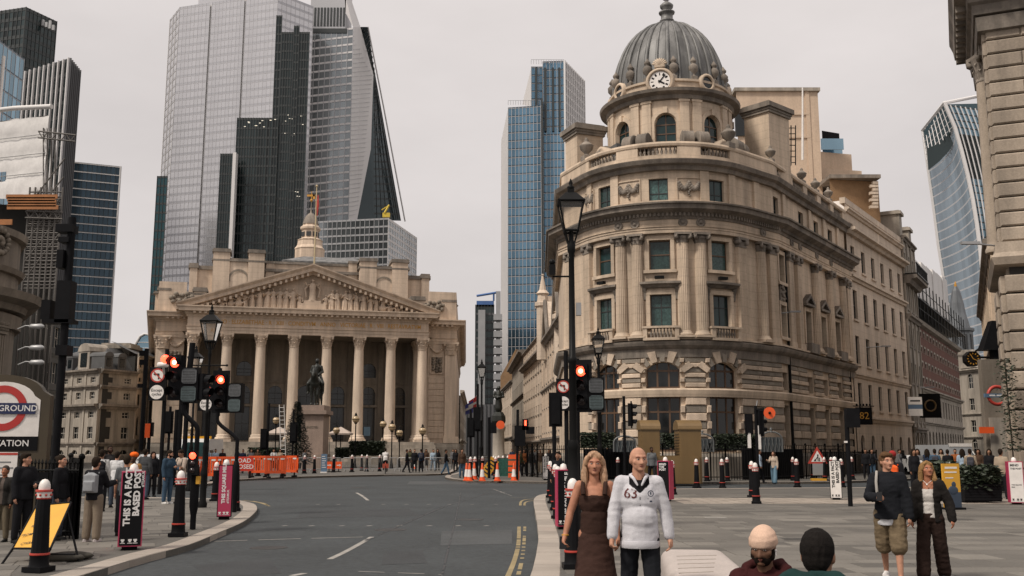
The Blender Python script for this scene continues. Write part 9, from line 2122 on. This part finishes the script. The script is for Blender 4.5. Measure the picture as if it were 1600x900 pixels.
  part('hair',B,hm,strand=(.008 if hs in('long','wavy','full')else .003)if near else 0.,v=.006 if near else None,smooth=2 if near else 4)
 if p.get('beard'):
  B=Blob(); B.ball(V(0,-.040,1.572),.068,(.95,.88,.72),M=HM);
  for sx in(-1,1):B.limb([H(sx*.070,-.012,1.635),H(sx*.066,-.03,1.59)],[.017,.024])
  B.limb([H(-.03,-.088,1.596),H(0,-.098,1.602),H(.03,-.088,1.596)],[.008,.009,.008]); part('beard',B,cloth((.012,.008,.006),.3),v=min(vox,.008))
 hat=p.get('hat')
 if hat:
  B=Blob(); c=cloth(p['hatcol'])
  if hat=='beanie':B.ball(V(0,.018,1.70),.112,(.86,1.0,.92),M=HM); B.mb.lathe([(.094,1.66),(.1,1.665),(.1,1.715),(.094,1.72)],20,(0,.015,0),sq=1.12,M=HM)
  elif hat=='turban':B.ball(V(0,.015,1.73),.125,(1,1.05,.72),M=HM)
  else:B.ball(V(0,.012,1.70),.11,(.85,1.0,.85),M=HM); B.mb.box(-.07,.07,-.19,-.07,1.70,1.712,M=HM)
  part('hat',B,c,v=min(vox,.012),fold=.003 if near else 0)
 if p.get('bag'):
  B=Blob(); B.mb.box(-.14,.14,.10,.24,1.02+dz,1.40+dz); B.mb.box(-.11,.11,.22,.29,1.05+dz,1.26+dz); B.ball(V(0,.17,1.39+dz),.10,(1.25,.7,.6)); o=part('backpack',B,cloth(p['bag']),v=max(vox,.015),smooth=5)
  m=MB()
  for sx in(-1,1):m.tube([V(sx*.12,.08,1.44+dz),V(sx*.125,-.06,1.46+dz),V(sx*.13,-.125,1.3+dz),V(sx*.14,-.06,1.08+dz)],.017,6)
  m.build('strap',cloth(p['bag']),o)
 if p.get('phone'):
  S_=p['phone']; q=J['wr'+S_]+J['hd'+S_]*.10; m=MB(); M=Matrix.Translation(q+V(0,-.012,.018))@Matrix.Rotation(R_(-35),4,'X'); m.box(-.036,.036,-.005,.005,-.07,.07,M=M); ph=m.mesh('phone',M_black); o=link('mobile_phone',ph); o.parent=None
  o.matrix_world=Matrix.Translation(pos)@Matrix.Rotation(yaw,4,'Z')@Matrix.Scale(s,4); tag(o,'black phone held in the hand of '+p.get('who','a pedestrian'),'phone')
 root['_j']=0; del root['_j']; return root,J,H
def at_px(px,Y,z=0.):q=P(px,703,Y); return V(q.x,Y,z)
def yaw_to(pos,extra=0):return math.atan2(pos[0],pos[1])*-1+R_(extra)
# ---- couple in front: man in white half-zip top, woman in brown dress
pm=at_px(997,10.0); M63=mat('maroon_print',(.10,.02,.018),.7)
r,J,H=person('bald older man in white half zip sweater marked 63, walking towards us',pm,yaw_to(pm,4),dict(h=1.76,vox=.0085,skin=SK['fair'],bw=1.06,belly=.035,sw=.172,face=1.05,top=(.55,.54,.565),topname='sweater',tt=.020,hem=.80,sleeve=.97,legs=(.014,.015,.018),lt=.012,hipL=12,kneeL=8,hipR=-8,kneeR=14,shL=-2,abL=17,elL=10,shR=4,abR=15,elR=12,turn=16,nod=2,under=(.012,.012,.014),fold=.0028,neck=.2,gripL=30,gripR=45,brow=M_lip))
from mathutils.bvhtree import BVHTree
sw=next(c for c in r.children if c.name.startswith('sweater')); tree=BVHTree.FromPolygons([v.co for v in sw.data.vertices],[tuple(p.vertices)for p in sw.data.polygons])
def on_cloth(me,x0,z0):
 for v in me.vertices:
  h=tree.ray_cast(Vector((x0+v.co.x,-1,z0+v.co.y)),Vector((0,1,0)))[0]; v.co=Vector((x0+v.co.x,(h.y if h else-.15)-.002-.001*(v.co.z>0),z0+v.co.y))
 return me
link('lettering',on_cloth(text_mesh('63',.135,M63,.012,.001),-.088,1.315),r)
m=MB(); n=20; vs=[]
for k in range(n):a=2*math.pi*k/n; vs+=[V(.03*math.cos(a),.03*math.sin(a),.0),V(.023*math.cos(a),.023*math.sin(a),.0)]
m.add(vs,[(2*k,(2*k+2)%(2*n),(2*k+3)%(2*n),2*k+1)for k in range(n)])
for x0,x1,y0,y1 in((-.006,.006,-.012,.014),(-.035,.035,-.052,-.047),(-.012,.012,-.08,-.066)):m.quad((x0,y0,0),(x1,y0,0),(x1,y1,0),(x0,y1,0))
link('chest_emblem',on_cloth(m.mesh('chest_emblem',mat('navy_print',(.02,.03,.06),.7)),.105,1.318),r)
B=Blob(); z=1.425
for sx in(-1,1):B.limb([V(sx*.02,-.118,z-.03),V(sx*.055,-.092,z+.035),V(sx*.082,-.02,z+.062),V(sx*.05,.07,z+.075)],[.012,.018,.02,.016])
link('collar',B.bake('collar',cloth((.56,.55,.575)),.008),r)
m=MB(); m.quad((-.004,0,0),(.004,0,0),(.004,.085,0),(-.004,.085,0)); link('zip',on_cloth(m.mesh('zip',cloth((.1,.1,.11))),0,1.20),r)
m=MB(); k=(.80-.001); m.lathe([(.184,.802),(.192,.82),(.192,.85),(.186,.868)],28,(0,-.02,0),sq=.86); m.build('waistband',cloth((.53,.52,.545)),r)
pw=at_px(928,10.3); M_grey_hair=mat('greying_blonde_hair',(.34,.20,.115),.6,var=.3,scale=.05,fine=.35)
r,J,H=person('woman with long greying blonde hair in brown sleeveless dress holding a phone',pw,yaw_to(pw,-2),dict(h=1.70,vox=.0085,skin=SK['rosy'],bw=.96,sw=.155,top=(.042,.023,.018),topname='vest',tt=.010,sleeve=0,collar=0,hem=.74,legs=(.055,.03,.024),lower='skirt',flare=.27,skirt_z=.06,hair='long',hairmat=M_grey_hair,shR=2,abR=20,elR=18,inR=-4,shL=2,abL=12,elL=18,turn=6,fold=.004,gripR=40,phone='R',who='the woman in brown',brow=M_lip,shoes=(.1,.06,.04),topcut=lambda c:c.z>1.335 and(abs(c.x)<.085 or abs(c.x)>.135)or c.z>1.44,hipL=6,hipR=-4))
m=MB()
for sx in(-1,1):m.tube([V(sx*.11,-.13,1.34),V(sx*.115,-.10,1.42),V(sx*.115,-.02,1.478),V(sx*.11,.07,1.43),V(sx*.10,.1,1.34)],[.026,.024,.02,.02,.022],8)
m.build('shoulder_strap',cloth((.042,.023,.018)),r); m=MB(); m.lathe([(.036,-.008),(.039,0),(.036,.008)],12,J['wrR']); m.build('bracelet',M_gold,r)
# ---- two seated men in the lower right corner
pb=at_px(1193,7.3); M_mar=(.042,.012,.012)
r,J,H=person('seated bearded man in cream beanie and maroon hoodie looking down',(pb.x,pb.y,-.55),yaw_to(pb,-12),dict(h=1.72,vox=.008,skin=skin_of('brown',(.13,.066,.04)),seated=1,bw=1.1,sw=.18,top=M_mar,topname='hoodie',tt=.034,hem=.85,nod=11,turn=-4,beard=1,hat='beanie',hatcol=(.58,.40,.30),lean=14,fold=.008,shL=35,shR=35,elL=50,elR=50,hair='short'))
B=Blob(); B.limb([V(-.13,-.09,1.42),V(-.14,.0,1.49),V(-.08,.08,1.52),V(.0,.1,1.5),V(.08,.08,1.52),V(.14,.0,1.49),V(.13,-.09,1.42),V(0,-.15,1.36)],[.03,.045,.05,.05,.05,.045,.03,.025]); B.limb([V(-.05,.1,1.46),V(.05,.1,1.46)],[.07,.07]); link('hood',B.bake('hood',cloth(M_mar),.01,fold=.006),r,(0,-.07,.0))
m=MB(); q=H(.088,-.0,1.628); m.ball(q,.011,8,6); m.tube([q,q+V(.002,-.012,-.032)],.005,6); tag(link('earphone',m.mesh('earphone',M_white),None,(0,0,0)),'white wireless earphone in the ear of the man in the beanie','earphone').matrix_world=Matrix.Translation((pb.x,pb.y,-.55))@Matrix.Rotation(yaw_to(pb,-12),4,'Z')@Matrix.Scale(1.72/1.75,4)
pg=at_px(1266,5.25)
r,J,H=person('man seen from behind with cropped dark hair and green hoodie',(pg.x,pg.y,-.43),yaw_to(pg,168),dict(h=1.74,vox=.007,skin=SK['mid'],seated=1,bw=1.05,sw=.17,face=1.02,top=(.014,.036,.034),topname='hoodie',tt=.03,hem=.85,fold=.008,hair='short',haircol=(.013,.011,.01),lean=8,nod=6,shL=20,shR=20,elL=40,elR=40))
B=Blob(); B.limb([V(-.15,-.02,1.43),V(-.11,.08,1.46),V(0,.13,1.44),V(.11,.08,1.46),V(.15,-.02,1.43)],[.03,.05,.06,.05,.03]); B.limb([V(-.07,.12,1.40),V(0,.15,1.36),V(.07,.12,1.40)],[.06,.07,.06]); B.limb([V(-.23,.02,1.42),V(-.1,.05,1.52),V(0,.1,1.535),V(.1,.05,1.52),V(.23,.02,1.42)],[.075,.07,.055,.07,.075]); link('hood',B.bake('hood',cloth((.014,.036,.034)),.01,fold=.006),r)
for q,z,l in((pb,.27,'low pale stone seat under the man in the beanie'),(pg,.38,'low pale stone seat under the man in the green hoodie')):
 m=MB(); m.bbox(-.45,.45,-.22,.3,0,z,.03); o=link('stone_bench',m.mesh('stone_bench',M_bench),None,(q.x,q.y,0),yaw_to(q)); tag(o,l,'bench')
 # ---- couple walking on the right
pc=at_px(1384,13.7)
r,J,H=person('young man in black jacket and khaki shorts walking with a phone',pc,yaw_to(pc,-6),dict(h=1.70,vox=.011,skin='fair',bw=1.05,sw=.168,top=(.5,.5,.52),tt=.016,hem=.78,jacket=(.014,.015,.018),jt=.034,jhem=.86,open=0,legs=(.16,.12,.075),lower='shorts',lt=.03,hair='wavy',haircol=(.10,.055,.028),shR=18,elR=72,inR=35,abR=16,shL=4,abL=14,elL=10,turn=35,hipL=14,kneeL=6,hipR=-12,kneeR=18,shoes=(.6,.58,.56),phone='R',who='the man in khaki shorts',fold=.005,gripR=50,brow=M_lip))
m=MB(); m.tube([V(-.13,-.06,1.5),V(-.135,-.15,1.36),V(-.13,-.15,1.2)],.02,6); m.build('backpack_strap',cloth((.35,.33,.3)),r)
pc=at_px(1447,13.9)
r,J,H=person('blonde woman in open black jacket, white top and dark trousers',pc,yaw_to(pc,-10),dict(h=1.58,vox=.011,skin=SK['tan'],bw=.9,sw=.152,top=(.5,.47,.44),tt=.010,hem=.93,sleeve=0,collar=0,topcut=lambda c:c.z>1.35,jacket=(.016,.014,.013),jt=.036,jhem=.86,open=.07,vee=.3,legs=(.028,.017,.014),wide=.035,hair='long',haircol=(.24,.14,.06),turn=35,nod=-12,shL=-8,abL=24,elL=22,shR=4,abR=14,elR=14,hipL=-6,kneeL=14,hipR=16,kneeR=8,fold=.005,brow=M_lip))
m=MB(); m.tube([V(-.06,-.07,1.47),V(0,-.115,1.42),V(.06,-.07,1.47)],.004,5); m.ball((0,-.118,1.412),.014); m.build('necklace',M_white,r)
# ---- people on the left corner
dk=(.014,.014,.016); A=dict(vox=.015)
for(px,Y,yaw,lab,d)in((11,19.6,-25,'older man in dark coat standing by the station sign at the left edge',dict(h=1.42,skin='tan',jacket=(.03,.028,.026),open=.03,top=(.10,.08,.07),legs=(.14,.115,.08),hair='short',haircol=(.06,.05,.045))),(42,19.4,35,'man all in black leaning beside the station sign',dict(h=1.66,skin='fair',jacket=dk,open=0,top=dk,legs=dk,hair='full',shL=20,elL=60,inL=40,turn=35)),(98,20.0,60,'woman with dark hair in black coat by the stair railing',dict(h=1.62,skin='fair',jacket=dk,open=0,top=dk,legs=(.05,.055,.07),hair='bun',bw=.92,sw=.148)),(152,19.6,150,'young man with pale backpack, black jacket and beige trousers',dict(h=1.58,skin='fair',top=dk,tt=.03,legs=(.20,.16,.12),lt=.025,wide=.01,hair='full',bag=(.26,.27,.28),shoes=(.5,.45,.44),shR=30,elR=70,shL=25,elL=60,vox=.012)),(200,21.0,170,'man in grey striped shirt standing behind the fact based post',dict(h=1.62,skin='fair',top=(.09,.095,.10),legs=dk,hair='short',haircol=(.03,.022,.015),sleeve=.45)),(210,26.5,-20,'woman in orange headwrap and yellow top',dict(h=1.62,skin='dark',top=(.30,.16,.06),legs=(.2,.1,.04),lower='skirt',hat='turban',hatcol=(.75,.13,.02),bw=1.0)),(265,33.0,40,'man in blue denim jacket and jeans reading with another',dict(h=1.70,skin='fair',top=(.035,.06,.09),tt=.03,legs=(.05,.085,.13),hair='short',beard=1,shoes=(.6,.58,.55),shL=25,elL=60,inL=20,nod=14,turn=30)),(285,33.4,-50,'young man in pale top looking at a phone beside the denim jacket',dict(h=1.72,skin='mid',top=(.42,.34,.28),tt=.03,sleeve=.5,legs=(.06,.065,.07),hair='full',shR=25,elR=75,inR=25,shL=20,elL=75,nod=22,bag=(.1,.09,.08))),(160,29.0,170,'man in white shirt with dark rucksack at the left',dict(h=1.72,skin='mid',top=(.55,.54,.52),legs=dk,hair='short',bag=dk)),(172,33.0,20,'bearded man in dark top in the left crowd',dict(h=1.86,skin='dark',top=(.03,.028,.028),legs=dk,hair='short',beard=1)),(184,31.0,160,'man in bright white shirt in the left crowd',dict(h=1.66,skin='fair',top=(.6,.6,.6),legs=(.05,.06,.08),hair='short')),(228,36.0,150,'person in grey jacket at the far left pavement edge',dict(h=1.74,skin='mid',top=(.06,.062,.065),tt=.03,legs=(.06,.08,.11),hair='full')),(240,38.0,20,'person in black with rucksack left of the left sign pole',dict(h=1.64,skin='fair',top=dk,tt=.03,legs=dk,hair='long',bag=dk)),(1018,52.0,20,'man in grey hooded top walking past the brown kiosk',dict(h=1.86,skin='dark',top=(.13,.135,.14),tt=.03,legs=(.02,.02,.022),hair='short',hipL=15,hipR=-12,vox=.02)),(872,31.0,-30,'dark-haired woman with raised hand left of the tall lamp post',dict(h=1.66,skin='mid',top=dk,legs=dk,hair='full',shL=60,elL=120,bw=.92)),(1208,52.0,-20,'woman in cream top and flared jeans crossing by the bank railings',dict(h=1.66,skin='fair',top=(.42,.34,.27),legs=(.12,.2,.26),wide=.05,hair='long',haircol=(.05,.03,.02),hipL=16,hipR=-14,shR=30,elR=80,bw=.9)),(1186,53.0,90,'person in pale blue shirt walking behind the signal post',dict(h=1.74,skin='mid',top=(.35,.42,.5),legs=dk,hair='short',hipL=14,hipR=-14)),(1394,24.0,170,'person in black with bright orange shoulder bag behind the young couple',dict(h=1.68,skin='dark',top=dk,tt=.03,legs=dk,hat='cap',hatcol=(.3,.03,.03),bag=(.75,.12,.03))),):
 q=at_px(px,Y); person(lab,q,yaw_to(q,yaw),{**A,**d})
q=G(602,740); person('cyclist in white shirt riding away from us',(q.x,q.y-.05,.12),R_(188),dict(vox=.025,skin='dark',top=(.6,.58,.56),tt=.025,legs=(.03,.03,.03),hair='short',lean=25,shL=45,shR=45,elL=10,elR=10,hipL=55,kneeL=60,hipR=20,kneeR=45))
# ---- passers-by farther off: a few built figures, re-dressed copies
far=[]
for i,d in enumerate((dict(hipL=16,kneeL=6,hipR=-14,kneeR=16,shL=-14,shR=16),dict(),dict(hair='long',bw=.9,sw=.148),dict(hair='long',lower='skirt',flare=.2,skirt_z=.4,bw=.9),dict(bag=(.05,.05,.06),hair='short',shL=20,elL=60),dict(hipL=-12,kneeL=18,hipR=18,kneeR=6,shL=14,shR=-14,hair='full'))):
 far.append(person('x',(0,0,0),0,{**dict(vox=.03,skin='mid',top=(.1,.1,.1),tt=.022,legs=(.03,.03,.035),hair='short'),**d})[0])
used=set()
PAL=[('black',dk),('navy',(.02,.03,.055)),('pale blue',(.3,.38,.46)),('white',(.58,.57,.55)),('grey',(.12,.12,.125)),('brown',(.075,.045,.03)),('beige',(.34,.27,.2)),('denim',(.06,.1,.15)),('olive',(.06,.06,.035)),('rust',(.28,.09,.03))]
def walker(px,Y,k,c,yaw,where,leg=0,h=1.0,group=None):
 src=far[k]
 o=src if k not in used else copy_tree(src); used.add(k); q=at_px(px,Y); o.location=q; o.rotation_euler=(0,0,yaw_to(q,yaw)); o.scale=(h,)*3
 nm,col=PAL[c]; o['label']=('pedestrian' if k!=3 else 'person in a skirt,')+' in %s top %s'%(nm,where); o['category']='person'
 if group:o['group']=group
 for ch in o.children:
  b=ch.name.split('.')[0]
  if b in('shirt','trousers','skirt'):ch.material_slots[0].link='OBJECT'; ch.material_slots[0].material=cloth(col)if b=='shirt' else cloth(PAL[leg][1])
GF='pedestrians on the forecourt'; GC='pedestrians by the traffic island'; GL='crowd down the right-hand street'
for a in((325,72,4,2,0,'behind the left orange barriers',7),(337,73,1,2,20,'between van and black-shirted man',0),(348,72,1,0,0,'behind the road closed sign, broad shouldered',0),(371,76,2,1,30,'behind the barriers, left of a paler pair',0),(380,75,0,1,-20,'walking behind the barriers, centre left',7),(393,78,2,4,0,'behind the barriers among a standing trio',0),(403,79,3,5,0,'at the right of the standing trio behind barriers',0),(428,78,4,3,10,'with bag straps beside the ladder',0),(438,80,2,6,0,'just right of the ladder foot',0),(476,77,1,4,120,'standing at a bollard before the equestrian plinth',0),(636,77,5,0,90,'right of the cyclist before the end column',0),(648,78,1,0,0,'dark figure by the lone cone',0),(658,78,4,1,180,'with rucksack by the blue board',0),(677,82,0,2,10,'walking at the right forecourt corner',2),(684,84,2,0,0,'behind the pale blue walker',0),(697,70,5,0,90,'striding across the road mouth',7),(666,86,3,5,0,'beside the end pilaster base',0),(641,88,2,8,0,'far back by the portico steps',0),(708,92,1,4,0,'far down at the start of the middle street',0)):walker(*a,group=GF)
for a in((722,63,1,5,20,'and jeans standing left of the island cones',7),(712,80,2,0,0,'behind the left end of the island',0),(812,66,5,8,60,'walking just right of the red man signal',0),(819,67,2,9,0,'beside the olive dressed walker',0),(831,66,0,0,-50,'striding with white shirt front towards the white post',4),(844,74,1,5,0,'and pale trousers by the white wrapped post',6),(836,84,4,4,0,'farther back on the middle street pavement',0),(858,72,3,0,0,'just right of the white wrapped post',0),(800,95,1,1,0,'far back beyond the green mesh',0)):walker(*a,group=GC)
for a in((1352,60,1,0,0,'standing against the pale office wall, left',0),(1362,60,4,0,20,'standing against the pale office wall, right',7),(1427,40,2,0,30,'left of the blonde woman, near',0),(1433,44,3,4,0,'beside the dark figure left of the planter',0),(1448,48,2,1,180,'in the street crowd above the blonde woman',0),(1460,46,4,7,180,'with rucksack in the street crowd',0),(1470,50,2,6,0,'in front of the white truck',0),(1480,47,0,0,180,'walking away by the white truck',0),(1492,52,1,9,0,'behind the yellow poster board',0),(1503,45,3,2,180,'above the planter, left',0),(1515,42,4,6,180,'with pale rucksack above the planter',7),(1528,48,2,5,0,'above the planter, right of centre',0),(1545,44,2,0,0,'near the right planter under the roundel',0),(1563,36,1,6,160,'broad figure at the right wall',0),(1405,62,0,4,60,'far right of the pale office wall',0),(1440,70,5,0,0,'farther back in the right-hand street',0)):walker(*a,group=GL)
bpy.data.scenes.remove(TMP)
